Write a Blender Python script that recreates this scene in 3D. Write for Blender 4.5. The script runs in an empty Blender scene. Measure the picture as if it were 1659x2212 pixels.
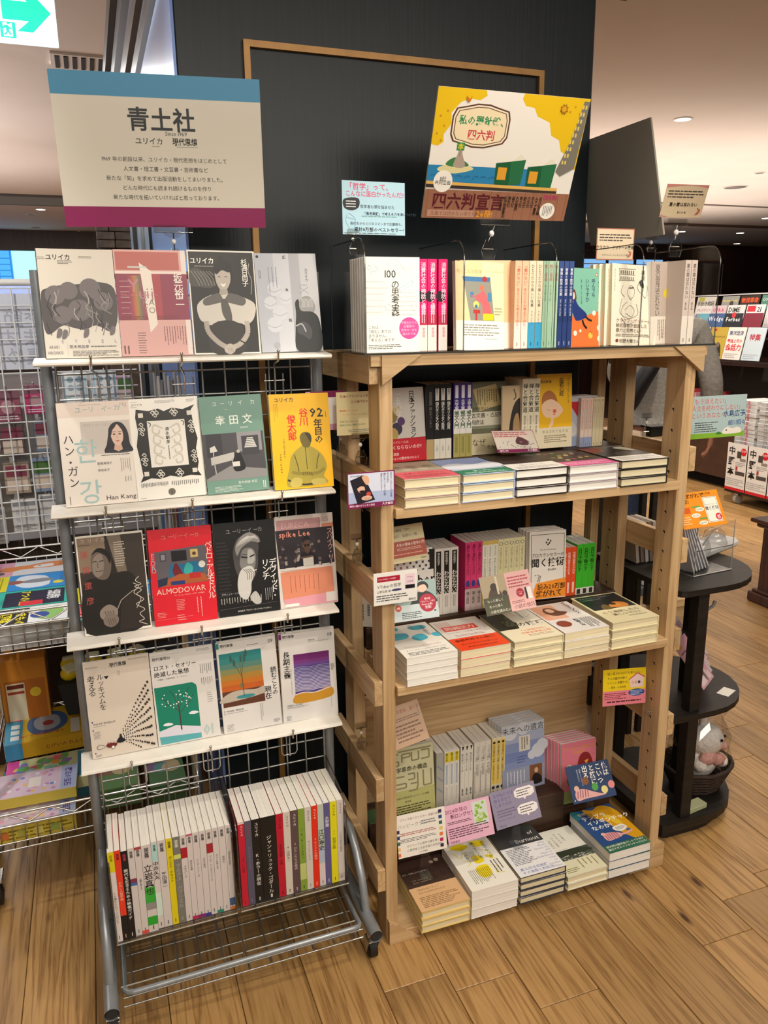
import bpy, bmesh, math, random
from mathutils import Matrix, Vector

# ---------------------------------------------------------------- camera, world, light, exposure
SC = bpy.context.scene
COL = SC.collection
cam_d = bpy.data.cameras.new('camera')
cam_d.sensor_fit = 'VERTICAL'; cam_d.sensor_height = 36.0; cam_d.lens = 1695.0 / 2212.0 * 36.0
cam_d.clip_start = 0.05; cam_d.clip_end = 60
cam = bpy.data.objects.new('camera', cam_d); COL.objects.link(cam)
cam.matrix_world = Matrix(((.99990820, .01354939, 0, 0), (-.00325619, .24029802, -.97069369, 0),
                           (-.01315231, .97060459, .24032008, 1.5), (0, 0, 0, 1)))
SC.camera = cam
SC.view_settings.view_transform = 'Standard'; SC.view_settings.look = 'None'
SC.view_settings.gamma = 1; SC.view_settings.use_curve_mapping = False
SC.view_settings.exposure = 0.0
SC.cycles.use_denoising = True
SC.cycles.max_bounces = 10; SC.cycles.transparent_max_bounces = 24
SC.cycles.glossy_bounces = 4; SC.cycles.transmission_bounces = 6; SC.cycles.diffuse_bounces = 4
SC.cycles.sample_clamp_indirect = 4.0
SC.cycles.caustics_reflective = False; SC.cycles.caustics_refractive = False
W = bpy.data.worlds.new('world'); SC.world = W; W.use_nodes = True
W.node_tree.nodes['Background'].inputs[0].default_value = (1.0, .90, .78, 1)
W.node_tree.nodes['Background'].inputs[1].default_value = 0.50

HC = 2.75                                   # ceiling height
UO = Vector((-.00133, 1.6209, 0)); KO = Vector((-.03263, 1.5525, 0))
FU = Matrix.Translation(UO) @ Matrix.Rotation(math.radians(20.0), 4, 'Z')     # frame of the wooden bookcase
FK = Matrix.Translation(KO) @ Matrix.Rotation(math.radians(20.3), 4, 'Z')     # frame of the magazine rack
I4 = Matrix.Identity(4)
def lamp_spot(name, F, p, target, power, size, blend, rad, col=(1, .9, .76)):
    l = bpy.data.lights.new(name, 'SPOT'); l.energy = power; l.spot_size = math.radians(size); l.spot_blend = blend
    l.shadow_soft_size = rad; l.color = col
    o = bpy.data.objects.new(name, l); COL.objects.link(o)
    a = F @ Vector(p); b = F @ Vector(target)
    o.location = a; o.rotation_euler = (b - a).to_track_quat('-Z', 'Y').to_euler()
    return o
def lamp_area(name, F, p, target, power, sx, sy, col=(1, .93, .82)):
    l = bpy.data.lights.new(name, 'AREA'); l.energy = power; l.shape = 'RECTANGLE'; l.size = sx; l.size_y = sy; l.color = col
    o = bpy.data.objects.new(name, l); COL.objects.link(o)
    a = F @ Vector(p); b = F @ Vector(target)
    o.location = a; o.rotation_euler = (b - a).to_track_quat('-Z', 'Y').to_euler()
    return o
# ceiling spotlights in front of the fixtures, light rows and added fills
lamp_spot('ceiling_spot_shelf', FU, (.42, -.55, HC - .03), (.42, .12, .9), 62, 60, .5, .035)
lamp_spot('ceiling_spot_shelf', FU, (.75, -1.6, HC - .03), (.45, .1, .6), 55, 50, .5, .035)
lamp_spot('ceiling_spot_rack', FK, (-.05, -1.25, HC - .03), (-.3, .1, .8), 46, 52, .5, .04)
lamp_spot('ceiling_spot_floor', FU, (1.9, .3, HC - .03), (1.9, .4, 0), 60, 110, .6, .05)
lamp_spot('ceiling_spot_cart', FK, (-.55, .45, HC - .03), (-.8, .8, .5), 95, 80, .6, .05, (1, .95, .88))
lamp_spot('ceiling_spot_back', FU, (3.4, 2.6, HC - .03), (4.4, 3.2, .9), 240, 100, .6, .05, (1, .94, .86))
lamp_spot('ceiling_spot_person', FU, (2.0, 1.4, HC - .03), (2.2, 2.0, .9), 60, 90, .6, .05)
lamp_area('ceiling_light_row', FU, (1.2, 5.5, HC - .02), (1.2, 5.5, 0), 150, 9, 6)
lamp_area('ceiling_light_row', FU, (.2, -2.9, HC - .06), (.1, .1, 1.35), 112, 3.6, 1.2)  # added fill from behind the camera, brightens the upright front faces
lamp_area('ceiling_light_row', FU, (.4, -2.0, HC - .02), (.4, -1.8, 0), 42, 4.5, 2)
lamp_area('shelf_top_uplight', FU, (4.6, 5.5, 1.70), (4.6, 5.5, 3), 165, 5, 5, (1, .90, .82))  # added upward fill to lighten the right ceiling, stands for no real lamp
lamp_area('shelf_top_uplight', FU, (-3.0, 4.5, 1.60), (-3.0, 4.5, 3), 120, 3.5, 5, (1, .93, .92))  # same added upward fill for the left ceiling
lamp_area('ceiling_light_row', FK, (-1.6, 2.6, HC - .02), (-1.4, 2.3, 0), 85, 2.4, 1.6, (1, .97, .93))  # added fill that brightens the area behind the mesh partition
lamp_spot('ceiling_spot_goods', FK, (-1.3, -.3, HC - .03), (-.9, 1.2, 1.1), 110, 60, .6, .05, (1, .97, .92))  # added spot, lifts the white mesh and hanging goods
lamp_area('window_daylight', FU, (-2.4, 4.5, 1.9), (-.6, 1.0, 1.0), 26, 1.8, 1.2, (.72, .84, 1))

# ---------------------------------------------------------------- materials
def lin(h):
    h = h.lstrip('#')
    if len(h) == 3: h = ''.join(c * 2 for c in h)
    r = []
    for i in (0, 2, 4):
        c = int(h[i:i + 2], 16) / 255
        r.append(c / 12.92 if c <= .04045 else ((c + .055) / 1.055) ** 2.4)
    return (*r, 1)
MC = {}
def M(h, rough=.42, metal=0.0, coat=0.0):
    k = (h, rough, metal, coat)
    if k not in MC:
        m = bpy.data.materials.new('ink_' + h.lstrip('#')); m.use_nodes = True
        b = m.node_tree.nodes['Principled BSDF']
        b.inputs['Base Color'].default_value = lin(h); b.inputs['Roughness'].default_value = rough
        b.inputs['Metallic'].default_value = metal; b.inputs['Coat Weight'].default_value = coat; b.inputs['Specular IOR Level'].default_value = .32
        MC[k] = m
    return MC[k]
def nmat(name, build):
    m = bpy.data.materials.new(name); m.use_nodes = True
    nt = m.node_tree; b = nt.nodes['Principled BSDF']
    build(nt, b); return m
def ramp(nt, stops):
    r = nt.nodes.new('ShaderNodeValToRGB'); e = r.color_ramp.elements
    e[0].position, e[0].color = stops[0][0], lin(stops[0][1]); e[1].position, e[1].color = stops[-1][0], lin(stops[-1][1])
    for p, c in stops[1:-1]:
        x = e.new(p); x.color = lin(c)
    return r
def wood_mat(name, axis, dark, mid, light, rough=.45, rnd=True, gscale=1.0, knots=False):
    def f(nt, b):
        N = nt.nodes; L = nt.links
        tc = N.new('ShaderNodeTexCoord'); mp = N.new('ShaderNodeMapping'); L.new(tc.outputs['Object'], mp.inputs[0])
        if rnd:
            oi = N.new('ShaderNodeObjectInfo'); mu = N.new('ShaderNodeMath'); mu.operation = 'MULTIPLY'; mu.inputs[1].default_value = 37.0
            L.new(oi.outputs['Random'], mu.inputs[0]); cx = N.new('ShaderNodeCombineXYZ')
            for i in range(3): L.new(mu.outputs[0], cx.inputs[i])
            L.new(cx.outputs[0], mp.inputs['Location'])
        s = [34 * gscale] * 3; s['xyz'.index(axis)] = 1.5 * gscale; mp.inputs['Scale'].default_value = s
        n = N.new('ShaderNodeTexNoise'); n.inputs['Scale'].default_value = 1.0; n.inputs['Detail'].default_value = 4; n.inputs['Distortion'].default_value = .25
        L.new(mp.outputs[0], n.inputs['Vector'])
        mul = N.new('ShaderNodeMath'); mul.operation = 'MULTIPLY'; mul.inputs[1].default_value = 9.0
        L.new(n.outputs['Fac'], mul.inputs[0])
        fr = N.new('ShaderNodeMath'); fr.operation = 'PINGPONG'; fr.inputs[1].default_value = 1.0; L.new(mul.outputs[0], fr.inputs[0])
        n2 = N.new('ShaderNodeTexNoise'); n2.inputs['Scale'].default_value = 9.0; n2.inputs['Detail'].default_value = 3; L.new(mp.outputs[0], n2.inputs['Vector'])
        ad = N.new('ShaderNodeMath'); ad.operation = 'MULTIPLY_ADD'; ad.inputs[1].default_value = .62; L.new(fr.outputs[0], ad.inputs[0])
        m3 = N.new('ShaderNodeMath'); m3.operation = 'MULTIPLY'; m3.inputs[1].default_value = .4; L.new(n2.outputs['Fac'], m3.inputs[0]); L.new(m3.outputs[0], ad.inputs[2])
        r = ramp(nt, [(.08, dark), (.42, mid), (.85, light)]); L.new(ad.outputs[0], r.inputs[0])
        out = r.outputs[0]
        if rnd:
            hv = N.new('ShaderNodeHueSaturation'); mr = N.new('ShaderNodeMapRange'); mr.inputs['To Min'].default_value = .84; mr.inputs['To Max'].default_value = 1.14
            L.new(oi.outputs['Random'], mr.inputs[0]); L.new(mr.outputs[0], hv.inputs['Value']); L.new(out, hv.inputs['Color']); out = hv.outputs[0]
        if knots:
            mk = N.new('ShaderNodeMapping'); mk.inputs['Scale'].default_value = (8, 2.4, 4); L.new(tc.outputs['Object'], mk.inputs[0])
            if rnd: L.new(cx.outputs[0], mk.inputs['Location'])
            v = N.new('ShaderNodeTexVoronoi'); v.inputs['Scale'].default_value = 1.0; L.new(mk.outputs[0], v.inputs['Vector'])
            kr = ramp(nt, [(.03, '#000000'), (.085, '#ffffff')]); L.new(v.outputs['Distance'], kr.inputs[0])
            mx = N.new('ShaderNodeMix'); mx.data_type = 'RGBA'; L.new(kr.outputs[0], mx.inputs[0]); mx.inputs[6].default_value = lin('#4a2f1c'); L.new(out, mx.inputs[7]); out = mx.outputs[2]
        L.new(out, b.inputs['Base Color'])
        b.inputs['Roughness'].default_value = rough
        bp = N.new('ShaderNodeBump'); bp.inputs['Strength'].default_value = .12; bp.inputs['Distance'].default_value = .002
        L.new(ad.outputs[0], bp.inputs['Height']); L.new(bp.outputs[0], b.inputs['Normal'])
    return nmat(name, f)
OAKC = ('#a5855f', '#b8986e', '#c4a67e')
oak = {a: wood_mat('oak_' + a, a, *OAKC) for a in 'xyz'}
floor_m = wood_mat('cedar_floor', 'y', '#74502a', '#9f7a4a', '#b08a58', .36, True, 1.35, True)
darkwood = wood_mat('dark_walnut', 'z', '#1a0d08', '#2a1710', '#38201a', .35)
blackwood = wood_mat('black_ash', 'x', '#0b0907', '#15110e', '#1d1815', .5)
umber = wood_mat('umber_riser', 'x', '#2a1b12', '#3a271a', '#463022', .5)
def noisy(name, c1, c2, scale, rough=.6, metal=0.0, bump=0.0):
    def f(nt, b):
        N = nt.nodes; L = nt.links; tc = N.new('ShaderNodeTexCoord'); n = N.new('ShaderNodeTexNoise')
        n.inputs['Scale'].default_value = scale; n.inputs['Detail'].default_value = 4; L.new(tc.outputs['Object'], n.inputs['Vector'])
        r = ramp(nt, [(.3, c1), (.7, c2)]); L.new(n.outputs['Fac'], r.inputs[0]); L.new(r.outputs[0], b.inputs['Base Color'])
        b.inputs['Roughness'].default_value = rough; b.inputs['Metallic'].default_value = metal
        if bump:
            bp = N.new('ShaderNodeBump'); bp.inputs['Strength'].default_value = bump; bp.inputs['Distance'].default_value = .01
            L.new(n.outputs['Fac'], bp.inputs['Height']); L.new(bp.outputs[0], b.inputs['Normal'])
    return nmat(name, f)
ceil_m = noisy('ceiling_paint', '#cdbfb3', '#d1c4b8', 3, .85)
greytube = noisy('grey_steel_tube', '#8b9094', '#989da1', 30, .32, .35)
brass = noisy('gold_molding', '#8a6433', '#a0763e', 20, .4, .35)
wire_m = noisy('zinc_wire', '#9a9a98', '#b0b0ae', 60, .3, .8)
chrome = noisy('chrome_wire', '#c4c4c2', '#d8d8d6', 60, .18, .95)
whitewire = M('#d9d9d6', .4)
cloth_w = noisy('white_paper_wrap', '#e6e2da', '#efece4', 25, .55, 0, .3)
sweat = noisy('grey_sweatshirt', '#8d8984', '#a39f99', 60, .9, 0, .3)
denim = noisy('blue_denim', '#1f2c44', '#2c3b57', 80, .9, 0, .2)
skin_m = noisy('skin', '#b98068', '#c98f76', 20, .55)
stone_m = noisy('slate_block', '#2a2522', '#4a403a', 14, .7, 0, .8)
def _navy(nt, b):
    N = nt.nodes; L = nt.links; tc = N.new('ShaderNodeTexCoord'); mp = N.new('ShaderNodeMapping'); mp.inputs['Scale'].default_value = (160, 160, 3)
    n = N.new('ShaderNodeTexNoise'); n.inputs['Scale'].default_value = 1; n.inputs['Detail'].default_value = 3
    L.new(tc.outputs['Object'], mp.inputs[0]); L.new(mp.outputs[0], n.inputs['Vector'])
    r = ramp(nt, [(.3, '#070f14'), (.7, '#0d1a20')]); L.new(n.outputs['Fac'], r.inputs[0]); L.new(r.outputs[0], b.inputs['Base Color'])
    b.inputs['Roughness'].default_value = .38; b.inputs['Specular IOR Level'].default_value = .3
    bp = N.new('ShaderNodeBump'); bp.inputs['Strength'].default_value = .25; bp.inputs['Distance'].default_value = .001
    L.new(n.outputs['Fac'], bp.inputs['Height']); L.new(bp.outputs[0], b.inputs['Normal'])
navy = nmat('navy_ash_panel', _navy)
def pages_mat(name, c1, c2):
    def f(nt, b):
        N = nt.nodes; L = nt.links; tc = N.new('ShaderNodeTexCoord'); mp = N.new('ShaderNodeMapping'); mp.inputs['Scale'].default_value = (6, 900, 6)
        n = N.new('ShaderNodeTexNoise'); n.inputs['Scale'].default_value = 1; n.inputs['Detail'].default_value = 1
        L.new(tc.outputs['Object'], mp.inputs[0]); L.new(mp.outputs[0], n.inputs['Vector'])
        r = ramp(nt, [(.3, c1), (.6, c2)]); L.new(n.outputs['Fac'], r.inputs[0]); L.new(r.outputs[0], b.inputs['Base Color'])
        b.inputs['Roughness'].default_value = .8
    return nmat(name, f)
PG = {'w': pages_mat('page_white', '#d8d4cb', '#f0ede6'), 'c': pages_mat('page_cream', '#cdbf9a', '#e8dcb8'), 'g': pages_mat('page_grey', '#8f8d89', '#aaa8a4')}
def _acr(nt, b, tint, k=.5, base=.035):
    N = nt.nodes; L = nt.links; N.remove(b)
    t = N.new('ShaderNodeBsdfTransparent'); t.inputs[0].default_value = tint
    g = N.new('ShaderNodeBsdfGlossy'); g.inputs['Roughness'].default_value = .05
    lw = N.new('ShaderNodeLayerWeight'); lw.inputs[0].default_value = .5
    pw = N.new('ShaderNodeMath'); pw.operation = 'POWER'; pw.inputs[1].default_value = 5.0; L.new(lw.outputs['Facing'], pw.inputs[0])
    ma = N.new('ShaderNodeMath'); ma.operation = 'MULTIPLY_ADD'; ma.inputs[1].default_value = k; ma.inputs[2].default_value = base; L.new(pw.outputs[0], ma.inputs[0])
    mx = N.new('ShaderNodeMixShader'); L.new(ma.outputs[0], mx.inputs[0]); L.new(t.outputs[0], mx.inputs[1]); L.new(g.outputs[0], mx.inputs[2])
    L.new(mx.outputs[0], N['Material Output'].inputs[0])
acrylic = nmat('clear_acrylic', lambda nt, b: _acr(nt, b, (.965, .97, .97, 1), .45, .022))
acrylic2 = nmat('clear_acrylic_smoky', lambda nt, b: _acr(nt, b, (.90, .90, .89, 1), .5, .06))
acr_edge = nmat('acrylic_edge', lambda nt, b: _acr(nt, b, (.50, .51, .51, 1), .5, .22))
film = nmat('clear_film', lambda nt, b: _acr(nt, b, (.95, .95, .95, 1), .6, .12))
def _emit(c, s):
    def f(nt, b):
        b.inputs['Base Color'].default_value = lin(c); b.inputs['Emission Color'].default_value = lin(c); b.inputs['Emission Strength'].default_value = s
    return f
E_ = {}
def EM(c, s):
    if (c, s) not in E_: E_[(c, s)] = nmat('lit_' + c.lstrip('#'), _emit(c, s))
    return E_[(c, s)]

# ---------------------------------------------------------------- mesh builder
class MB:
    def __init__(s): s.v = []; s.f = []; s.m = []; s.s = []; s.mats = []
    def mi(s, m):
        if m not in s.mats: s.mats.append(m)
        return s.mats.index(m)
    def add(s, vs, fs, m, smooth=False):
        o = len(s.v); i = s.mi(m); s.v.extend(vs)
        for f in fs: s.f.append([o + k for k in f]); s.m.append(i); s.s.append(smooth)
    def box(s, x0, y0, z0, x1, y1, z1, m, c=0):
        if not c:
            s.add([(x0, y0, z0), (x1, y0, z0), (x1, y1, z0), (x0, y1, z0), (x0, y0, z1), (x1, y0, z1), (x1, y1, z1), (x0, y1, z1)],
                  [(3, 2, 1, 0), (4, 5, 6, 7), (0, 1, 5, 4), (1, 2, 6, 5), (2, 3, 7, 6), (3, 0, 4, 7)], m); return
        vs = []; idx = {}
        X = (x0, x1); Y = (y0, y1); Z = (z0, z1)
        for a in (0, 1):
            for b in (0, 1):
                for d in (0, 1):
                    ca, cb, cd = (c if a == 0 else -c), (c if b == 0 else -c), (c if d == 0 else -c)
                    idx[a, b, d, 0] = len(vs); vs.append((X[a], Y[b] + cb, Z[d] + cd))
                    idx[a, b, d, 1] = len(vs); vs.append((X[a] + ca, Y[b], Z[d] + cd))
                    idx[a, b, d, 2] = len(vs); vs.append((X[a] + ca, Y[b] + cb, Z[d]))
        g = lambda *k: idx[k]
        fs = [[g(0, 0, 0, 0), g(0, 0, 1, 0), g(0, 1, 1, 0), g(0, 1, 0, 0)], [g(1, 0, 0, 0), g(1, 1, 0, 0), g(1, 1, 1, 0), g(1, 0, 1, 0)],
              [g(0, 0, 0, 1), g(1, 0, 0, 1), g(1, 0, 1, 1), g(0, 0, 1, 1)], [g(0, 1, 0, 1), g(0, 1, 1, 1), g(1, 1, 1, 1), g(1, 1, 0, 1)],
              [g(0, 0, 0, 2), g(0, 1, 0, 2), g(1, 1, 0, 2), g(1, 0, 0, 2)], [g(0, 0, 1, 2), g(1, 0, 1, 2), g(1, 1, 1, 2), g(0, 1, 1, 2)]]
        for a in (0, 1):
            for b in (0, 1):
                fs.append([g(a, b, 0, 0), g(a, b, 1, 0), g(a, b, 1, 1), g(a, b, 0, 1)])
                fs.append([g(a, 0, b, 0), g(a, 1, b, 0), g(a, 1, b, 2), g(a, 0, b, 2)])
                fs.append([g(0, a, b, 1), g(1, a, b, 1), g(1, a, b, 2), g(0, a, b, 2)])
                for d in (0, 1): fs.append([g(a, b, d, 0), g(a, b, d, 1), g(a, b, d, 2)])
        s.add(vs, fs, m)
    def tube(s, pts, r, m, n=8, closed=False, caps=True):
        P = [Vector(p) for p in pts]; k = len(P); vs = []; up = None
        for i, p in enumerate(P):
            if closed: d = P[(i + 1) % k] - P[i - 1]
            else: d = P[min(i + 1, k - 1)] - P[max(i - 1, 0)]
            d.normalize()
            if up is None:
                up = Vector((0, 0, 1)) if abs(d.z) < .9 else Vector((1, 0, 0))
            a = d.cross(up); a.normalize(); b = a.cross(d); b.normalize(); up = b
            rr = r[i] if isinstance(r, (list, tuple)) else r
            for j in range(n):
                t = 2 * math.pi * j / n; vs.append(tuple(p + a * math.cos(t) * rr + b * math.sin(t) * rr))
        fs = []
        for i in range(k if closed else k - 1):
            for j in range(n):
                a = i * n + j; b = i * n + (j + 1) % n; c = ((i + 1) % k) * n + (j + 1) % n; d = ((i + 1) % k) * n + j
                fs.append((a, b, c, d))
        s.add(vs, fs, m, True)
        if caps and not closed:
            s.add([vs[j] for j in range(n)], [tuple(range(n - 1, -1, -1))], m); s.add([vs[(k - 1) * n + j] for j in range(n)], [tuple(range(n))], m)
    def prism(s, pts, axis, a, b, m):
        """pts: 2-D outline; extruded along axis from a to b"""
        def q(p, t):
            return {'x': (t, p[0], p[1]), 'y': (p[0], t, p[1]), 'z': (p[0], p[1], t)}[axis]
        n = len(pts); s.add([q(p, a) for p in pts] + [q(p, b) for p in pts],
                            [tuple(range(n)), tuple(range(2 * n - 1, n - 1, -1))] + [(i, i + n, (i + 1) % n + n, (i + 1) % n) for i in range(n)], m)
    def lathe(s, prof, m, n=16, c=(0, 0), smooth=True):
        vs = []; k = len(prof)
        for r, z in prof:
            for j in range(n):
                t = 2 * math.pi * j / n; vs.append((c[0] + r * math.cos(t), c[1] + r * math.sin(t), z))
        fs = [(i * n + j, i * n + (j + 1) % n, (i + 1) * n + (j + 1) % n, (i + 1) * n + j) for i in range(k - 1) for j in range(n)]
        fs += [tuple(range(n - 1, -1, -1)), tuple((k - 1) * n + j for j in range(n))]
        s.add(vs, fs, m, smooth)
    def ball(s, c, r, m, n=12, k=8, sc=(1, 1, 1)):
        vs = []; fs = []
        for i in range(k + 1):
            a = math.pi * i / k
            for j in range(n):
                t = 2 * math.pi * j / n
                vs.append((c[0] + r * sc[0] * math.sin(a) * math.cos(t), c[1] + r * sc[1] * math.sin(a) * math.sin(t), c[2] + r * sc[2] * math.cos(a)))
        for i in range(k):
            for j in range(n): fs.append((i * n + j, (i + 1) * n + j, (i + 1) * n + (j + 1) % n, i * n + (j + 1) % n))
        s.add(vs, fs, m, True)
    def build(s, name, parent=None, mw=None, fix=False):
        me = bpy.data.meshes.new(name); me.from_pydata(s.v, [], s.f)
        for m in s.mats: me.materials.append(m)
        me.polygons.foreach_set('material_index', s.m); me.polygons.foreach_set('use_smooth', s.s)
        if fix:
            bm = bmesh.new(); bm.from_mesh(me); bmesh.ops.recalc_face_normals(bm, faces=bm.faces); bm.to_mesh(me); bm.free()
        me.update()
        o = bpy.data.objects.new(name, me); COL.objects.link(o)
        if parent: o.parent = parent
        if mw is not None: o.matrix_world = mw
        return o
def tag(o, label=None, cat=None, group=None, kind=None):
    if label: o['label'] = label
    if cat: o['category'] = cat
    if group: o['group'] = group
    if kind: o['kind'] = kind
    return o
def thing(name, label, cat, mw, group=None):
    o = bpy.data.objects.new(name, None); o.empty_display_size = .05; COL.objects.link(o); o.matrix_world = mw
    return tag(o, label, cat, group)
def T(x, y, z): return Matrix.Translation((x, y, z))
def R(a, ax): return Matrix.Rotation(math.radians(a), 4, ax)
KIDS = {}
def copy_tree(root, mw, label=None, group=None):
    r = root.copy(); COL.objects.link(r); r.matrix_world = mw
    if label: r['label'] = label
    if group: r['group'] = group
    for ch in root.children:
        c = ch.copy(); COL.objects.link(c); c.parent = r
        for g in ch.children:
            d = g.copy(); COL.objects.link(d); d.parent = c
    return r

# ---------------------------------------------------------------- flat print: glyphs and shapes laid on a surface
GL = {}
def glyph(ch, bold):
    k = (ch, bold)
    if k not in GL:
        c = bpy.data.curves.new('g', 'FONT'); c.body = ch; c.resolution_u = 2 if not bold else 1; c.offset = .010 * bold; c.size = 1
        o = bpy.data.objects.new('g', c); m = bpy.data.meshes.new_from_object(o)
        vs = [(v.co.x, v.co.y) for v in m.vertices]; fs = [tuple(p.vertices) for p in m.polygons]
        bpy.data.objects.remove(o); bpy.data.curves.remove(c); bpy.data.meshes.remove(m)
        if ord(ch) > 0x2e00 or ch in '—…': adv = 1.0; x0 = 0
        elif vs: adv = max(v[0] for v in vs) - min(v[0] for v in vs) + .09; x0 = min(v[0] for v in vs) - .045
        else: adv = .3; x0 = 0
        GL[k] = (vs, fs, adv, x0)
    return GL[k]
class Art:
    """draws on the plane o + x*ux + y*uy ; x right, y DOWN, both 0..1 over w,h ; each stroke lies a hair above the last"""
    def __init__(s, mb, o, ux, uy, w, h, eps=.00025, rough=.38):
        s.mb = mb; s.o = Vector(o); s.ux = Vector(ux); s.uy = Vector(uy); s.n = s.ux.cross(s.uy); s.w = w; s.h = h; s.k = eps; s.rough = rough
    def P(s, x, y): return tuple(s.o + s.ux * (x * s.w) + s.uy * ((1 - y) * s.h) + s.n * s.k)
    def lift(s): s.k += .000018
    def p(s, pts, c):
        s.lift(); s.mb.add([s.P(*q) for q in pts], [tuple(range(len(pts)))], M(c, s.rough))
    def r(s, x0, y0, x1, y1, c): s.p([(x0, y1), (x1, y1), (x1, y0), (x0, y0)], c)
    def e(s, cx, cy, rx, c, ry=None, n=22):
        ry = ry if ry is not None else rx * s.w / s.h
        s.p([(cx + rx * math.cos(2 * math.pi * i / n), cy - ry * math.sin(2 * math.pi * i / n)) for i in range(n)], c)
    def b(s, pts, c, k=4):
        n = len(pts); out = []
        for i in range(n):
            p0, p1, p2, p3 = pts[i - 1], pts[i], pts[(i + 1) % n], pts[(i + 2) % n]
            for j in range(k):
                t = j / k
                out.append(tuple(.5 * ((2 * p1[d]) + (-p0[d] + p2[d]) * t + (2 * p0[d] - 5 * p1[d] + 4 * p2[d] - p3[d]) * t * t + (-p0[d] + 3 * p1[d] - 3 * p2[d] + p3[d]) * t ** 3) for d in (0, 1)))
        s.p(out, c)
    def l(s, pts, wd, c):
        """stroke; wd as fraction of width"""
        s.lift(); a = s.h / s.w
        for (x0, y0), (x1, y1) in zip(pts, pts[1:]):
            dx, dy = (x1 - x0), (y1 - y0) * a; L = math.hypot(dx, dy) or 1; nx, ny = -dy / L * wd / 2, dx / L * wd / 2 / a
            s.mb.add([s.P(x0 + nx, y0 + ny), s.P(x1 + nx, y1 + ny), s.P(x1 - nx, y1 - ny), s.P(x0 - nx, y0 - ny)], [(0, 1, 2, 3)], M(c, s.rough))
    def curve(s, pts, wd, c, k=5):
        out = []; n = len(pts)
        for i in range(n - 1):
            p0, p1, p2, p3 = pts[max(i - 1, 0)], pts[i], pts[i + 1], pts[min(i + 2, n - 1)]
            for j in range(k):
                t = j / k; out.append(tuple(.5 * ((2 * p1[d]) + (-p0[d] + p2[d]) * t + (2 * p0[d] - 5 * p1[d] + 4 * p2[d] - p3[d]) * t * t + (-p0[d] + 3 * p1[d] - 3 * p2[d] + p3[d]) * t ** 3) for d in (0, 1)))
        out.append(pts[-1]); s.l(out, wd, c)
    def _g(s, ch, x, y, sz, m, bold, rot=0, sx=1.0):
        """glyph with its centre at x,y (fractions); sz = em as fraction of the width"""
        vs, fs, adv, x0 = glyph(ch, bold)
        if not vs: return
        e = sz * s.w; ox = x0 + adv / 2 if adv != 1.0 else .5
        co = []
        for a, b in vs:
            a = (a - ox) * e * sx; b = (b - .38) * e
            if rot == 90: a, b = b, -a
            co.append(tuple(s.o + s.ux * (x * s.w + a) + s.uy * ((1 - y) * s.h + b) + s.n * s.k))
        s.mb.add(co, fs, m)
    def t(s, txt, x, y, sz, c, b=0, al=0, sx=1.0, sp=0.0):
        """horizontal line; al 0 left, 1 centre, 2 right; y = centre of the line"""
        s.lift(); m = M(c, s.rough); wd = [glyph(ch, b)[2] * sz * sx + sp for ch in txt]; tot = sum(wd)
        x -= {0: 0, 1: tot / 2, 2: tot}[al]
        for ch, q in zip(txt, wd):
            s._g(ch, x + q / 2, y, sz, m, b, 0, sx); x += q
    def v(s, txt, x, y, sz, c, b=0, sp=1.0, sx=1.0):
        """vertical column; x = centre, y = top"""
        s.lift(); m = M(c, s.rough); st = sz * s.w / s.h * sp
        for ch in txt:
            if ch == ' ': y += st * .5; continue
            rot = 90 if ch in 'ー—「」（）()～…' else 0
            dx, dy = (.32 * sz, -.3 * st) if ch in '、。' else ((.08 * sz, -.05 * st) if ch in 'っょゅゃッュョャァ' else (0, 0))
            s._g(ch, x + dx, y + st / 2 + dy, sz, m, b, rot, sx); y += st
    def m(s, x0, y0, x1, y1, rows, c, vert=0, seed=1, fill=.42, br=.12):
        """unreadably small print: broken lines of dashes"""
        s.lift(); rnd = random.Random(seed); m = M(c, s.rough)
        for i in range(rows):
            a = (i + .5) / rows
            if vert:
                x = x0 + (x1 - x0) * a; hw = (x1 - x0) / rows * fill / 2; y = y0; e = y1 - (y1 - y0) * rnd.random() * .35
                while y < e:
                    L = (y1 - y0) * (.04 + rnd.random() * .13); L = min(L, e - y)
                    s.mb.add([s.P(x - hw, y + L), s.P(x + hw, y + L), s.P(x + hw, y), s.P(x - hw, y)], [(0, 1, 2, 3)], m); y += L + (y1 - y0) * br * .15
            else:
                y = y0 + (y1 - y0) * a; hh = (y1 - y0) / rows * fill / 2; x = x0; e = x1 - (x1 - x0) * rnd.random() * .3
                while x < e:
                    L = (x1 - x0) * (.04 + rnd.random() * .13); L = min(L, e - x)
                    s.mb.add([s.P(x, y + hh), s.P(x + L, y + hh), s.P(x + L, y - hh), s.P(x, y - hh)], [(0, 1, 2, 3)], m); x += L + (x1 - x0) * br * .15
# ---------------------------------------------------------------- the room
def struct(mb, name, mw=I4, label=None, parent=None):
    o = mb.build(name, parent, mw if parent is None else None); tag(o, label, None, None, 'structure'); return o
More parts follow.
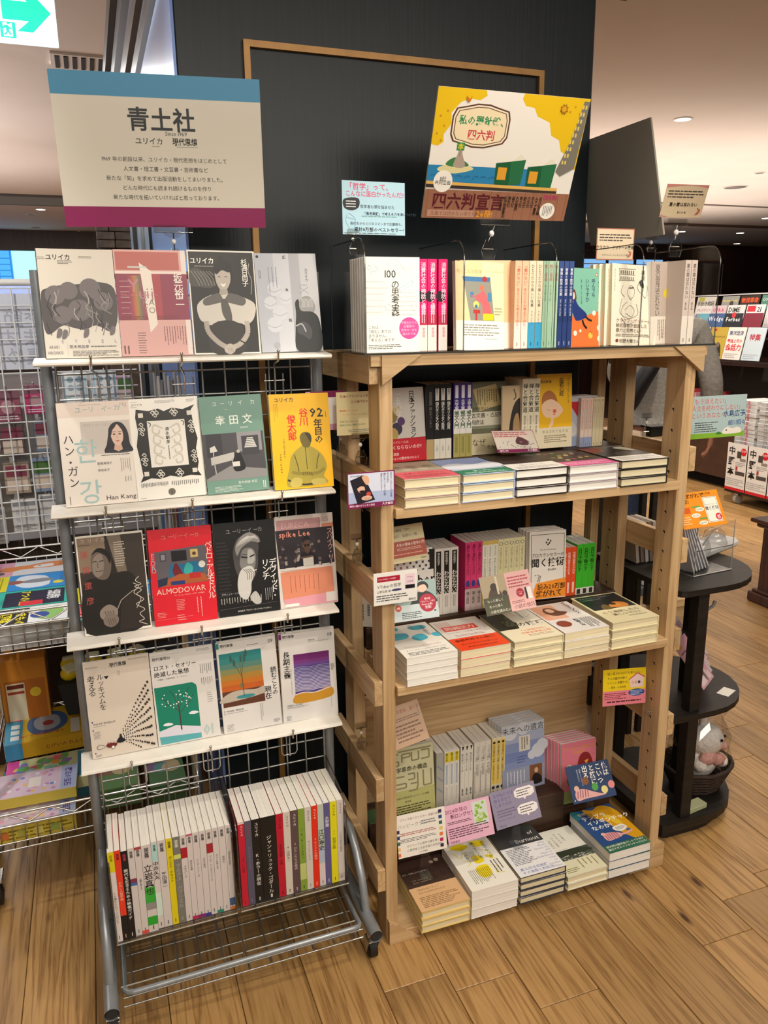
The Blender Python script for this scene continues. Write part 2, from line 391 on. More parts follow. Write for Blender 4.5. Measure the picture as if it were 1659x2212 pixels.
# floor of separate boards running in the depth direction of the bookcase
floor = thing('floor', 'wooden floor of long knotty cedar boards', None, FU); floor['kind'] = 'structure'
mb = MB(); mb.box(-16, -14, -.05, 20, 22, -.022, M('#3a2412', .8)); o = mb.build('subfloor', floor); 
PW = .155; LEN = [1.82, 1.2, .92]; PM = []
for Lg in LEN:
    mb = MB(); mb.box(.0007, .0008, -.022, PW - .0007, Lg - .0008, 0, floor_m, .0012); o = mb.build('plank', floor); PM.append(o)
rnd = random.Random(4); cells = []
breaks = {(2, -.055): 1, (0, -.183): 1, (4, -.277): 1, (-1, -.128): 1, (5, -.174): 1}
starts = {2: -.055, 0: -.183, 4: -.277, -1: -.128, 5: -.174}
for i in range(-26, 42):
    x = .094 + PW * i
    y = starts.get(i, -1.4 + rnd.random() * 1.7); 
    while y > -1.2: y -= 1.82
    # keep the seen end joints where they are
    k = 0
    while y < 12.5:
        li = 0 if (i in starts and y < 1) else rnd.choice((0, 0, 1, 2)); cells.append((x, y, li)); y += LEN[li]
def cell_key(c):
    p = FU @ Vector((c[0] + PW / 2, c[1] + LEN[c[2]] / 2, 0)); d = math.hypot(p.x, p.y); ang = abs(math.atan2(p.x, max(p.y, .01)))
    return d * (1 + 3 * max(0, ang - .6))
cells.sort(key=cell_key)
used = set()
for k, (x, y, li) in enumerate(cells[:290]):
    o = PM[li] if li not in used else PM[li].copy()
    if li in used: COL.objects.link(o); o.parent = floor
    used.add(li); o.location = (x, y, 0)
mb = MB()
for (x, y, li) in cells[290:]: mb.box(x + .001, y + .001, -.022, x + PW - .001, y + LEN[li] - .001, 0, floor_m)
o = mb.build('plank', floor); o['kind'] = 'stuff'

mb = MB(); mb.box(-16, -14, HC, 20, 22, HC + .08, ceil_m); ceiling = struct(mb, 'ceiling', FU, 'pale beige plastered ceiling with downlights')
mb = MB()
for (x, y, w, d) in ((-2.2, 2.35, .5, .45), (-2.9, 3.6, .9, .5), (-4.6, 8.3, .9, .6), (-3.0, 9.2, 1.0, .4)):
    for a in ((x, y, x + w, y + .008), (x, y + d, x + w, y + d + .008), (x, y, x + .008, y + d), (x + w, y, x + w + .008, y + d)):
        mb.box(a[0], a[1], HC - .004, a[2], a[3], HC + .001, M('#a8957f', .8))
struct(mb, 'trim_1', FU, 'thin frames of access hatches in the ceiling')
mb = MB(); mb.box(-7, 7.6, HC - .10, -.3, 7.66, HC + .002, M('#4a4540', .6)); mb.box(-7, 7.66, HC - .03, -.3, 7.95, HC - .004, EM('#c8d4ee', .8)); mb.box(-7, 7.95, HC - .05, -.3, 8.0, HC, M('#5a554e', .6))
struct(mb, 'trim_2', FU, 'recessed light trough across the ceiling at the left')
mb = MB(); mb.box(5.6, 6.4, HC - .012, 9.5, 6.43, HC + .001, M('#6e6259', .7)); mb.box(4.9, 8.1, HC - .03, 9.8, 8.16, HC + .001, M('#4c3a30', .6))
struct(mb, 'trim_3', FU, 'dark joints across the ceiling at the right')

# downlights
def downlight(wx, wy, on, r=.05, i=0, lab=''):
    t = thing('downlight', lab, 'ceiling light', T(wx, wy, HC), 'downlights in the ceiling')
    mb = MB(); mb.lathe([(r + .012, -.001), (r + .012, -.005), (r, -.006), (r, -.001)], M('#d8cfc4', .4), 20); mb.build('trim_ring', t)
    mb = MB(); mb.lathe([(r * .97, -.0045), (r * .97, -.0015)], EM('#fff6e6', 14) if on else M('#6e635a', .6), 20); mb.build('diffuser', t)
DL = [(-1.485, 4.36, 1, .05, 'bright downlight above the large white notice board at the left'),
      (2.012, 5.657, 1, .05, 'bright downlight above the small beige card at the right'),
      (-3.861, 9.512, 1, .05, 'bright downlight at the left just above the light trough'),
      (-4.154, 9.934, 0, .05, 'unlit downlight at the left just above the light trough'),
      (-4.657, 11.252, 0, .06, 'dim downlight beyond the light trough, furthest left'),
      (-4.295, 11.827, 1, .05, 'small lit downlight beyond the trough, right of the dim one'),
      (-4.628, 12.716, 1, .05, 'furthest small downlight beyond the light trough'),
      (3.499, 7.748, 0, .04, 'small dark sensor in the ceiling, far right edge'),
      (3.64, 8.576, 0, .11, 'wide unlit round ceiling speaker at the right'),
      (5.268, 11.327, 1, .06, 'bright downlight at the right edge of the photo'),
      (4.718, 12.971, 1, .06, 'far downlight seen beside the clip of the beige card'),
      (5.792, 13.316, 1, .06, 'far downlight right of the blue and white flag'),
      (6.614, 15.303, 1, .06, 'furthest small downlight at the right above the dark panelling')]
for i, d in enumerate(DL): downlight(d[0], d[1], d[2], d[3], i, d[4])

# hanging exit sign
ex = thing('exit_sign', 'glowing white exit sign with green arrow and running figure', 'sign', T(-.729, 2.0, 2.116) @ R(20, 'Z'))
mb = MB(); mb.box(-.40, 0, 0, 0, .03, .125, EM('#e9fffb', 1.3), .002)
A = Art(mb, (-.40, 0, 0), (1, 0, 0), (0, 0, 1), .40, .125)
G = '#00d0a8'
def em_p(A, pts, c, s):
    A.lift(); A.mb.add([A.P((x + .4) / .4, 1 - z / .125) for x, z in pts], [tuple(range(len(pts)))], EM(c, s))
em_p(A, [(-.112, .041), (-.058, .041), (-.084, .019), (-.051, .019), (-.010, .061), (-.051, .103), (-.084, .103), (-.058, .080), (-.112, .080)], G, 1.1)
em_p(A, [(-.119, .004), (-.087, .004), (-.087, .036), (-.119, .036)], G, 1.0)
em_p(A, [(-.113, .007), (-.094, .007), (-.094, .034), (-.113, .034)], '#e9fffb', 1.3)
q = lambda x, z: (-.104 + (x + .139) * .72, .020 + (z - .031) * .72)
em_p(A, [q(*p) for p in [(-.150, .018), (-.142, .027), (-.144, .037), (-.150, .033), (-.153, .037), (-.146, .044), (-.138, .045), (-.132, .038), (-.126, .036), (-.127, .033), (-.134, .034), (-.135, .029), (-.128, .018), (-.133, .017), (-.139, .025), (-.145, .015)]], G, 1.0)
em_p(A, [(-.1015 + .003 * math.cos(k * .785), .0335 + .003 * math.sin(k * .785)) for k in range(8)], G, 1.0)
mb.build('sign_panel', ex)
mb = MB(); mb.tube([(-.3, .015, .125), (-.3, .015, HC - 2.116)], .006, M('#888888', .4)); mb.tube([(-.06, .015, .125), (-.06, .015, HC - 2.116)], .006, M('#888888', .4)); mb.build('hanger', ex)

# the navy pillar with its gold moulding
mb = MB(); mb.box(-.318, .40, 0, .742, 1.9, HC, navy, .003); pil = struct(mb, 'wall_center', FU, 'navy blue ash panelled pillar behind the bookcase')
mb = MB()
gx0, gx1, gz = -.172, .590, 2.10
mb.prism([(gx0, gz), (gx1, gz), (gx1 - .014, gz - .014), (gx0 + .014, gz - .014)], 'y', .388, .40, brass)
mb.prism([(gx0, gz), (gx0 + .014, gz - .014), (gx0 + .014, .12), (gx0, .12)], 'y', .388, .40, brass)
mb.prism([(gx1, gz), (gx1, .12), (gx1 - .014, .12), (gx1 - .014, gz - .014)], 'y', .388, .40, brass)
struct(mb, 'trim_4', FU, 'thin gold moulding framing the navy pillar')
mb = MB(); mb.box(.742, .36, 2.285, .83, .40, 2.40, M('#16232b', .5)); mb.box(-.9, .40, 2.60, -.318, .44, 2.75, M('#16232b', .5)); struct(mb, 'trim_5', FU, 'short navy crown piece at the top of the pillar')
mb = MB(); mb.box(-.324, .402, .05, -.3179, 1.34, 2.25, M('#6d87bd', .22, .1)); mb.box(-.333, 1.34, .05, -.3179, 1.55, 2.25, M('#15181c', .3)); mb.box(-.345, 1.55, .05, -.3179, 1.75, 2.25, M('#7d838a', .25, .6)); mb.box(-.36, 1.75, .05, -.3179, 1.9, 2.25, M('#15181c', .3))  # navy side face coloured pale blue, daylight reflection painted in
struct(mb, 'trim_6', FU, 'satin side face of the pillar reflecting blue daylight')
mb = MB()
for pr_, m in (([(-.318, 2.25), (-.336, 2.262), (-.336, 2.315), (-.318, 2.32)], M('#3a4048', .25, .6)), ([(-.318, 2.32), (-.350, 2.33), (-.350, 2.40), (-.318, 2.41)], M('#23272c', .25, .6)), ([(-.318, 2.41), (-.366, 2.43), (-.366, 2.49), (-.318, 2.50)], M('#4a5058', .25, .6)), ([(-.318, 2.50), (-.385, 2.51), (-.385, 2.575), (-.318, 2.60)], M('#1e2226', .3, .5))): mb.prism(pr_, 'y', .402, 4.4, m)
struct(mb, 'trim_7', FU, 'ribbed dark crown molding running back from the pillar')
mb = MB(); mb.box(-.60, 2.90, HC - .012, -.34, 3.13, HC + .001, M('#d0c8c0', .5)); [mb.box(-.58 + i * .04, 2.92, HC - .016, -.56 + i * .04, 3.11, HC - .011, M('#2a2624', .7)) for i in range(6)]; struct(mb, 'trim_8', FU, 'slotted air vent in the ceiling beside the crown molding')
# back wall, dark panelling, windows
wb = thing('wall_back', 'far wall of dark brown panelling with a window band', None, FU); wb['kind'] = 'structure'
mb = MB()
mb.box(-8, 11.0, 0, 16, 11.2, 1.55, darkwood); mb.box(-8, 11.0, 2.47, 16, 11.2, HC, darkwood); mb.box(-.9, 11.0, 1.5, 7.6, 11.2, 2.5, darkwood); mb.box(9.6, 11.0, 1.5, 16, 11.2, 2.5, darkwood)
mb.build('wall_panel', wb)
for i, x in enumerate((9.7, 10.95, 12.2, 13.45)):
    mb = MB(); mb.box(x, 10.96, 1.3, x + 1.2, 11.0, 2.42, darkwood, .01); mb.build('panel', wb)
mb = MB(); mb.box(-8, 10.97, 1.60, -.9, 10.99, 2.05, EM('#a9bdf0', .9)); mb.box(-8, 10.975, 2.05, -1.45, 10.995, 2.47, EM('#4aa6ea', 1.1)); mb.box(-1.45, 10.975, 2.05, -.9, 10.995, 2.47, EM('#a9f2ff', 1.2))
rnd = random.Random(8)
for i in range(12):
    mb.box(-1.46 - .16 * i - .02, 10.96, 2.05, -1.46 - .16 * i, 10.97, 2.47, EM('#2f86d0', .9))
for z in (2.12, 2.2, 2.28, 2.36): mb.box(-3.2, 10.96, z, -1.46, 10.97, z + .015, EM('#2f86d0', .9))
struct(mb, 'window_1', FU, 'bright blue window at the far left with a building outside')
mb = MB(); mb.box(7.6, 10.975, 2.2, 9.6, 10.995, 2.47, EM('#7fb6e8', 1.1)); mb.box(7.6, 10.975, 1.55, 9.6, 10.995, 2.2, EM('#9fb2c8', .6))
for x in (7.6, 8.3, 8.9, 9.55): mb.box(x, 10.95, 1.55, x + .05, 10.97, 2.47, M('#30343a', .4, .5))
for z in (2.3, 2.38): mb.box(7.6, 10.95, z, 9.6, 10.97, z + .015, M('#e2e8ee', .4))
struct(mb, 'window_2', FU, 'bluish window far behind the bookcase')
mb = MB(); mb.box(-16, -14, 0, -15.9, 22, HC, ceil_m); struct(mb, 'wall_left', FU, 'pale left wall')
mb = MB(); mb.box(15, -14, 0, 15.1, 22, HC, darkwood); struct(mb, 'wall_right', FU, 'dark right wall')

# stacked stone column far left of the pillar, block by block
st = thing('stone_column', 'dark column of split stone blocks left of the navy pillar', 'column', FU @ T(-.42, 4.9, 0))
mb = MB(); mb.box(.01, .01, 0, .325, .5, HC - .02, M('#151210', .8)); mb.build('core', st)
rnd = random.Random(3); z = 1.50
SB = []
for w in (.09, .13, .19):
    mb = MB(); mb.box(.002, 0, .002, w - .002, .06, .056, stone_m, .004); o = mb.build('block', st); SB.append((w, o))
first = set()
while z < 2.68:
    x = -.004 - rnd.random() * .012
    while x < .30:
        i = rnd.randrange(3); w, o = SB[i]
        if x + w > .36: i = 0; w, o = SB[0]
        if x + w > .40: break
        if i in first: o = o.copy(); COL.objects.link(o)
        first.add(i); o.parent = st; o.location = (x, -.03 - rnd.random() * .02, z); x += w
    z += .058
mb = MB(); mb.box(0, -.02, 0, .33, .02, 1.5, stone_m); mb.build('lower_cladding', st)
# ---------------------------------------------------------------- the oak bookcase
XL, XR = -.002, .809          # outer faces of the posts
bc = thing('bookcase', 'light oak open bookcase with slatted ends in front of navy pillar', 'bookcase', FU)
def child(root, name, fn, label=None):
    mb = MB(); fn(mb); o = mb.build(name, root)
    if label: o['label'] = label
    return o
PXS = ((XL, XL + .030), (XR - .030, XR))
for i, (a, b) in enumerate(PXS):
    for (y0, y1) in ((.012, .082), (.235, .310)):
        post = child(bc, 'post', lambda m: (m.box(a, y0, .002, b, y1 - .001, 1.405, oak['z'], .0012)))
        if i == 1 or y0 > .2:
            mb = MB()    # peg holes on the inner face
            xh = b + .0002 if i == 0 else a - .0002
            sgn = 1 if i == 0 else -1
            for k in range(22):
                zc = .18 + k * .052; yc = (y0 + y1) / 2
                n = 10; vs = [(xh, yc + .0042 * math.cos(2 * math.pi * j / n), zc + .0042 * math.sin(2 * math.pi * j / n)) for j in range(n)]
                mb.add(vs, [tuple(range(n))], M('#2c1c10', .8))
                vs = [(xh + sgn * .0003, yc + .0016 + .002 * math.cos(2 * math.pi * j / 6), zc - .002 + .002 * math.sin(2 * math.pi * j / 6)) for j in range(6)]
                mb.add(vs, [tuple(range(6))], M('#d9cbb2', .3))
            mb.build('peg_hole', post)
# slats on both outer ends (each end also has the far bay's posts)
for (x0, x1) in ((XL - .021, XL - .001), (XR + .001, XR + .020)):
    for (z0, z1) in ((.147, .208), (.395, .455), (.641, .701), (.882, .945), (1.120, 1.181)):
        child(bc, 'slat', lambda m: m.box(x0, .012, z0, x1, .352, z1, oak['y'], .001))
    child(bc, 'top_rail', lambda m: m.box(x0, .012, 1.367, x1, .362, 1.4255, oak['y'], .001))
# top board, brackets, shelves
child(bc, 'top_board', lambda m: m.box(-.022, .002, 1.403, .829, .36, 1.4258, oak['x'], .001))
child(bc, 'bracket', lambda m: m.prism([(0, 1.366), (0, 1.4256), (.088, 1.4256)], 'y', -.004, .0115, oak['x']))
child(bc, 'bracket', lambda m: m.prism([(.728, 1.4256), (.817, 1.4256), (.817, 1.366), (.812, 1.366)], 'y', -.004, .0115, oak['x']))
child(bc, 'bracket', lambda m: m.prism([(0, .001), (.083, .001), (.006, .060), (0, .066)], 'y', -.004, .0115, oak['x']))
child(bc, 'bracket', lambda m: m.prism([(.705, .001), (.817, .001), (.817, .070), (.806, .076)], 'y', -.004, .0115, oak['x']))
for (z0, z1) in ((1.0795, 1.1015), (.663, .685), (.008, .0295)):
    child(bc, 'shelf_board', lambda m: m.box(XL + .0305, .0, z0, XR - .031, .335, z1, oak['x'], .001))
for zz in (1.078, .6615):
    for (a, b) in ((XL + .0302, XL + .052), (XR - .052, XR - .0305)):
        child(bc, 'shelf_cleat', lambda m: m.box(a, .085, zz - .022, b, .30, zz, oak['y'], .0008))
child(bc, 'back_panel', lambda m: (m.box(XL + .03, .336, .03, XR - .03, .352, .44, oak['x'], .001)))
child(bc, 'back_rail', lambda m: (m.box(XL + .03, .318, .44, XR - .03, .335, .50, oak['x'], .001)))
child(bc, 'shelf_peg', lambda m: m.tube([(XR - .0455, .047, .455), (XR - .029, .047, .455)], .0032, chrome, 8))
# second, rear row of uprights seen through the right end
for xx in ((XR - .06, XR - .035),):
    child(bc, 'rear_upright', lambda m: m.box(xx[0], .318, .5, xx[1], .352, 1.40, oak['z'], .001))
# dark risers under the back row of books
def riser(z0, z1, x0, x1, lab, yy=.222):
    mb = MB(); mb.box(x0, yy, z0 + .0003, x1, .334, z1, umber, .0012)
    tag(mb.build('display_riser', None, FU), lab, 'riser', 'dark brown risers under the back rows')
riser(1.1015, 1.158, .032, .775, 'dark brown riser under the back row on the upper shelf')
riser(.685, .744, .032, .775, 'dark brown riser under the back row on the middle shelf')
riser(.0295, .168, .032, .610, 'tall dark brown riser on the bottom shelf', .183)
riser(.0295, .109, .613, .775, 'low dark brown riser under the pink book, bottom shelf right', .190)

# clear acrylic display trays along the top: five dividers, base, back
ac = thing('acrylic_display', 'long clear acrylic book tray with rounded dividers on top of the bookcase', 'display tray', FU)
z0 = 1.4262
mb = MB(); mb.box(-.034, -.003, z0, .846, .236, z0 + .0036, acrylic2); mb.build('base', ac)
mb = MB(); mb.box(-.034, -.0035, z0, .846, -.003, z0 + .0042, M('#33332f', .2)); mb.build('front_edge', ac)
mb = MB(); mb.box(-.034, .236, z0, .846, .239, z0 + .185, acrylic); mb.build('back_sheet', ac)
for i, x in enumerate((-.033, .1825, .401, .626, .842)):
    out = [(0, z0 + .004)]; zt = 1.654; rr = .040
    out += [(0, zt - rr)] + [(rr - rr * math.cos(a), zt - rr + rr * math.sin(a)) for a in [math.pi / 2 * k / 7 for k in range(1, 8)]] + [(.235, zt), (.235, z0 + .004)]
    mb = MB(); mb.prism(out, 'x', x, x + .003, acrylic); d = mb.build('divider', ac)
    mb = MB()
    pts = [(x + .0015, p[0], p[1]) for p in out[:-1]]
    mb.tube(pts, .0016, acr_edge, 5); mb.tube([(x + .0015, .235, zt), (x + .0015, .235, z0 + .004)], .0014, acr_edge, 5); mb.build('polished_edge', d)

# ---------------------------------------------------------------- the magazine rack on castors
rk = thing('magazine_rack', 'grey tube and wire mesh magazine rack with white shelves on castors', 'rack', FK)
X0, X1, YM, YP = -.586, -.018, .262, .285
for x in (X0, X1):
    child(rk, 'post', lambda m: m.tube([(x, YP, .09), (x, YP, 1.60)], .0115, greytube, 14))
    child(rk, 'base_tube', lambda m: m.tube([(x - (.004 if x < -.3 else -.020), -.0, .085), (x - (.004 if x < -.3 else -.020), .50, .085)], .0155, greytube, 16, caps=False))
    def br(m):
        xx = x - (.004 if x < -.3 else -.020)
        m.tube([(xx, .075, .088), (xx, .088, .13), (xx, .105, .17), (xx, .14, .215), (xx, .19, .252), (x, .24, .276), (x, .276, .286)], .0105, greytube, 12)
    child(rk, 'brace', br)
    child(rk, 'sleeve_liner', lambda m: m.tube([(x - (.004 if x < -.3 else -.020), .002, .085), (x - (.004 if x < -.3 else -.020), .08, .085)], .0125, M('#2b2c2d', .5), 14, caps=True))
    for yc in (.035, .46):
        xx = x - (.004 if x < -.3 else -.020)
        mb = MB(); mb.tube([(xx, yc, .071), (xx, yc, .058)], .012, chrome, 12)
        mb.box(xx - .014, yc - .018, .054, xx + .014, yc + .014, .058, chrome, .001)
        for s in (-1, 1): mb.prism([(yc - .018, .056), (yc + .014, .056), (yc + .016, .020), (yc + .008, .014), (yc - .002, .02)], 'x', xx + s * .0135 - .001, xx + s * .0135 + .001, chrome)
        ca = mb.build('caster', rk)
        mb = MB(); prof = []
        n = 20; vs = []
        mb.tube([(xx - .009, yc + .006, .0255), (xx + .009, yc + .006, .0255)], .025, M('#23211f', .6), 22); mb.tube([(xx - .0145, yc + .006, .0255), (xx + .0145, yc + .006, .0255)], .004, chrome, 8); mb.build('wheel', ca)
child(rk, 'crossbar', lambda m: m.tube([(X0, YP, 1.592), (X1, YP, 1.592)], .008, greytube, 10))
child(rk, 'crossbar', lambda m: m.tube([(X0, YP + .01, .12), (X1, YP + .01, .12)], .008, greytube, 10))
mx0, mx1 = X0 + .018, X1 - .018
n = 11
for i in range(n + 1):
    x = mx0 + (mx1 - mx0) * i / n
    child(rk, 'mesh_wire', lambda m: m.tube([(x, YM + .006, .16), (x, YM + .006, 1.585)], .0021 if 0 < i < n else .003, wire_m, 6))
z = .16
while z < 1.59:
    child(rk, 'mesh_wire', lambda m: m.tube([(mx0, YM + .010, z), (mx1, YM + .010, z)], .0021, wire_m, 6)); z += .0515
# white shelves and their chrome hooks
SH = []
for k, (z, dy) in enumerate(((1.429, 0), (1.132, 0), (.850, 0), (.562, 0))):
    s = child(rk, 'shelf', lambda m: m.prism([(.166, z - .008), (.170, z - .011), (.250, z - .006), (.250, z + .001), (.240, z + .003), (.172, z - .002), (.167, z - .004)], 'x', -.603, -.017, cloth_w))
    for x in (-.50, -.33, -.14) if k else (-.50, -.33, -.135):
        mb = MB()
        mb.tube([(x, .158, z + .006), (x, .160, z - .012), (x, .20, z - .020), (x + .012, .252, z - .040), (x + .012, .256, z - .115)], .0021, chrome, 7)
        mb.tube([(x - .008, .258, z - .045), (x - .008, .258, z - .104), (x - .003, .258, z - .112), (x + .026, .258, z - .112), (x + .031, .258, z - .104), (x + .031, .258, z - .045)], .0018, chrome, 7)
        mb.tube([(x - .012, .2565, z - .060), (x + .034, .2565, z - .060)], .0016, chrome, 6)
        mb.ball((x, .158, z + .007), .0034, chrome, 8, 6)
        mb.build('hook', s)
# wire basket base
child(rk, 'basket_rail', lambda m: m.tube([(-.560, .45, .092), (-.560, .06, .098), (-.560, .040, .101), (-.552, .028, .103), (-.54, .025, .104), (-.05, .025, .104), (-.034, .027, .103), (-.028, .038, .101), (-.028, .06, .098), (-.028, .45, .092)], .0062, greytube, 10))
for i in range(11):
    x = -.545 + .0505 * i
    child(rk, 'basket_wire', lambda m: m.tube([(x, .030, .100), (x, .032, .068), (x, .045, .062), (x, .44, .085)], .0020, wire_m, 6))
for (y, z) in ((.0275, .070), (.030, .090), (.075, .066), (.125, .069), (.175, .072), (.225, .075), (.275, .078), (.325, .081), (.375, .084), (.425, .087)):
    child(rk, 'basket_wire', lambda m: m.tube([(-.565, y, z - (.004 if y > .05 else 0)), (-.022, y, z - (.004 if y > .05 else 0))], .0019, wire_m, 6))
# clear acrylic bins that hold the magazines (two, side by side)
def bin_(x0, x1, lab):
    t = thing('acrylic_bin', lab, 'display bin', FK, 'clear bins of magazines at the foot of the rack')
    mb = MB(); zf, zb = .176, .183; yf, yb = .090, .252
    mb.box(x0, yf, zf, x1, yb, zf + .003, acrylic2); mb.build('floor_sheet', t)
    mb = MB(); mb.box(x0, yb, zf + .003, x1, yb + .003, .36, acrylic); mb.build('back_sheet', t)
    for x in (x0, x1 - .003):
        mb = MB(); out = [(yf, zf + .003), (yf, .375), (yf + .02, .405), (yb, .43), (yb, zf + .003)]
        mb.prism(out, 'x', x, x + .003, acrylic); e = mb.build('side_sheet', t)
        mb = MB(); mb.tube([(x + .0015, a, b) for a, b in out], .0015, acr_edge, 5, True); mb.build('polished_edge', e)
    mb = MB(); mb.prism([(yf - .002, zf + .002), (yf - .042, .105), (yf - .045, .105), (yf - .005, zf + .002)], 'x', x0, x1, acrylic2); mb.build('front_apron', t)
    mb = MB(); mb.tube([(x0, yf - .043, .104), (x1, yf - .043, .104)], .0017, M('#b9b6ae', .2), 6); mb.tube([(x0, yf - .001, zf), (x1, yf - .001, zf)], .0015, M('#c9c6be', .2), 6)
    mb.tube([(x0 + .002, yf - .043, .104), (x0 + .002, yf - .044, .082)], .0013, acr_edge, 5); mb.tube([(x1 - .002, yf - .043, .104), (x1 - .002, yf - .044, .082)], .0013, acr_edge, 5)
    mb.build('polished_edge', t)
    mb = MB()
    for x in (x0, x1 - .003): mb.box(x, .10, .0945, x + .003, .24, zf, acrylic)
    mb.build('leg_sheet', t)
bin_(-.568, -.304, 'clear acrylic bin under the left half of the standing magazines')
bin_(-.296, -.036, 'clear acrylic bin under the right half of the standing magazines')

# ---------------------------------------------------------------- books
def pose(F, x, y, z, mode, w, yaw=0, tilt=0, roll=0, t=0, h=0):
    m = F @ T(x, y, z) @ R(yaw, 'Z')
    if mode == 'front': return m @ R(-tilt, 'X') @ R(-roll, 'Y')
    if mode == 'spine': return m @ R(-roll, 'Y') @ R(-tilt, 'X') @ T(0, w, 0) @ R(-90, 'Z')      # right-bound spine (x = w) turned to face the viewer
    if mode == 'spineL': return m @ R(-roll, 'Y') @ R(-tilt, 'X') @ T(t, 0, 0) @ R(90, 'Z')
    if mode == 'flat': return m @ T(0, 0, t) @ R(-90, 'X')
    if mode == 'flat90': return m @ T(0, 0, t) @ R(-90, 'X') @ T(0, 0, w) @ R(90, 'Y')   # lying, head to the right
def book(name, label, cat, group, w, h, t, mw, cov='#f2efe8', spine=None, art=None, sart=None, band=None, page='w', hard=False, rb=True, rough=.32):
    root = thing(name, label, cat, mw, group)
    mb = MB(); c = .0006 if not hard else .002; mc = M(cov, rough); ms = M(spine, rough) if spine else mc
    ov = .0025 if hard else 0
    pw = .0 if not hard else .0025
    mb.box(0, 0, 0, w, c, h, mc); mb.box(0, t - c, 0, w, t, h, mc)
    if rb: mb.box(w - c, c, 0, w, t - c, h, ms)
    else: mb.box(0, c, 0, c, t - c, h, ms)
    if art: art(Art(mb, (0, 0, 0), (1, 0, 0), (0, 0, 1), w, h))
    if sart:
        if rb: sart(Art(mb, (w, 0, 0), (0, 1, 0), (0, 0, 1), t, h))
        else: sart(Art(mb, (0, t, 0), (0, -1, 0), (0, 0, 1), t, h))
    mb.build('cover', root)
    mb = MB(); i = .0006 if not hard else .003
    mb.box(i if rb else c, c, i, w - c if rb else w - i, t - c, h - i, PG[page]); mb.build('page_block', root)
    if band:
        bh, bc_, bart, bsart = band; mb = MB(); e = .0004; m = M(bc_, .4)
        mb.box(-e * .1, -e, .0003, w + e, -.00001, bh, m); mb.box(-e * .1, t + .00001, .0003, w + e, t + e, bh, m)
        if rb: mb.box(w + .00001, -e, .0003, w + e, t + e, bh, m)
        else: mb.box(-e, -e, .0003, -.00001, t + e, bh, m)
        if bart: bart(Art(mb, (0, -e, 0), (1, 0, 0), (0, 0, 1), w, bh, .001))
        if bsart:
            if rb: bsart(Art(mb, (w + e, 0, 0), (0, 1, 0), (0, 0, 1), t, bh))
            else: bsart(Art(mb, (-e, t, 0), (0, -1, 0), (0, 0, 1), t, bh))
        b = mb.build('paper_band', root)
    return root
def card(name, label, cx, cz, y, w, h, F, art, bg, tilt=0, yaw=0, roll=0, cat='card', group='shop display cards', zc=True, th=.0012, extra=None):
    """a printed card whose centre is at (cx, y, cz)"""
    mw = F @ T(cx, y, cz) @ R(yaw, 'Z') @ R(-tilt, 'X') @ R(-roll, 'Y') @ T(-w / 2, 0, -h / 2)
    mb = MB(); mb.box(0, 0, 0, w, th, h, M(bg, .35), .0003)
    if art: art(Art(mb, (0, 0, 0), (1, 0, 0), (0, 0, 1), w, h))
    o = mb.build(name, None, mw); tag(o, label, cat, group); return o
def clip(lab, F, x, y, z0, z1, jaw=.03, big=1.0, lean=0):
    """clear plastic spring clip: lower grip at z0, card jaw at z1"""
    t = thing('card_clip', lab, 'clip', F @ T(x, y, z0), 'clear plastic card clips'); H = z1 - z0; g = .010 * big
    mb = MB()
    mb.prism([(-g, .0), (-g * 1.5, H * .25), (-g * .6, H * .55), (g * .6, H * .55), (g * 1.5, H * .25), (g, 0)], 'y', -.006, -.003, acrylic2)
    mb.prism([(-g, .0), (-g * 1.3, H * .3), (-g * .6, H * .5), (g * .6, H * .5), (g * 1.3, H * .3), (g, 0)], 'y', .003, .006, acrylic2)
    for s in (-1, 1): mb.tube([(s * g, -.0045, 0), (s * g * 1.5, -.0045, H * .25), (s * g * .6, -.0045, H * .55)], .0007, acr_edge, 5)
    mb.tube([(-g, 0, H * .3), (g, 0, H * .3)], .0016, chrome, 6)
    mb.build('grip', t)
    mb = MB(); mb.ball((lean * .5, 0, H * .72), .0048 * big, M('#e8e6e0', .3), 10, 7, (1, 1, 1.15)); mb.tube([(0, 0, H * .5), (lean, 0, H * .95)], .0016, acr_edge, 6); mb.build('ball_joint', t)
    mb = MB(); mb.box(lean - jaw / 2, -.004, H * .93, lean + jaw / 2, -.002, H * 1.05 + .006, acrylic2); mb.box(lean - jaw / 2, .002, H * .93, lean + jaw / 2, .004, H * 1.05 + .006, acrylic2)
    mb.tube([(lean - jaw / 2, -.0035, H * .95), (lean + jaw / 2, -.0035, H * .95)], .0011, acr_edge, 6)
    mb.prism([(lean - jaw * .3, H * .95), (lean - jaw * .12, H * .82), (lean + jaw * .12, H * .82), (lean + jaw * .3, H * .95)], 'y', -.002, .002, acrylic2); mb.build('jaw', t)
    return t
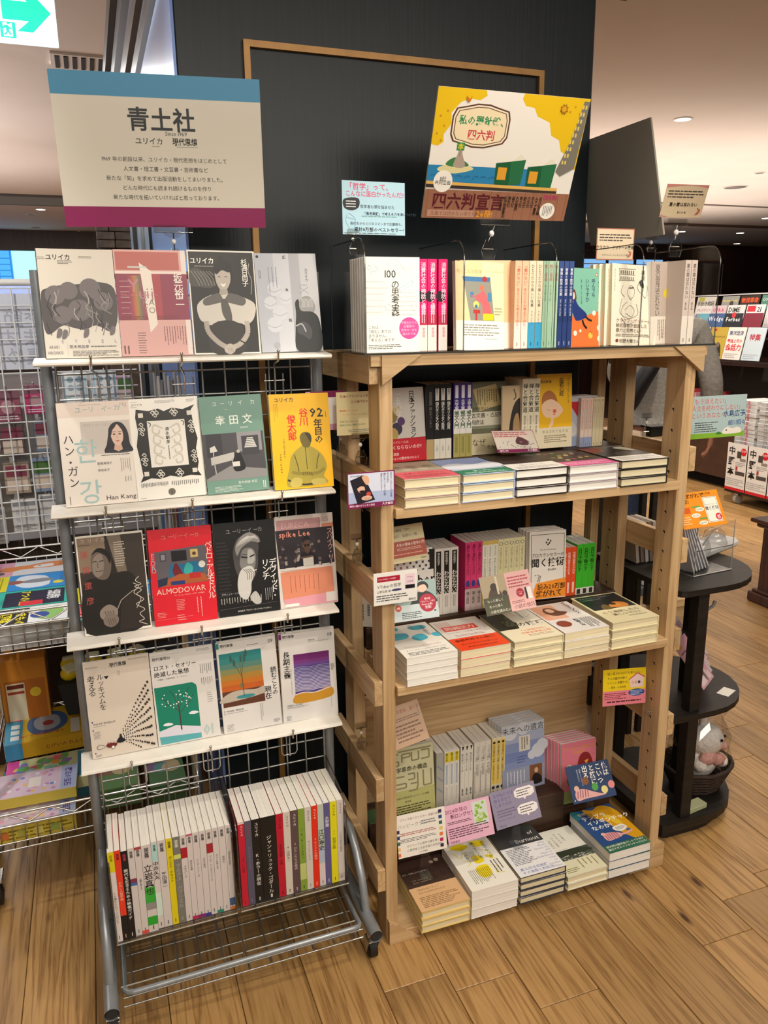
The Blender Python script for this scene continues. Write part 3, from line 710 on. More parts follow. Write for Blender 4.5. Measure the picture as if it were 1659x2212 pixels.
# ---------------------------------------------------------------- cover designs (flat print)
INK = '#1b1918'
def fig(A, cx, ty, s, hair, skin, coat, k=1.0, hairlong=0, shade=None):
    """a small printed head-and-shoulders portrait; s = head height as a fraction of cover height"""
    a = s * A.h / A.w
    A.b([(cx - a * 1.25, ty + s * 3.0), (cx - a * 1.2, ty + s * 1.75), (cx - a * .55, ty + s * 1.25), (cx, ty + s * 1.2), (cx + a * .55, ty + s * 1.25), (cx + a * 1.2, ty + s * 1.75), (cx + a * 1.25, ty + s * 3.0)], coat)
    if hairlong: A.b([(cx - a * .48, ty + s * 1.6), (cx - a * .52, ty + s * .5), (cx, ty - s * .1), (cx + a * .52, ty + s * .5), (cx + a * .50, ty + s * 1.6)], hair)
    A.p([(cx - a * .2, ty + s * .8), (cx + a * .2, ty + s * .8), (cx + a * .24, ty + s * 1.35), (cx, ty + s * 1.5), (cx - a * .24, ty + s * 1.35)], skin)
    A.b([(cx - a * .36, ty + s * .45), (cx - a * .28, ty + s * .08), (cx, ty), (cx + a * .28, ty + s * .08), (cx + a * .36, ty + s * .45), (cx + a * .24, ty + s * .88), (cx, ty + s * 1.02), (cx - a * .24, ty + s * .88)], skin)
    A.b([(cx - a * .40, ty + s * .48), (cx - a * .42, ty + s * .1), (cx - a * .1, ty - s * .1), (cx + a * .3, ty - s * .05), (cx + a * .42, ty + s * .3), (cx + a * .38, ty + s * .5), (cx + a * .2, ty + s * .24), (cx - a * .2, ty + s * .22)], hair)
    for q in (-1, 1): A.e(cx + q * a * .15, ty + s * .5, a * .045, INK, s * .02, 8); A.l([(cx + q * a * .08, ty + s * .42), (cx + q * a * .24, ty + s * .41)], a * .035, INK)
    A.l([(cx, ty + s * .5), (cx + a * .03, ty + s * .66)], a * .025, shade or '#6b5a50'); A.l([(cx - a * .1, ty + s * .8), (cx + a * .1, ty + s * .8)], a * .035, shade or '#6b3a35')
def hand(A, x, y, s, c, c2):
    A.b([(x, y), (x + s, y - s * .4), (x + s * 1.9, y), (x + s * 1.8, y + s * .6), (x + s * .9, y + s * .9), (x, y + s * .6)], c)
    for i in range(4): A.l([(x + s * (.5 + i * .3), y + s * .1), (x + s * (.7 + i * .3), y + s * .75)], s * .07, c2)
KAT = 'ユリイカ'
def a_steel(A):
    A.r(0, 0, .012, 1, '#3a3634'); A.t(KAT, .12, .075, .085, INK, 2, 0, .95); A.m(.02, .07, .11, .10, 2, '#8a8680'); A.m(.27, .10, .46, .14, 3, '#6b6762'); A.m(.55, .06, .72, .085, 2, '#8a8680')
    g1, g2, g3 = '#4d4749', '#6f686a', '#aaa39d'
    # generic drapery masses in the place of the drawn group
    A.b([(.02, .42), (.10, .36), (.30, .33), (.52, .32), (.78, .30), (.98, .36), (.995, .62), (.90, .76), (.70, .70), (.55, .74), (.40, .72), (.26, .70), (.08, .78), (.02, .70)], g1)
    for x, y, r in ((.20, .42, .13), (.38, .38, .12), (.66, .36, .14), (.82, .48, .13), (.50, .56, .15), (.28, .60, .12)): A.e(x, y, r, g2, None, 18)
    rn = random.Random(2)
    for i in range(34):
        x = .06 + rn.random() * .84; y = .36 + rn.random() * .34
        A.curve([(x, y), (x + rn.uniform(-.06, .06), y + .05), (x + rn.uniform(-.1, .1), y + .11)], .006 + rn.random() * .01, rn.choice((g3, '#2f2a2b', '#8b8482')))
    for x, y in ((.20, .80), (.27, .81), (.55, .80), (.90, .78)): A.b([(x, y - .07), (x + .05, y - .06), (x + .03, y), (x - .03, y + .01)], g2)
    for i, ch in enumerate('STEEL'): A.t(ch, .24 + i * .175, .845, .062, '#9a8fb2', 0, 1)
    A.t('ARAKI', .06, .895, .058, '#4a4a55', 0, 0, .62, .005); A.t('HIROHIKO', .04, .948, .058, '#4a4a55', 0, 0, .62, .004)
    A.l([(.30, .87), (.30, .99)], .002, '#999'); A.t('荒木飛呂彦', .32, .895, .052, '#3c3a52', 0); A.m(.60, .885, .97, .905, 1, '#777', 0, 3); A.m(.36, .93, .97, .985, 4, '#84807a')
def a_kato(A):
    A.r(.0, .0, 1, 1, '#d9a8a2'); A.r(.02, .02, .90, .19, '#b8655c'); A.r(.93, .0, 1, .99, '#e6d9d3'); A.r(.0, .20, .98, .225, '#ead8cf')
    A.r(.0, .225, 1, .66, '#8d3a50'); A.r(.32, .225, .62, .66, '#a8474f')
    for i in range(9): A.r(.16 + i * .025, .24, .185 + i * .025, .66, ('#93405a', '#a24a55', '#b05a4e', '#b8714d', '#b0804f', '#8f8054', '#7a6e60', '#8e5560', '#a04a58')[i])
    A.m(.03, .62, .97, .66, 4, '#7a3a40', 0, 9, .5)
    A.p([(.34, .12), (.50, .20), (.53, .70), (.42, .78), (.40, .60), (.36, .30)], '#eadfd3'); A.r(.18, .155, .44, .170, '#c9d2cc')
    A.t('Y', .15, .33, .26, '#b8868e', 0); A.t('u', .30, .40, .24, '#b48a90', 0); A.t('i', .405, .40, .22, '#a87880', 0); A.t('j', .455, .40, .22, '#a87880', 0)
    A.t('KA', .43, .49, .12, '#8a8078', 0, 1); A.t('TO', .43, .565, .12, '#8a8078', 0, 1); A.t('Where the Stories are Born', .05, .42, .042, '#c9808c', 0)
    A.v('坂元裕二', .87, .225, .135, '#f0e8e0', 1, .83); A.m(.05, .27, .2, .62, 7, '#d7b7b5', 0, 5, .1); A.m(.6, .72, .93, .90, 9, '#7b4a50', 1, 5, .25)
    A.m(.24, .77, .36, .98, 9, '#5b4a4a', 0, 4, .22); A.m(.02, .9, .12, .98, 2, '#6b4a4a', 1)
def a_school(A):
    A.r(0, 0, 1, 1, '#e8e4da'); A.r(.02, .015, .985, .985, '#23211f')
    A.b([(.02, .20), (.14, .17), (.28, .24), (.38, .33), (.30, .36), (.14, .35), (.02, .33)], '#4a4744')
    for i in range(7): A.curve([(.04 + i * .045, .20), (.10 + i * .05, .26), (.16 + i * .045, .34)], .010, '#8a8680')
    A.t(KAT, .035, .10, .098, '#f4f2ea', 2, 0, .92); A.m(.10, .145, .44, .16, 1, '#b5b1a8')
    # generic smiling figure in a sailor blouse
    A.b([(.44, .10), (.56, .09), (.64, .14), (.66, .26), (.60, .34), (.44, .34), (.38, .26), (.38, .16)], '#191716')
    A.e(.50, .08, .045, '#191716')
    A.b([(.40, .20), (.50, .14), (.61, .19), (.62, .29), (.56, .37), (.50, .395), (.44, .36), (.40, .29)], '#b9b0a6')
    A.b([(.40, .20), (.50, .13), (.62, .19), (.60, .21), (.50, .19), (.42, .23)], '#191716')
    for q in (.455, .555): A.l([(q - .02, .255), (q, .248), (q + .02, .256)], .008, INK)
    A.b([(.465, .315), (.51, .325), (.55, .312), (.51, .35)], '#efe9e0')
    A.p([(.45, .37), (.56, .37), (.58, .44), (.50, .48), (.43, .44)], '#a89f95')
    A.b([(.10, .52), (.30, .43), (.46, .43), (.58, .42), (.80, .45), (.97, .52), (.93, .66), (.80, .72), (.70, .70), (.30, .72), (.22, .70), (.12, .66)], '#cfc9bf')
    A.b([(.20, .47), (.42, .41), (.50, .47), (.60, .41), (.82, .46), (.78, .53), (.55, .50), (.50, .52), (.46, .50), (.22, .53)], '#5f5c58')
    A.b([(.46, .48), (.54, .48), (.60, .60), (.59, .72), (.52, .68), (.46, .60)], '#55524e')
    A.b([(.30, .71), (.70, .70), (.76, .98), (.26, .98)], '#2f2c2a')
    A.curve([(.21, .68), (.23, .78), (.36, .88), (.50, .94)], .075, '#aaa198'); A.curve([(.82, .68), (.82, .80), (.70, .90), (.56, .94)], .075, '#b3aaa0')
    hand(A, .46, .93, .08, '#b9b0a6', '#7f776e'); A.l([(.70, .87), (.78, .90)], .02, '#1a1817')
    A.v('杉浦日向子', .845, .08, .098, '#f4f2ea', 1, .82); A.curve([(.92, .12), (.90, .2), (.94, .28), (.92, .42)], .008, '#b8b4aa')
def a_grey(A):
    A.r(0, 0, 1, 1, '#b9bac2'); 
    for x0, x1, c in ((.0, .3, '#b0b3bd'), (.3, .55, '#c1c3ca'), (.55, .72, '#a6a7ad'), (.72, 1, '#bcbcc0')): A.r(x0, .0, x1, 1, c)
    for x, y, r in ((.28, .36, .11), (.20, .50, .10), (.34, .60, .12), (.24, .72, .12), (.45, .45, .1)): A.e(x, y, r, '#c6c9d0'); A.curve([(x - r, y), (x, y + .03), (x + r, y)], .01, '#9fa5ad')
    A.e(.05, .035, .022, '#111'); A.v('坂', .48, .02, .06, '#333', 1); A.v('本', .48, .35, .055, '#222', 1); A.v('龍', .50, .66, .055, '#444', 1)
    A.v(KAT, .82, .15, .055, '#222', 1, .95); A.v('一', .76, .28, .13, '#8e9096', 0)
    A.l([(.68, .34), (.84, .41)], .008, '#8e9096'); A.l([(.84, .34), (.68, .41)], .008, '#8e9096')
    A.m(.05, .17, .09, .26, 2, '#667', 1); A.m(.18, .14, .36, .44, 3, '#778', 1, 3, .15)
    A.b([(.66, .50), (.74, .44), (.84, .44), (.91, .50), (.92, .57), (.86, .62), (.76, .62), (.68, .58)], '#8d8d8d')
    for i in range(9): A.curve([(.70 + i * .022, .46), (.72 + i * .02, .50), (.70 + i * .022, .55)], .006, '#c9c9c9')
    A.b([(.60, .62), (.60, .50), (.66, .47), (.68, .58), (.88, .60), (.98, .70), (.97, .99), (.58, .99), (.57, .78)], '#1c1c1e')
    A.b([(.62, .72), (.74, .70), (.84, .78), (.80, .88), (.70, .84), (.60, .80)], '#3e3e42'); A.curve([(.58, .74), (.68, .72), (.74, .80)], .02, '#a8a8aa'); A.e(.25, .93, .05, '#a2a4a8')
def a_hankang(A):
    A.r(0, 0, 1, .14, '#dfcfc4'); A.t('ユ', .24, .075, .095, '#83a8a6', 0); A.t('ー', .34, .075, .085, '#83a8a6', 0); A.t('リ', .42, .072, .095, '#83a8a6', 0); A.t('イ', .60, .072, .10, '#83a8a6', 0); A.t('ー', .69, .07, .07, '#83a8a6', 0); A.t('カ', .78, .065, .095, '#83a8a6', 0)
    A.m(.3, .025, .62, .035, 1, '#999'); A.m(.86, .02, .97, .07, 5, '#888', 1, 3, .25)
    A.r(.30, .19, .985, .50, '#c9c0b8'); A.t('해독할 수 있는 내일이고 오늘', .34, .225, .045, '#a39b95', 0, 0, .8)
    A.b([(.62, .50), (.64, .42), (.67, .33), (.69, .26), (.75, .215), (.83, .205), (.90, .235), (.95, .31), (.965, .42), (.985, .50)], '#1f1b22')
    A.p([(.76, .40), (.84, .40), (.86, .48), (.80, .495), (.73, .485)], '#cfa893'); A.b([(.705, .33), (.715, .27), (.76, .235), (.83, .235), (.875, .28), (.88, .35), (.86, .40), (.80, .435), (.74, .41)], '#dcbcaa')
    A.b([(.695, .34), (.705, .27), (.745, .225), (.80, .215), (.78, .25), (.735, .285), (.715, .33)], '#1f1b22'); A.b([(.80, .215), (.86, .225), (.905, .29), (.905, .38), (.885, .37), (.875, .30), (.84, .255)], '#1f1b22')
    for q in (.755, .835): A.b([(q - .022, .325), (q, .317), (q + .022, .325), (q, .331)], '#2a2020'); A.l([(q - .026, .303), (q + .024, .300)], .007, '#3a2c2a')
    A.l([(.795, .335), (.788, .362), (.80, .368)], .006, '#b08d7c'); A.b([(.768, .390), (.797, .385), (.825, .390), (.797, .398)], '#b8665f'); A.b([(.60, .50), (.68, .465), (.74, .475), (.79, .50)], '#22242e'); A.b([(.80, .50), (.86, .475), (.95, .46), (.985, .50)], '#22242e'); A.l([(.22, .51), (.96, .50)], .002, '#aaa'); A.m(.55, .515, .97, .53, 1, '#666')
    for i, ch in enumerate('ハン・ガン'): A.v(ch, .12 + .022 * (i > 2), .30 + i * .11 - (.025 if i > 2 else 0), .155, '#26222a', 0)
    A.v('한', .36, .345, .38, '#9dc0be', 0, 1, .95); A.v('강', .37, .74, .38, '#9dc0be', 0, 1, .95)
    A.t('斎藤真理子', .48, .60, .042, '#555', 0); A.t('×', .50, .63, .03, '#777', 0); A.t('宮地尚子', .48, .665, .042, '#555', 0); A.m(.80, .56, .95, .70, 5, '#777', 1, 8, .2); A.m(.84, .74, .95, .80, 3, '#777', 1, 9, .2)
    A.t('Han Kang', .56, .935, .092, '#2c2a2a', 0, 0, 1.15); A.m(.05, .90, .08, .98, 1, '#888', 1)
def a_frame(A):
    A.t(KAT, .03, .055, .042, '#333', 1); A.m(.03, .025, .14, .03, 1, '#777'); A.m(.03, .07, .12, .085, 2, '#999'); A.m(.38, .02, .68, .05, 3, '#999'); A.m(.84, .02, .97, .05, 3, '#999')
    K = '#22211c'
    A.p([(.10, .10), (.28, .12), (.42, .10), (.5, .13), (.62, .10), (.78, .12), (.96, .08), (.90, .13), (.92, .30), (.96, .42), (.92, .52), (.94, .66), (.91, .74), (.965, .80), (.80, .785), (.66, .80), (.5, .775), (.36, .80), (.22, .785), (.06, .82), (.11, .76), (.09, .62), (.06, .46), (.10, .32), (.08, .18)], K)
    A.r(.24, .22, .79, .68, '#e8e4dc'); W_ = '#d8d4ca'
    for x in (.16, .87):
        for y in (.16, .74): A.r(x - .035, y - .022, x + .035, y + .022, W_)
    for x, y in ((.36, .145), (.64, .145), (.36, .755), (.64, .755), (.15, .30), (.15, .60), (.88, .30), (.88, .60)):
        for dx, dy in ((-.03, 0), (.03, 0), (0, -.025), (0, .025)) if x in (.36, .64) else ((0, -.045), (0, .045), (-.02, 0), (.02, 0)):
            A.curve([(x + dx - .03, y + dy), (x + dx, y + dy - .02), (x + dx + .03, y + dy), (x + dx + .01, y + dy + .015), (x + dx - .01, y + dy)], .013, W_)
    for sx in (-1, 1):
        for y in (.30, .40, .50, .60): A.curve([(.51 + sx * .05, y), (.51 + sx * .17, y - .04), (.51 + sx * .20, y + .03), (.51 + sx * .12, y + .05), (.51 + sx * .10, y + .01)], .022, '#cfcabc')
    for x, y in ((.27, .25), (.76, .25)): A.curve([(x - .02, y - .02), (x + .02, y), (x, y + .03)], .012, '#555')
    A.v('須永朝彦', .52, .285, .058, '#333', 1, 1.12); A.m(.505, .47, .535, .62, 1, '#777', 1)
    A.m(.06, .83, .46, .875, 18, '#444', 1, 4, .35); A.m(.50, .83, .92, .88, 14, '#555', 1, 6, .3); A.e(.50, .935, .052, '#4f4c42'); A.e(.50, .935, .045, '#6d6a5e'); A.t('S', .50, .935, .08, '#37342c', 1, 1); A.m(.04, .975, .13, .985, 1, '#888')
def a_green(A):
    A.r(0, 0, 1, 1, '#6d9284'); 
    for ch, x in zip('ユーリイカ', (.20, .33, .46, .62, .82)): A.t(ch, x, .075, .085, '#dfe6df', 0)
    A.t('—', .42, .13, .06, '#dfe6df', 0, 1); A.t('幸', .31, .245, .165, '#e6ece4', 1, 1); A.t('田', .53, .245, .165, '#e6ece4', 1, 1); A.t('文', .75, .245, .165, '#e6ece4', 1, 1); A.t('生誕120年', .62, .33, .03, '#dfe6df', 0)
    A.r(.0, .38, .985, .86, '#47454a'); A.r(.05, .38, .30, .62, '#35333a'); A.r(.55, .38, .95, .58, '#8d8c90'); A.r(.62, .42, .90, .62, '#3c3a40')
    A.p([(.10, .62), (.48, .58), (.48, .66), (.10, .70)], '#b9b7b2'); A.l([(.15, .68), (.17, .84)], .02, '#a5a39e'); A.l([(.44, .64), (.46, .80)], .02, '#a5a39e'); A.p([(.0, .84), (.4, .72), (.985, .78), (.985, .86), (.0, .86)], '#8a8888')
    A.p([(.10, .52), (.18, .50), (.22, .56), (.10, .57)], '#cfcdc6'); A.l([(.15, .56), (.15, .61)], .012, '#cfcdc6')
    for i in range(6): A.r(.66 + .01 * i, .53 - i * .018, .86 - .01 * i, .543 - i * .018, '#cfcdc8')
    A.b([(.50, .60), (.56, .57), (.62, .66), (.64, .76), (.48, .78), (.44, .70)], '#17161a'); A.e(.55, .575, .028, '#b5aea4'); A.r(.44, .68, .56, .73, '#d6d4ce')
    A.t('青木奈緒 幸田', .50, .90, .05, '#dfe6df', 0); A.m(.12, .925, .58, .985, 5, '#dfe6df', 0, 4, .3); A.m(.90, .90, .96, .98, 2, '#dfe6df', 1)
def a_yellow(A):
    A.r(0, 0, 1, 1, '#f0b80e'); A.t(KAT, .08, .062, .082, INK, 2); A.m(.06, .10, .14, .30, 3, '#6b5a18', 1, 3, .2)
    A.t('92', .78, .20, .20, INK, 2, 1, 1.1); A.v('年目の', .795, .275, .15, INK, 2, .88)
    A.v('谷川', .56, .155, .155, '#d8331c', 2, .93); A.v('俊太郎', .35, .22, .155, '#d8331c', 2, .90); A.v('SHUNTARO', .20, .46, .042, INK, 1, .95); A.v('TANIKAWA', .13, .62, .042, INK, 1, .95)
    g, d = '#a8983a', '#3b3518'
    A.b([(.26, .78), (.30, .66), (.42, .58), (.55, .54), (.70, .58), (.84, .66), (.90, .78), (.84, .88), (.88, .96), (.30, .985), (.20, .93)], g)
    A.b([(.52, .56), (.47, .47), (.50, .42), (.58, .405), (.65, .43), (.66, .50), (.62, .565)], '#6b5f28'); A.b([(.56, .42), (.64, .42), (.67, .47), (.65, .52), (.60, .46)], d)
    A.curve([(.30, .82), (.42, .84), (.56, .84), (.66, .86)], .05, '#8f8132'); A.curve([(.86, .80), (.76, .84), (.62, .85)], .05, '#8f8132')
    A.curve([(.36, .64), (.40, .74), (.42, .82)], .012, d); A.curve([(.78, .64), (.74, .72), (.72, .80)], .012, d); A.curve([(.55, .57), (.56, .7), (.56, .8)], .01, d)
    A.curve([(.22, .90), (.40, .95), (.60, .96), (.84, .93)], .03, d); A.b([(.26, .93), (.34, .88), (.46, .9), (.44, .97), (.30, .985)], '#c2b25a'); A.b([(.62, .92), (.74, .90), (.86, .92), (.84, .97), (.66, .97)], '#c2b25a')
    for i in range(5): A.l([(.48 + i * .035, .83), (.50 + i * .035, .87)], .008, d)
    A.m(.93, .20, .95, .26, 1, '#5b4a18', 1)
def a_hasumi(A):
    A.r(0, 0, 1, 1, '#e4dfd4'); A.r(.02, .018, .985, .975, '#3c352f'); A.r(.02, .018, .42, .36, '#8b7865'); A.p([(.42, .018), (.46, .018), (.56, .42), (.46, .40)], '#2c2621'); A.p([(.46, .018), (.66, .018), (.72, .45), (.58, .42)], '#7b6d5f')
    for ch, x in zip('ユリイカ', (.06, .17, .27, .36)): A.t(ch, x, .05, .075, '#c6b49c', 0)
    A.m(.03, .085, .22, .10, 1, '#4a3f35')
    A.b([(.05, .50), (.28, .42), (.52, .40), (.74, .40), (.84, .52), (.86, .98), (.05, .98)], '#24201d')
    A.b([(.19, .28), (.22, .18), (.32, .135), (.44, .17), (.49, .26), (.47, .38), (.40, .45), (.28, .44), (.20, .37)], '#6e6259'); A.b([(.22, .26), (.28, .20), (.36, .20), (.38, .30), (.34, .40), (.26, .42), (.21, .36)], '#8f8177')
    A.b([(.21, .20), (.30, .135), (.42, .15), (.49, .22), (.47, .30), (.42, .22), (.30, .17)], '#1b1715')
    for q in (.25, .35): A.l([(q - .03, .265), (q + .03, .262)], .014, '#2a2320')
    A.curve([(.25, .36), (.30, .365), (.35, .358)], .010, '#2a2320'); A.curve([(.30, .27), (.285, .31), (.30, .33)], .010, '#5a4d44')
    A.p([(.52, .98), (.58, .70), (.78, .60), (.97, .57), (.975, .975)], '#302a25'); A.l([(.50, .78), (.58, .68), (.76, .60), (.93, .565)], .012, '#a89e92'); hand(A, .26, .76, .13, '#8f8177', '#3f3630'); hand(A, .30, .84, .11, '#7d7066', '#3f3630')
    for i, ch in enumerate('蓮實重彦'): A.v(ch, .105 + i * .008, .145 + i * .155, .125, '#b3524a', 0)
    A.m(.55, .08, .72, .34, 11, '#c9c1b4', 0, 4, .35)
    A.curve([(.88, .46), (.82, .50), (.90, .54), (.80, .56), (.90, .60), (.82, .64), (.92, .70), (.80, .74), (.92, .80), (.84, .84), (.90, .90), (.82, .92), (.94, .96)], .010, '#cfc7ba'); A.curve([(.78, .52), (.86, .56), (.78, .62), (.88, .68), (.80, .78)], .009, '#cfc7ba')
def a_red(A):
    A.r(0, 0, 1, 1, '#d3202f')
    for ch, x in zip('ユーリーイーカ', (.20, .31, .38, .47, .55, .65, .72)): A.t(ch, x, .085, .085, '#c98f78', 0)
    A.p([(.08, .23), (.90, .20), (.90, .585), (.10, .60)], '#5f5a60'); A.r(.16, .25, .26, .335, '#4a4850'); A.r(.18, .265, .24, .32, '#8a8890'); A.r(.34, .235, .58, .345, '#1c1b20'); A.r(.64, .235, .76, .32, '#c8b070'); A.e(.70, .28, .03, '#5a3a30')
    A.b([(.28, .46), (.34, .37), (.50, .38), (.66, .36), (.78, .38), (.82, .46), (.70, .52), (.36, .53)], '#1f6a90'); A.b([(.34, .44), (.40, .36), (.46, .42), (.50, .50), (.38, .50)], '#6e1f2c'); A.b([(.52, .44), (.58, .37), (.66, .41), (.64, .48), (.54, .49)], '#3aa3a0')
    A.e(.81, .40, .055, '#d8d4cc'); A.p([(.16, .55), (.44, .48), (.84, .50), (.90, .58), (.12, .60)], '#a8582f'); A.r(.30, .55, .52, .59, '#2a3a70'); A.r(.60, .48, .78, .54, '#b32c28'); A.p([(.10, .52), (.26, .50), (.24, .58), (.10, .60)], '#283048')
    A.v('PEDRO', .055, .24, .10, '#9fb6c2', 0, .62); A.t('ALMODOVAR', .06, .645, .125, '#e8c9b8', 0, 0, .98); A.v('ペドロ・アルモドバル', .935, .17, .125, '#f0ddd0', 0, .745); A.t('『ザ・ルーム・ネクスト・ドア』の可能性', .32, .70, .026, '#f0d8cc', 0)
    A.m(.36, .74, .50, .86, 7, '#e8a9a0', 0, 4, .3); A.m(.05, .86, .20, .92, 4, '#e8a9a0', 0, 5, .3); A.m(.36, .90, .50, .97, 3, '#e8a9a0', 0, 6, .3); A.m(.66, .74, .78, .95, 2, '#e8a9a0', 1, 5, .2); A.l([(.04, .94), (.60, .93)], .002, '#e8a9a0')
def a_lynch(A):
    A.r(0, 0, 1, 1, '#1a191a')
    for ch, x in zip('ユーリーイーカ', (.20, .31, .38, .47, .55, .65, .72)): A.t(ch, x, .095, .082, '#a8a8a8', 0)
    for i in range(18): A.r(.03, .20 + i * .038, .03 + (.16 + (i * 7 % 5) * .012), .215 + i * .038, '#2e2d2e')
    s1, s2, s3 = '#b4b2af', '#7e7c7a', '#4a4848'
    A.b([(.30, .44), (.30, .30), (.38, .18), (.50, .15), (.64, .17), (.72, .26), (.70, .36), (.68, .50), (.60, .62), (.44, .66), (.34, .56)], s3)
    A.b([(.34, .26), (.44, .16), (.58, .12), (.72, .17), (.74, .24), (.60, .22), (.44, .28), (.36, .36)], '#8c8a88')
    for i in range(12): A.curve([(.36 + i * .025, .26 - i * .006), (.44 + i * .02, .20 - i * .004), (.56 + i * .014, .155 + i * .004)], .008, '#cfcdca')
    A.b([(.40, .40), (.46, .30), (.60, .29), (.66, .36), (.64, .48), (.56, .58), (.46, .56), (.40, .48)], s2); A.b([(.54, .31), (.62, .32), (.64, .42), (.58, .46), (.53, .42)], s1)
    A.l([(.42, .375), (.52, .39)], .022, '#1a1919'); A.l([(.56, .385), (.64, .365)], .022, '#1a1919'); A.l([(.43, .35), (.52, .36)], .010, '#302f2f'); A.b([(.53, .38), (.56, .38), (.575, .45), (.52, .45)], s1)
    A.b([(.34, .62), (.40, .52), (.52, .48), (.60, .50), (.62, .58), (.56, .66), (.54, .76), (.46, .84), (.36, .80), (.33, .72)], '#c9c7c3')
    for i in range(4): A.curve([(.44 + i * .035, .51), (.50 + i * .035, .56), (.50 + i * .03, .63)], .010, '#6a6866')
    A.curve([(.60, .535), (.66, .53)], .012, '#efeee8'); A.b([(.52, .82), (.62, .76), (.70, .88), (.60, .90)], '#b8b6b2')
    A.v('デヴィッド・', .93, .43, .135, '#e9e7e2', 1, .82); A.v('リンチ', .81, .43, .135, '#e9e7e2', 1, .82); A.t('デヴィッド・リンチとの対話', .06, .76, .035, '#dedcd6', 0)
    A.m(.03, .80, .72, .87, 16, '#c9c7c2', 1, 7, .22); A.m(.76, .74, .90, .88, 4, '#c9c7c2', 1, 4, .2); A.l([(.02, .92), (.98, .90)], .002, '#999'); A.t('高崎俊夫「生きているものはいつも赤い」', .30, .955, .030, '#dedcd6', 0)
def a_spike(A):
    A.r(0, 0, 1, 1, '#d8cfc8'); A.r(.02, .03, .78, .145, '#b58a8c'); A.t('EURECA', .10, .09, .13, '#d2aaa8', 0, 0, 1.0); A.t('05', .93, .05, .12, '#c49a98', 0, 2); A.r(.8, .10, 1, .15, '#c9836a')
    A.p([(.0, .14), (.98, .14), (.99, .545), (.03, .56)], '#2f2a30'); rn = random.Random(5)
    for i in range(26): x = .05 + rn.random() * .9; y = .28 + rn.random() * .22; A.e(x, y, .026, rn.choice(('#4a3f42', '#6b5a55', '#82736a')), None, 10); A.r(x - .02, y + .035, x + .02, y + .08, rn.choice(('#3a3338', '#a09890', '#26222a')))
    A.b([(.38, .54), (.42, .42), (.56, .40), (.66, .44), (.68, .54)], '#1e1b22'); A.b([(.46, .34), (.49, .28), (.56, .28), (.58, .36), (.52, .42)], '#5d4236'); A.b([(.44, .27), (.52, .22), (.60, .27), (.52, .26)], '#17151a'); A.e(.495, .325, .022, '#111'); A.e(.545, .325, .022, '#111'); A.r(.44, .46, .62, .555, '#c9c5bc'); A.l([(.40, .46), (.62, .45)], .03, '#5d4236')
    A.t('spike Lee', .05, .185, .135, '#e0907c', 2, 0, .92)
    A.v('スパイク・リー', .93, .16, .115, '#d9a6a0', 0, .78); A.p([(.04, .60), (.94, .575), (.95, .87), (.06, .90)], '#d98a6c'); A.p([(.06, .90), (.95, .87), (.98, .99), (.10, .99)], '#dc9aa6'); A.r(.80, .87, .98, .975, '#ddd6d0'); A.m(.16, .65, .72, .85, 7, '#8a4a3a', 1, 4, .1)
    A.r(.05, .56, .98, .585, '#d8cfc8'); A.r(.08, .955, .32, .985, '#f0ece6')
def a_lookism(A):
    A.t('現代思想', .52, .06, .072, INK, 2, 1, .9); A.m(.03, .05, .22, .07, 2, '#8a857c'); A.m(.68, .02, .97, .04, 2, '#8a857c'); A.l([(.25, .085), (.66, .083)], .0015, '#aaa'); A.t('11', .52, .15, .12, '#a8a196', 0, 1)
    A.v('ルッキズムを', .235, .135, .108, '#201d1c', 0, .90); A.v('考える', .10, .145, .13, '#201d1c', 0, .82); A.p([(.29, .165), (.37, .165), (.33, .20)], INK)
    A.e(.05, .62, .012, '#4a4a8a'); A.t('西倉実季 堀田義太郎', .06, .645, .036, '#6b665e', 0); A.m(.06, .665, .25, .675, 1, '#888'); A.m(.05, .72, .16, .80, 6, '#777', 0, 4, .3); A.e(.05, .705, .012, '#4a4a8a'); A.e(.05, .945, .012, '#4a4a8a'); A.m(.05, .96, .14, .985, 2, '#888')
    rn = random.Random(3)
    for i in range(15):
        for j in range(9):
            x = .50 + i * .034 + rn.uniform(-.006, .006); y = .80 - i * .010 + (j - 4) * (.008 + i * .0032) * 1.9 + rn.uniform(-.004, .004)
            if x > .97 or y > .97: continue
            s = .008 + i * .0008; A.p([(x - s, y), (x - s * .4, y + s * .6), (x, y + s * .5), (x + s, y + s * .4), (x + s * .5, y - s * .2), (x + s * .6, y - s), (x, y - s * .6), (x - s * .8, y - s)], '#2c2522')
    A.b([(.38, .86), (.42, .82), (.46, .80), (.48, .83), (.52, .86), (.44, .875)], '#26232a'); A.e(.45, .795, .018, '#3a2a24')
    A.b([(.22, .88), (.26, .86), (.38, .87), (.36, .90), (.26, .905)], '#6e2f2a'); A.curve([(.22, .885), (.12, .86), (.08, .89), (.12, .905), (.20, .895)], .006, '#333'); A.e(.32, .905, .028, '#4a3a38'); A.e(.32, .905, .022, '#efe9e0')
    for x in (.25, .29, .34): A.e(x, .855, .008, '#8a2f2a')
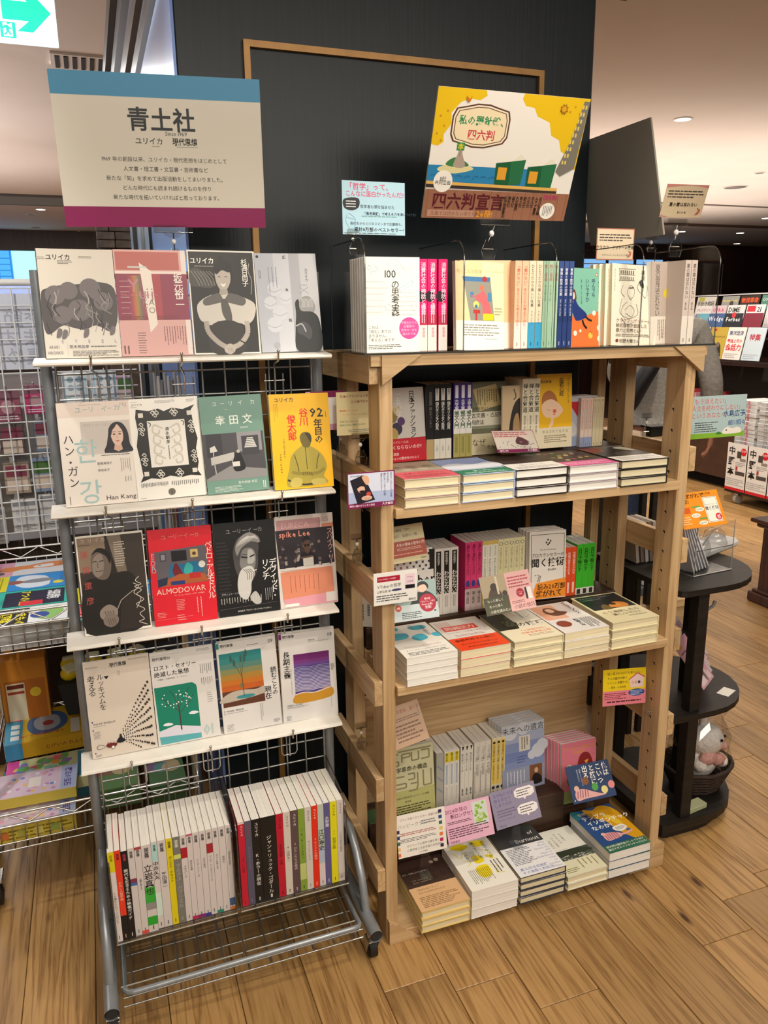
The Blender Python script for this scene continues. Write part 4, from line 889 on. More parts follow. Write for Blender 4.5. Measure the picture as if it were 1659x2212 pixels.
def a_lost(A):
    A.t('現代思想01', .03, .07, .062, INK, 1, 0, .95); A.m(.02, .03, .5, .035, 1, '#888'); A.m(.74, .02, .95, .05, 2, '#999'); A.t('ロスト・セオリー', .04, .165, .085, INK, 1); A.t('絶滅した思想', .04, .235, .092, INK, 1); A.t('—天動説・王権神授説・ルーダルム—', .06, .29, .030, '#555', 0)
    A.p([(.02, .37), (.62, .37), (.68, .40), (.69, .44), (.69, .985), (.04, .985)], '#1f8068'); A.p([(.03, .84), (.30, .80), (.69, .86), (.69, .93), (.03, .90)], '#d8d6e2'); A.p([(.03, .90), (.69, .93), (.69, .985), (.04, .985)], '#5aa8ae')
    A.l([(.385, .86), (.375, .60)], .022, '#4e3b3a')
    for a, b in (((.375, .66), (.22, .54)), ((.375, .62), (.30, .46)), ((.375, .60), (.38, .46)), ((.375, .62), (.50, .48)), ((.375, .68), (.56, .56)), ((.22, .54), (.14, .50)), ((.30, .46), (.25, .42)), ((.50, .48), (.56, .42)), ((.56, .56), (.62, .50)), ((.22, .54), (.16, .60))): A.l([a, b], .009, '#4e3b3a')
    rn = random.Random(6)
    for i in range(26): A.e(.12 + rn.random() * .48, .42 + rn.random() * .20, .010, '#f0f2ee', .008, 8)
    for x, y in ((.52, .70), (.10, .78)): A.b([(x, y), (x + .05, y - .02), (x + .12, y - .015), (x + .16, y + .005), (x + .08, y + .015)], '#e6e6ee')
    A.t('01', .72, .90, .24, '#b9ccc8', 2, 0, .95); A.m(.76, .19, .96, .30, 6, '#666', 1, 4, .22); A.m(.76, .34, .96, .42, 6, '#666', 1, 5, .22); A.m(.84, .50, .93, .62, 5, '#777', 0, 6, .2)
def a_read(A):
    A.r(0, 0, .045, .06, '#2e8578'); A.t('現代思想', .06, .035, .058, INK, 2, 0, .95); A.t('09', .965, .05, .085, '#2a2a2a', 0, 2); A.l([(.02, .09), (.94, .075)], .0015, '#999'); A.m(.52, .055, .72, .07, 1, '#666')
    for i, c in enumerate(('#2f7f80', '#3a8482', '#5b8578', '#8a8a5c', '#b0853c', '#c9762c', '#c0602a')): A.r(.03, .12 + i * .06, .745, .18 + i * .06, c)
    A.r(.03, .54, .745, .71, '#5f3a2a'); A.b([(.03, .60), (.20, .55), (.40, .545), (.60, .56), (.745, .54), (.745, .62), (.03, .66)], '#b8ada0'); A.e(.42, .62, .16, '#3b8a92', .022)
    A.l([(.395, .61), (.385, .36)], .010, '#3d332f'); A.curve([(.385, .40), (.30, .28), (.24, .20)], .006, '#3d332f'); A.curve([(.385, .38), (.42, .26), (.48, .16)], .006, '#3d332f'); A.curve([(.385, .38), (.37, .26), (.40, .18)], .005, '#3d332f')
    for x, y in ((.27, .24), (.22, .19), (.45, .20), (.48, .15), (.39, .2)): A.b([(x, y - .05), (x + .025, y), (x, y + .04), (x - .02, y)], '#3f5f58')
    A.b([(.34, .49), (.37, .46), (.38, .50), (.36, .53)], '#5c7d5a')
    A.v('読むことの', .93, .345, .108, INK, 1, .92); A.v('現在', .81, .55, .12, INK, 1, .95); A.t('中村和恵 × 藤永弘樹', .07, .755, .032, '#444', 0); A.m(.07, .775, .45, .785, 1, '#888'); A.m(.03, .74, .05, .80, 1, '#666', 1); A.m(.64, .73, .70, .95, 2, '#888', 1, 3, .25); A.m(.06, .90, .18, .98, 5, '#888', 0, 4, .25); A.m(.86, .93, .97, .97, 3, '#777')
def a_long(A):
    A.r(0, 0, .045, .06, '#7b2a6e'); A.t('現代思想', .06, .035, .056, INK, 2, 0, .95); A.t('08', .965, .06, .085, '#2a2a2a', 0, 2); A.t('長期主義', .52, .10, .03, '#555', 0); A.m(.52, .115, .92, .125, 1, '#888'); A.v('長期主義', .115, .20, .125, INK, 1, .97)
    for i, c in enumerate(('#6a2468', '#702a6e', '#7a3a80', '#6f4a92')): A.r(.24, .245 + i * .035, .89, .28 + i * .035, c)
    A.r(.24, .385, .89, .70, '#4c3f86')
    for i in range(17): A.curve([(.24, .40 + i * .0165), (.38, .393 + i * .0165), (.52, .405 + i * .0165), (.70, .395 + i * .0165), (.89, .40 + i * .0165)], .006 + i * .0006, '#c9c2da')
    A.b([(.24, .70), (.40, .68), (.60, .695), (.89, .66), (.89, .775), (.24, .80)], '#c9922f'); A.curve([(.24, .70), (.40, .685), (.60, .70), (.89, .665)], .014, '#e6e2e6')
    A.m(.17, .40, .20, .72, 2, '#aaa', 1, 4, .3); A.m(.91, .40, .98, .48, 3, '#666', 1); A.t('児島真人×丸山隆介', .08, .815, .034, '#444', 0); A.m(.08, .83, .50, .85, 2, '#888', 0, 3); A.m(.06, .93, .15, .985, 4, '#888'); A.m(.885, .62, .895, .92, 1, '#777', 1)

# ---------------------------------------------------------------- magazines leaning on the rack
MG = 'magazines facing out on the mesh rack'
def mag(row, x, y, z, roll, w, h, art, label, cov='#ebe7de', t=.009, n=1, clab=None):
    m = pose(FK, x, y, z, 'front', w, 0, 10, roll)
    b = book('magazine', label, 'magazine', MG, w, h, t, m, cov, None, art, None, None, 'w', False, True, .26)
    for i in range(1, n):
        copy_tree(b, pose(FK, x + .0035 * i, y + (t + .001) * i, z, 'front', w, 0, 10, roll), clab if n == 2 else clab + (', nearest copy' if i == 1 else ', furthest copy'))
Y = .2085
ZS = (1.4315, 1.1345, .8525, .5645)
mag(1, -.5815, Y, ZS[0], -.3, .1405, .2095, a_steel, 'ivory magazine with crowded grey drawing, top rack shelf far left', '#d8d0c2')
mag(1, -.4395, Y, ZS[0], -.2, .139, .210, a_kato, 'pink and maroon magazine with cut-up lettering on top rack shelf', '#d9a8a2')
mag(1, -.2985, Y - .004, ZS[0], -.5, .1365, .211, a_school, 'black and white magazine with smiling figure in sailor blouse', '#e8e4da', .008, 2, 'copy standing behind the magazine with the sailor blouse figure')
mag(1, -.1575, Y, ZS[0], .4, .134, .2065, a_grey, 'misty grey magazine with dark silhouette, top rack shelf right end', '#b9bac2')
mag(2, -.5745, Y, ZS[1], 0, .1395, .2105, a_hankang, 'cream magazine with portrait of dark-haired person and pale green letters', '#e6dcd2')
mag(2, -.4340, Y + .002, ZS[1], .6, .1395, .2105, a_frame, 'white magazine with ornate black frame on its cover', '#ece8e0', .007, 2, 'copy standing behind the magazine with ornate black frame')
mag(2, -.2900, Y, ZS[1], .9, .133, .2085, a_green, 'grey green magazine with black and white room photo', '#6d9284', .009, 2, 'copy standing behind the grey green magazine')
mag(2, -.1465, Y - .012, ZS[1], -.6, .1345, .2095, a_yellow, 'thick bright yellow magazine with seated figure and red lettering', '#f0b80e', .016)
mag(3, -.5660, Y, ZS[2], .2, .136, .2125, a_hasumi, 'dark brown magazine with seated person in jacket and white border', '#e4dfd4')
mag(3, -.4228, Y, ZS[2], -.4, .136, .211, a_red, 'red magazine with living room picture on third rack shelf', '#d3202f')
mag(3, -.2834, Y, ZS[2], -.4, .138, .2105, a_lynch, 'black magazine with white-haired smoker on third rack shelf', '#1a191a')
mag(3, -.1440, Y, ZS[2], -.6, .137, .210, a_spike, 'orange and pink magazine with crowd photo, third rack shelf right end', '#d8cfc8', .008, 2, 'copy standing behind the orange and pink crowd magazine')
mag(4, -.5785, Y, ZS[3], .4, .1385, .2160, a_lookism, 'beige magazine with cart and swarm of small dark marks', '#d9cdbf')
mag(4, -.4383, Y, ZS[3], .4, .1395, .2145, a_lost, 'white magazine with green picture of bare tree in snow', '#dedad6')
mag(4, -.2907, Y, ZS[3], .4, .137, .2140, a_read, 'white magazine with leafless tree at sunset on its cover', '#dedad6', .009, 2, 'copy standing behind the sunset tree magazine')
mag(4, -.1500, Y, ZS[3], -1.3, .1355, .2137, a_long, 'white magazine with purple sea picture, lowest rack shelf right end', '#dedad6', .009, 2, 'copy standing behind the purple sea magazine')

# ---------------------------------------------------------------- magazine spines in the clear bins
SX = [-.568, -.554, -.541, -.527, -.513, -.499, -.478, -.465, -.447, -.433, -.417, -.403, -.39, -.375, -.361, -.347, -.333, -.318, -.306,
      -.29, -.275, -.259, -.239, -.203, -.186, -.169, -.151, -.135, -.119, -.104, -.089, -.074, -.057, -.041]
G_, WH = '現代思想', '#cfc6c3'
# colour, logo, logo colour, title, title colour, title start, title size, blocks [(y0,y1,col)], word
SP = [('#d9cfcb', G_, '#8a7a10', '15歳からのブックガイド', '#333', .44, .5, [(0, .22, '#d8c822')], 'white and yellow'),
      ('#e0402a', G_, '#701a10', 'わたしの哲学論', '#f0b8a0', .34, .55, [(.72, 1, '#1d1a19')], 'orange and black'),
      ('#201b1c', G_, '#b04050', '現代を生きるための映像ガイド', '#e6e2da', .20, .68, [], 'black'),
      (WH, G_, '#333', '', '#444', .4, .5, [(.34, .39, '#7a3a50'), (.39, .42, '#3f6aa8')], 'white with small blue triangle'),
      (WH, G_, '#333', '人種を考える', '#333', .35, .38, [(0, .03, '#a8434a'), (.96, 1, '#d85048')], 'white with red foot'),
      (WH, G_, '#333', '立岩真也', '#222', .22, .95, [(.48, .66, '#3aa53a'), (.66, .74, '#8f8b88'), (.82, .92, '#2fa02f')], 'white and green'),
      (WH, G_, '#333', '中井久夫', '#222', .22, .95, [(.02, .22, '#a9d0cc'), (.58, .85, '#c9ddd2')], 'white and pale mint'),
      (WH, G_, '#333', '鷲田清一', '#333', .36, .6, [], 'wide white'),
      ('#d9c71e', G_, '#5a4a10', 'ダニエル・デネット', '#4a4010', .2, .55, [], 'bright yellow'),
      ('#77766f', G_, '#d8d8c8', 'マルクス・ガブリエル', '#a8a79a', .3, .75, [(.20, .25, '#c9d070')], 'olive grey'),
      (WH, G_, '#333', 'メタバース', '#333', .34, .5, [(.14, .26, '#a8202c')], 'white with red nine'),
      (WH, G_, '#333', '政治の言葉', '#333', .3, .42, [(0, .02, '#c0506a'), (.96, 1, '#b8305a')], 'white with crimson foot'),
      (WH, G_, '#333', 'インティファーダ', '#333', .3, .42, [(.96, 1, '#8a2a70')], 'white with purple foot'),
      (WH, G_, '#333', '人生の意味', '#333', .3, .42, [(.965, 1, '#3a3a90')], 'white with indigo foot'),
      (WH, G_, '#333', 'アンチ・アンチエイジング', '#333', .3, .42, [(.16, .27, '#a02a34')], 'white with red eleven'),
      (WH, G_, '#333', 'カルトを考える', '#333', .3, .42, [(.965, 1, '#2a8a70')], 'white with green foot'),
      (WH, G_, '#333', '感情史', '#555', .34, .42, [], 'plain pale'),
      (WH, G_, '#333', '長期主義の現在', '#333', .3, .45, [(.86, .95, '#3f5a80'), (.965, 1, '#d0743a')], 'white with blue block')]
SP2 = [('#c02036', KAT, '#f0d0c8', 'ゴダール追悼', '#6a1018', .4, .5, [(0, .02, '#d8d0c8')], 'narrow crimson'),
       ('#565265', KAT, '#a03848', 'ヨシタケシンスケ', '#8a7a90', .3, .5, [], 'slate violet'),
       ('#1a1817', KAT, '#ece8e0', 'K-ホラーの現在', '#dcd8d0', .40, .55, [], 'black with white title'),
       ('#1c1917', '', '#ccc', 'ジャン=リュック・ゴダール', '#e6e2da', .22, .36, [], 'very thick black'),
       ('#b81a30', KAT, '#201416', '平成の短歌・中島', '#3a1018', .36, .42, [], 'crimson'),
       ('#cdc3b8', KAT, '#333', '4 山田太一', '#444', .40, .5, [], 'ivory with big four'),
       ('#5a4648', KAT, '#e6dcd4', '6 わたしたちの散歩', '#cfc3bc', .38, .45, [], 'dull plum'),
       ('#7d9a3a', '', '#444', 'J・R・R・トールキン', '#24300c', .22, .5, [(.66, .86, '#b8c478')], 'olive green'),
       ('#cdc4bc', KAT, '#222', 'ヤマシタトモコ', '#888', .40, .5, [], 'beige with black masthead'),
       ('#d8301a', KAT, '#f0d8cc', '2 クィントの時代', '#f0c8b8', .38, .5, [], 'orange red'),
       ('#b4bfb4', '', '#444', '江口寿史', '#1c1c1c', .30, 1.0, [(.52, .70, '#a8b4cc'), (.72, .99, '#d4c4c4')], 'pale green with large black title'),
       ('#5b5688', '', '#888', '永野護', '#d8d6e4', .16, .66, [], 'violet'),
       ('#d8d020', KAT, '#2a280c', '11 松岡正剛', '#4a4810', .34, .5, [], 'lemon yellow'),
       ('#c8bfbc', KAT, '#333', '一九三〇年代の現在', '#444', .38, .4, [(.90, .96, '#b5a9a6')], 'greyish, right end')]
def spine_art(sp, nar=False):
    col, logo, lc, tt, tc, ty, ts, blk, _ = sp
    def f(A):
        for y0, y1, c in blk: A.r(0, y0, 1, y1, c)
        if logo == G_: A.v(logo, .5, .035, .40, lc, 2, .72, 1.2)
        elif logo: A.v(logo, .55, .035, .44, lc, 1, 1.1)
        n = len(tt); room = (.92 - ty) * A.h / A.w; sz = min(ts, room / max(n, 1) / 1.0)
        A.v(tt, .5, ty, sz, tc, 1 if sz > .5 else 0, 1.0)
        A.m(.35, .93, .65, .975, 1, tc, 1, 3, .4)
    return f
ORD = ['first', 'second', 'third', 'fourth', 'fifth', 'sixth', 'seventh', 'eighth', 'ninth', 'tenth', 'eleventh', 'twelfth', 'thirteenth', 'fourteenth', 'fifteenth', 'sixteenth', 'seventeenth', 'eighteenth', 'nineteenth']
for i in range(18):
    x0, x1 = SX[i], SX[i + 1] - .0006; t = x1 - x0; w, h = .143, .221
    yy, zz, tl = (.098, .1795, 0) if i > 2 else (.094, .1795, 0)
    if i < 2: h = .226
    book('magazine', SP[i][8] + ' magazine spine, ' + ORD[i] + ' from left in the left bin', 'magazine', 'magazines standing in the left bin', w, h, t, pose(FK, x0, yy + (.004 if i > 5 else 0), zz, 'spine', w, t=t), SP[i][0], None, None, spine_art(SP[i]))
for i in range(14):
    x0, x1 = SX[19 + i], SX[20 + i] - .0006; t = x1 - x0; w, h = .143, .221
    book('magazine', SP2[i][8] + ' magazine spine, ' + ORD[i] + ' from left in the right bin', 'magazine', 'magazines standing in the right bin', w, h, t, pose(FK, x0, .100, .1795, 'spine', w, t=t), SP2[i][0], None, None, spine_art(SP2[i]))
# ---------------------------------------------------------------- books on top of the bookcase
ZT = 1.4300
TG = 'books standing in the acrylic tray on top'
def a_100(A):
    for i in range(7): A.curve([(.02 + i * .13, .05 + .03 * (i % 3)), (.12 + i * .12, .12), (.10 + i * .13, .2)], .006, '#d3dad9')
    A.curve([(.35, .06), (.55, .02), (.75, .12), (.95, .06)], .007, '#cfdadc'); A.l([(.62, .33), (.86, .24), (.88, .27), (.64, .36), (.62, .33)], .008, '#a9cfe0'); A.curve([(.4, .9), (.6, .86), (.98, .9)], .005, '#dfe0da')
    for x, y, r in ((.08, .11, .03), (.20, .13, .035), (.13, .16, .025), (.42, .52, .05), (.90, .52, .05)): A.curve([(x + r * math.cos(a), y + r * .7 * math.sin(a)) for a in [k * .7 for k in range(10)]], .006, '#a9cfe0')
    A.m(.02, .22, .42, .60, 6, '#dcdcd6', 0, 5, .12); A.m(.60, .34, .98, .62, 6, '#d6dcdc', 0, 6, .14)
    A.t('100', .46, .17, .17, '#26292b', 0, 1); A.v('の思考実験', .55, .24, .155, '#26292b', 0, .86)
    A.r(0, .615, 1, 1, '#f3f0e8'); A.e(.80, .745, .185, '#e0529a')
    for i, s in enumerate(('中高生からも', '反響続々!', '哲学の一歩を', '踏みだす本')): A.t(s, .80, .685 + i * .04, .05, '#f6c8de', 0, 1)
    for i, s in enumerate(('これは', '「読む」本では', 'ありません。', '「考える」本です.')): A.t(s, .05 - .02 * (s[0] == '「'), .73 + i * .045, .062, '#333', 0)
    A.m(.05, .91, .66, .965, 3, '#666')
F1 = book('book', 'white book titled with the number one hundred and pink disc', 'book', TG, .1195, .189, .014, pose(FU, -.0225, .030, ZT, 'front', .12, 0, 0, 0), '#efece3', None, a_100, None, None, 'w')
for i in range(5):
    copy_tree(F1, pose(FU, -.0225 - .0002 * i, .030 + .0155 * (i + 1), ZT, 'front', .12), 'white book hidden behind the pink disc book, ' + ORD[i] + ' behind it')
def s_pink(A):
    A.r(0, .715, 1, 1, '#efd9d6'); A.e(.25, .40, .55, '#2a1a24', .06); A.p([(0, .62), (1, .56), (1, .715), (0, .715)], '#b02a4a')
    A.v('消費社会の神話と構造', .56, .035, .56, '#f6d6e2', 1, .92); A.m(.3, .52, .8, .7, 2, '#f6c6d8', 1); A.v('新装版', .6, .74, .34, '#c04a6a', 0)
for i, x in enumerate((.103, .1245, .1495)):
    book('book', 'hot pink spine with black shape, ' + ORD[i] + ' from left on top', 'book', TG, .128, .188, .0205, pose(FU, x + .003, .058, ZT, 'spine', .128), '#e0186a', None, None, s_pink)
def a_cream(A):
    A.r(0, 0, .55, .66, '#e0cf9e'); A.t('働くことの哲学', .02, .11, .075, '#b59a5a', 0); A.t('ラース・スヴェンセン', .62, .10, .04, '#a8944e', 0); A.p([(.16, .19), (.72, .18), (.80, .66), (.30, .66)], '#8f8f84')
    A.p([(.14, .17), (.72, .165), (.70, .22), (.16, .22)], '#3f77a8'); A.e(.60, .19, .05, '#b03030'); A.b([(.46, .38), (.58, .32), (.68, .44), (.74, .60), (.56, .62), (.54, .48), (.40, .42)], '#d4646a'); A.e(.54, .29, .05, '#d8705a')
    A.r(.30, .34, .37, .40, '#3b7fae'); A.r(.66, .34, .74, .44, '#4a86a8'); A.e(.42, .48, .06, '#e3d36a'); A.e(.42, .50, .03, '#2f6f9e'); A.r(.36, .54, .50, .58, '#b8322c'); A.r(.40, .58, .44, .66, '#b8322c'); A.r(.56, .58, .78, .655, '#e3c91f'); A.curve([(.52, .35), (.40, .39), (.32, .38)], .03, '#d4646a')
    A.r(0, .665, 1, 1, '#f1eee2'); A.m(.14, .70, .90, .84, 5, '#8a8778'); A.m(.6, .86, .86, .875, 1, '#888'); A.m(.8, .5, .97, .6, 3, '#b5b08a')
book('book', 'cream book with painted market stall scene, leaning on spines', 'book', TG, .120, .1865, .012, pose(FU, .184, .035, ZT + .001, 'front', .12, 4, 7, -2.5), '#e8e3b4', None, a_cream)
def a_hata(A):
    A.m(.05, .03, .6, .12, 3, '#4a3a2a', 0, 3, .3); A.curve([(.0, .2), (.1, .17), (.2, .21), (.3, .17), (.4, .21), (.5, .17), (.6, .21), (.7, .17), (.8, .2)], .02, '#d8442a'); A.v('「働けない」', .74, .26, .155, '#d8442a', 2, .83); A.v('をとことん', .48, .30, .155, '#d8442a', 1, .85); A.r(0, .70, 1, 1, '#efe6dc')
book('book', 'orange book front with red vertical lettering behind the cream one', 'book', TG, .118, .188, .016, pose(FU, .210, .070, ZT, 'front', .118, -6, 2, 0), '#f0c49a', None, a_hata, None, None, 'w', False, True)
def s_gen(title, tc, blk=(), sub='', sc='#555', ts=.62, y=.04, b=0, pub=True):
    def f(A):
        for y0, y1, c in blk: A.r(0, y0, 1, y1, c)
        n = len(title); sz = min(ts, (.90 - y - (.30 if sub else .04)) * A.h / A.w / n); A.v(title, .5, y, sz, tc, b)
        if sub:
            y2 = y + sz * A.w / A.h * n + .04; s2 = min(.36, (.93 - y2) * A.h / A.w / len(sub)); A.v(sub, .5, y2, s2, sc)
        if pub: A.m(.35, .93, .65, .975, 1, sc, 1)
    return f
xs = .3255
TOPS = [(.0170, '#f0c0a0', s_gen('「働けない」をとことん考えてみた。', '#c84a30', [(.70, 1, '#f0e2dc')], '', '#a85a4a', .5), 'orange spine above white foot', 2),
        (.0170, '#ecd9bc', s_gen('ひとりだから楽しい仕事', '#3a3430', [(.70, 1, '#3fa3cf')], 'クォンナミ', '#1a4a6a', .5), 'cream spine above sky blue foot', 2),
        (.0125, '#a9cdb0', s_gen('数と音楽', '#c2605a', (), '美しさの源への旅', '#5a7a60', .75), 'mint green spine with red title', 3),
        (.0125, '#2a3f78', s_gen('音楽と数学の交差', '#e6e8f0', [(0, .10, '#3a4f88'), (.6, .7, '#22366a')], '桜井 進×坂口博樹', '#cfd6ea', .62, .08, 1), 'navy blue spine with white title', 3)]
for wdt, col, sa, lb, n in TOPS:
    for k in range(n):
        book('book', lb + ', ' + ORD[k] + ' from left of its ' + ('pair' if n == 2 else 'three'), 'book', TG, .128, .186, wdt - .0006, pose(FU, xs, .040, ZT, 'spine', .128), col, None, None, sa); xs += wdt + .0006
def a_furu(A):
    A.r(0, 0, 1, .62, '#7db8a4'); A.b([(0, .66), (.2, .60), (.5, .60), (.8, .55), (1, .57), (1, 1), (0, 1)], '#d9743c'); A.r(0, .9, 1, 1, '#d9743c')
    A.v('ふるさとって', .88, .13, .105, '#1f2f5a', 1, .84); A.v('呼んでも', .71, .13, .105, '#1f2f5a', 1, .84); A.v('いいですか', .54, .13, .105, '#1f2f5a', 1, .84); A.v('6歳で「移民」になった私の物語', .38, .13, .036, '#2a2a2a', 0, .9)
    A.e(.80, .075, .03, '#c8402a', .022); A.e(.80, .075, .018, '#ddd', .012); A.l([(.10, .05), (.13, .13)], .02, '#44505a')
    A.b([(.05, .33), (.12, .27), (.20, .28), (.24, .36), (.22, .42), (.08, .42)], '#6b3f2a'); A.b([(.10, .32), (.18, .31), (.20, .37), (.15, .41), (.10, .38)], '#ecd2bc')
    A.b([(.06, .42), (.20, .40), (.30, .48), (.48, .56), (.52, .60), (.46, .64), (.24, .67), (.16, .60), (.08, .50)], '#273a78'); A.curve([(.10, .44), (.04, .52), (.02, .60)], .045, '#273a78'); A.curve([(.48, .61), (.56, .65), (.66, .67)], .04, '#241f1f'); A.curve([(.40, .66), (.44, .72), (.52, .77)], .045, '#241f1f'); A.e(.15, .43, .02, '#b03a3a')
    for x, y, r, c in ((.72, .57, .05, '#e8ece4'), (.90, .61, .045, '#c0302a'), (.20, .83, .05, '#efe8dc'), (.62, .86, .06, '#e8c050'), (.86, .90, .055, '#e9e4da'), (.86, .76, .06, '#d4dccf'), (.34, .8, .03, '#efe8dc')): A.e(x, y, r, c, None, 12)
    A.l([(.62, .80), (.66, .85)], .012, '#b03028')
book('book', 'teal and orange book with walking girl in navy dress', 'book', TG, .118, .176, .013, pose(FU, .478, .060, ZT, 'front', .118, 12, 5, -1), '#7db8a4', None, a_furu, None, None, 'w')
def a_kra(A):
    for x0, y0, x1, y1 in ((.15, .06, .52, .055), (.15, .13, .50, .125), (.15, .20, .50, .195), (.16, .055, .17, .22)): A.l([(x0, y0), (x1, y1)], .008, '#55504a')
    for i in range(7): A.r(.18 + i * .045, .075, .205 + i * .045, .12, '#6b655c'); A.r(.18 + i * .045, .15, .205 + i * .045, .19, '#8a8378')
    for a in (((.40, .26), (.34, .32), (.38, .40), (.46, .40), (.50, .32), (.44, .26), (.40, .26)), ((.34, .46), (.24, .52), (.22, .62), (.40, .66), (.58, .60), (.54, .48)), ((.60, .20), (.56, .28), (.64, .34), (.70, .28), (.66, .20), (.60, .20)), ((.66, .34), (.74, .40), (.78, .28), (.76, .24)), ((.24, .26), (.20, .34), (.28, .40)), ((.22, .42), (.18, .56), (.20, .62)), ((.30, .56), (.40, .50), (.50, .56), (.44, .64), (.32, .60)), ((.38, .42), (.44, .43)), ((.22, .66), (.34, .74), (.5, .70))): A.curve(list(a), .007, '#5d564e')
    A.b([(.60, .20), (.66, .18), (.70, .24), (.68, .28), (.62, .25)], '#3f3a36'); A.curve([(.38, .29), (.48, .28)], .02, '#3f3a36')
    A.v('クラクフ・', .93, .06, .070, '#4a4038', 0, 1.0); A.v('ゲットーの', .82, .14, .070, '#4a4038', 0, 1.0); A.v('薬局', .68, .06, .090, '#4a4038', 0); A.v('タデウシュ・パンキェヴィチ', .06, .06, .030, '#6a6058', 0, 1)
    A.t('クラクフ・ゲットーの', .10, .69, .078, '#7a3a30', 0); A.t('被収容者が直面した', .10, .75, .078, '#5a3a30', 0); A.t('暴力と恐怖とは?', .10, .81, .078, '#5a3a30', 0); A.m(.10, .85, .88, .89, 2, '#8a8074'); A.t('田野大輔さん', .18, .94, .075, '#4a4038', 0); A.e(.13, .94, .032, '#7a3a30')
F5 = book('book', 'cream book with line drawing of people in a pharmacy', 'book', TG, .130, .186, .013, pose(FU, .588, .050, ZT + .001, 'front', .13, 2, 7, -3), '#e6decb', None, a_kra, None, None, 'c')
for i in range(3): copy_tree(F5, pose(FU, .580 - .007 * i, .066 + .0145 * i, ZT, 'front', .13, 2, 5, -2), 'cream copy behind the pharmacy drawing book, ' + ORD[i] + ' behind it')
def a_natsu(A):
    A.r(0, 0, 1, .66, '#b9aba0'); A.v('夏の雲は忘れない', .20, .04, .155, '#4a4540', 0, .80); A.e(.50, .38, .11, '#d8c22a', .06); A.curve([(.5, .45), (.56, .54), (.80, .58)], .008, '#e0d6c4'); A.curve([(.6, .52), (.9, .50)], .006, '#e0d6c4'); A.r(0, .66, 1, 1, '#ddd5ca')
    for i, x in enumerate((.62, .50, .38, .27)): A.m(x - .05, .70, x + .05, .95, 2, '#a84a44' if i < 2 else '#5a544c', 1, i + 2, .4)
book('book', 'taupe book with yellow sun and tall vertical title', 'book', TG, .118, .190, .015, pose(FU, .700, .052, ZT, 'front', .118, 14, 3, 0), '#b9aba0', None, a_natsu)
sn = s_gen('夏の雲は忘れない', '#4a4038', [(.66, 1, '#ddd5ca')], '夏の会', '#5a4a40', .6)
for i, x in enumerate((.757, .775)):
    book('book', 'taupe spine with yellow sun book, ' + ('left' if i == 0 else 'rightmost on top'), 'book', TG, .124, .190, .0165, pose(FU, x - .003, .012, ZT, 'spine', .124), '#c9bbb2', None, None, sn)
# folded jacket-grey sheet and small wooden block at the right end of the tray
mb = MB(); mb.prism([(0, 0), (.05, 0), (.062, .022), (.03, .04), (.008, .034)], 'y', 0, .05, M('#77757a', .7)); tag(mb.build('paper_weight', None, FU @ T(.782, .12, ZT)), 'folded grey pouch lying at the right end of the acrylic tray', 'pouch')

# ---------------------------------------------------------------- back rows
def row(items, y, z, group, prefix):
    """items: (x0, thickness, h, colour, spine fn, description, n)"""
    for (x, t, h, col, sa, lb, n) in items:
        for k in range(n):
            nm = lb if n == 1 else lb + ', ' + ORD[k] + ' from left of ' + str(n)
            book('book', nm + ', ' + prefix, 'book', group, .125, h, t - .0005, pose(FU, x + k * t, y, z, 'spine', .09 if False else .125) @ Matrix.Identity(4) if False else pose(FU, x + k * t, y, z, 'spine', .0935), col, None, None, sa) if False else book('book', nm + ', ' + prefix, 'book', group, .0935, h, t - .0005, pose(FU, x + k * t, y, z, 'spine', .0935), col, None, None, sa)
Z2, Z3, Z4 = 1.1582, .7442, .1682
YB = .238
UG, MG3, BG = 'books standing on the upper shelf', 'books standing on the middle shelf', 'books standing on the bottom shelf'
def face(x, y, z, w, h, t, art, cov, lab, group, yaw=0, tilt=8, roll=0, n=1, clab=None, dx=.004, band=None, page='w', dy=None):
    b = book('book', lab, 'book', group, w, h, t, pose(FU, x, y, z, 'front', w, yaw, tilt, roll), cov, None, art, None, band, page)
    for i in range(1, n): copy_tree(b, pose(FU, x - dx * i, y + (dy or (t + .0012)) * i, z, 'front', w, yaw, tilt, roll), clab + (', ' + ORD[i - 1] + ' behind it' if n > 2 else ''))
    return b
def a_fash(A):
    A.r(0, 0, 1, .68, '#cfc9bf')
    for x, y, r, c in ((.30, .38, .13, '#8a7a4a'), (.20, .52, .12, '#a8402a'), (.40, .55, .12, '#3f3a50'), (.30, .62, .13, '#b8a05a'), (.5, .45, .08, '#5a3a6a'), (.12, .40, .1, '#a89a7a'), (.42, .3, .08, '#c9b48a')): A.e(x, y, r, c, None, 12)
    A.v('日本ファッションの', .74, .05, .135, '#26221f', 1, .80); A.v('一五〇年', .46, .04, .14, '#e6e2d8', 1, .85); A.r(0, .68, 1, 1, '#b8202c'); A.t('なぜなくならないのか?', .03, .80, .085, '#f2e6dc', 0); A.t('ファッションの歴史をひもとく', .08, .95, .055, '#f2e6dc', 0); A.t('社会問題に直面', .03, .89, .055, '#f2e6dc', 0); A.t('ハイヒールは', .30, .73, .055, '#f2c8bc', 0)
face(.072, .222, Z2 + .001, .130, .178, .016, a_fash, '#d8d2c8', 'book with colourful costume picture and red paper band, upper shelf far left', UG, 6, 6)
s_kan = lambda A: (A.r(0, .73, 1, 1, '#d6d0c2'), A.r(.18, .06, .82, .22, '#d8d4cc'), A.v('関西の', .5, .065, .36, '#222', 2, .95), A.v('隠れキリシタン発見', .5, .24, .62, '#e6e2da', 1, .80), A.v('今西雄', .5, .82, .30, '#444', 0))
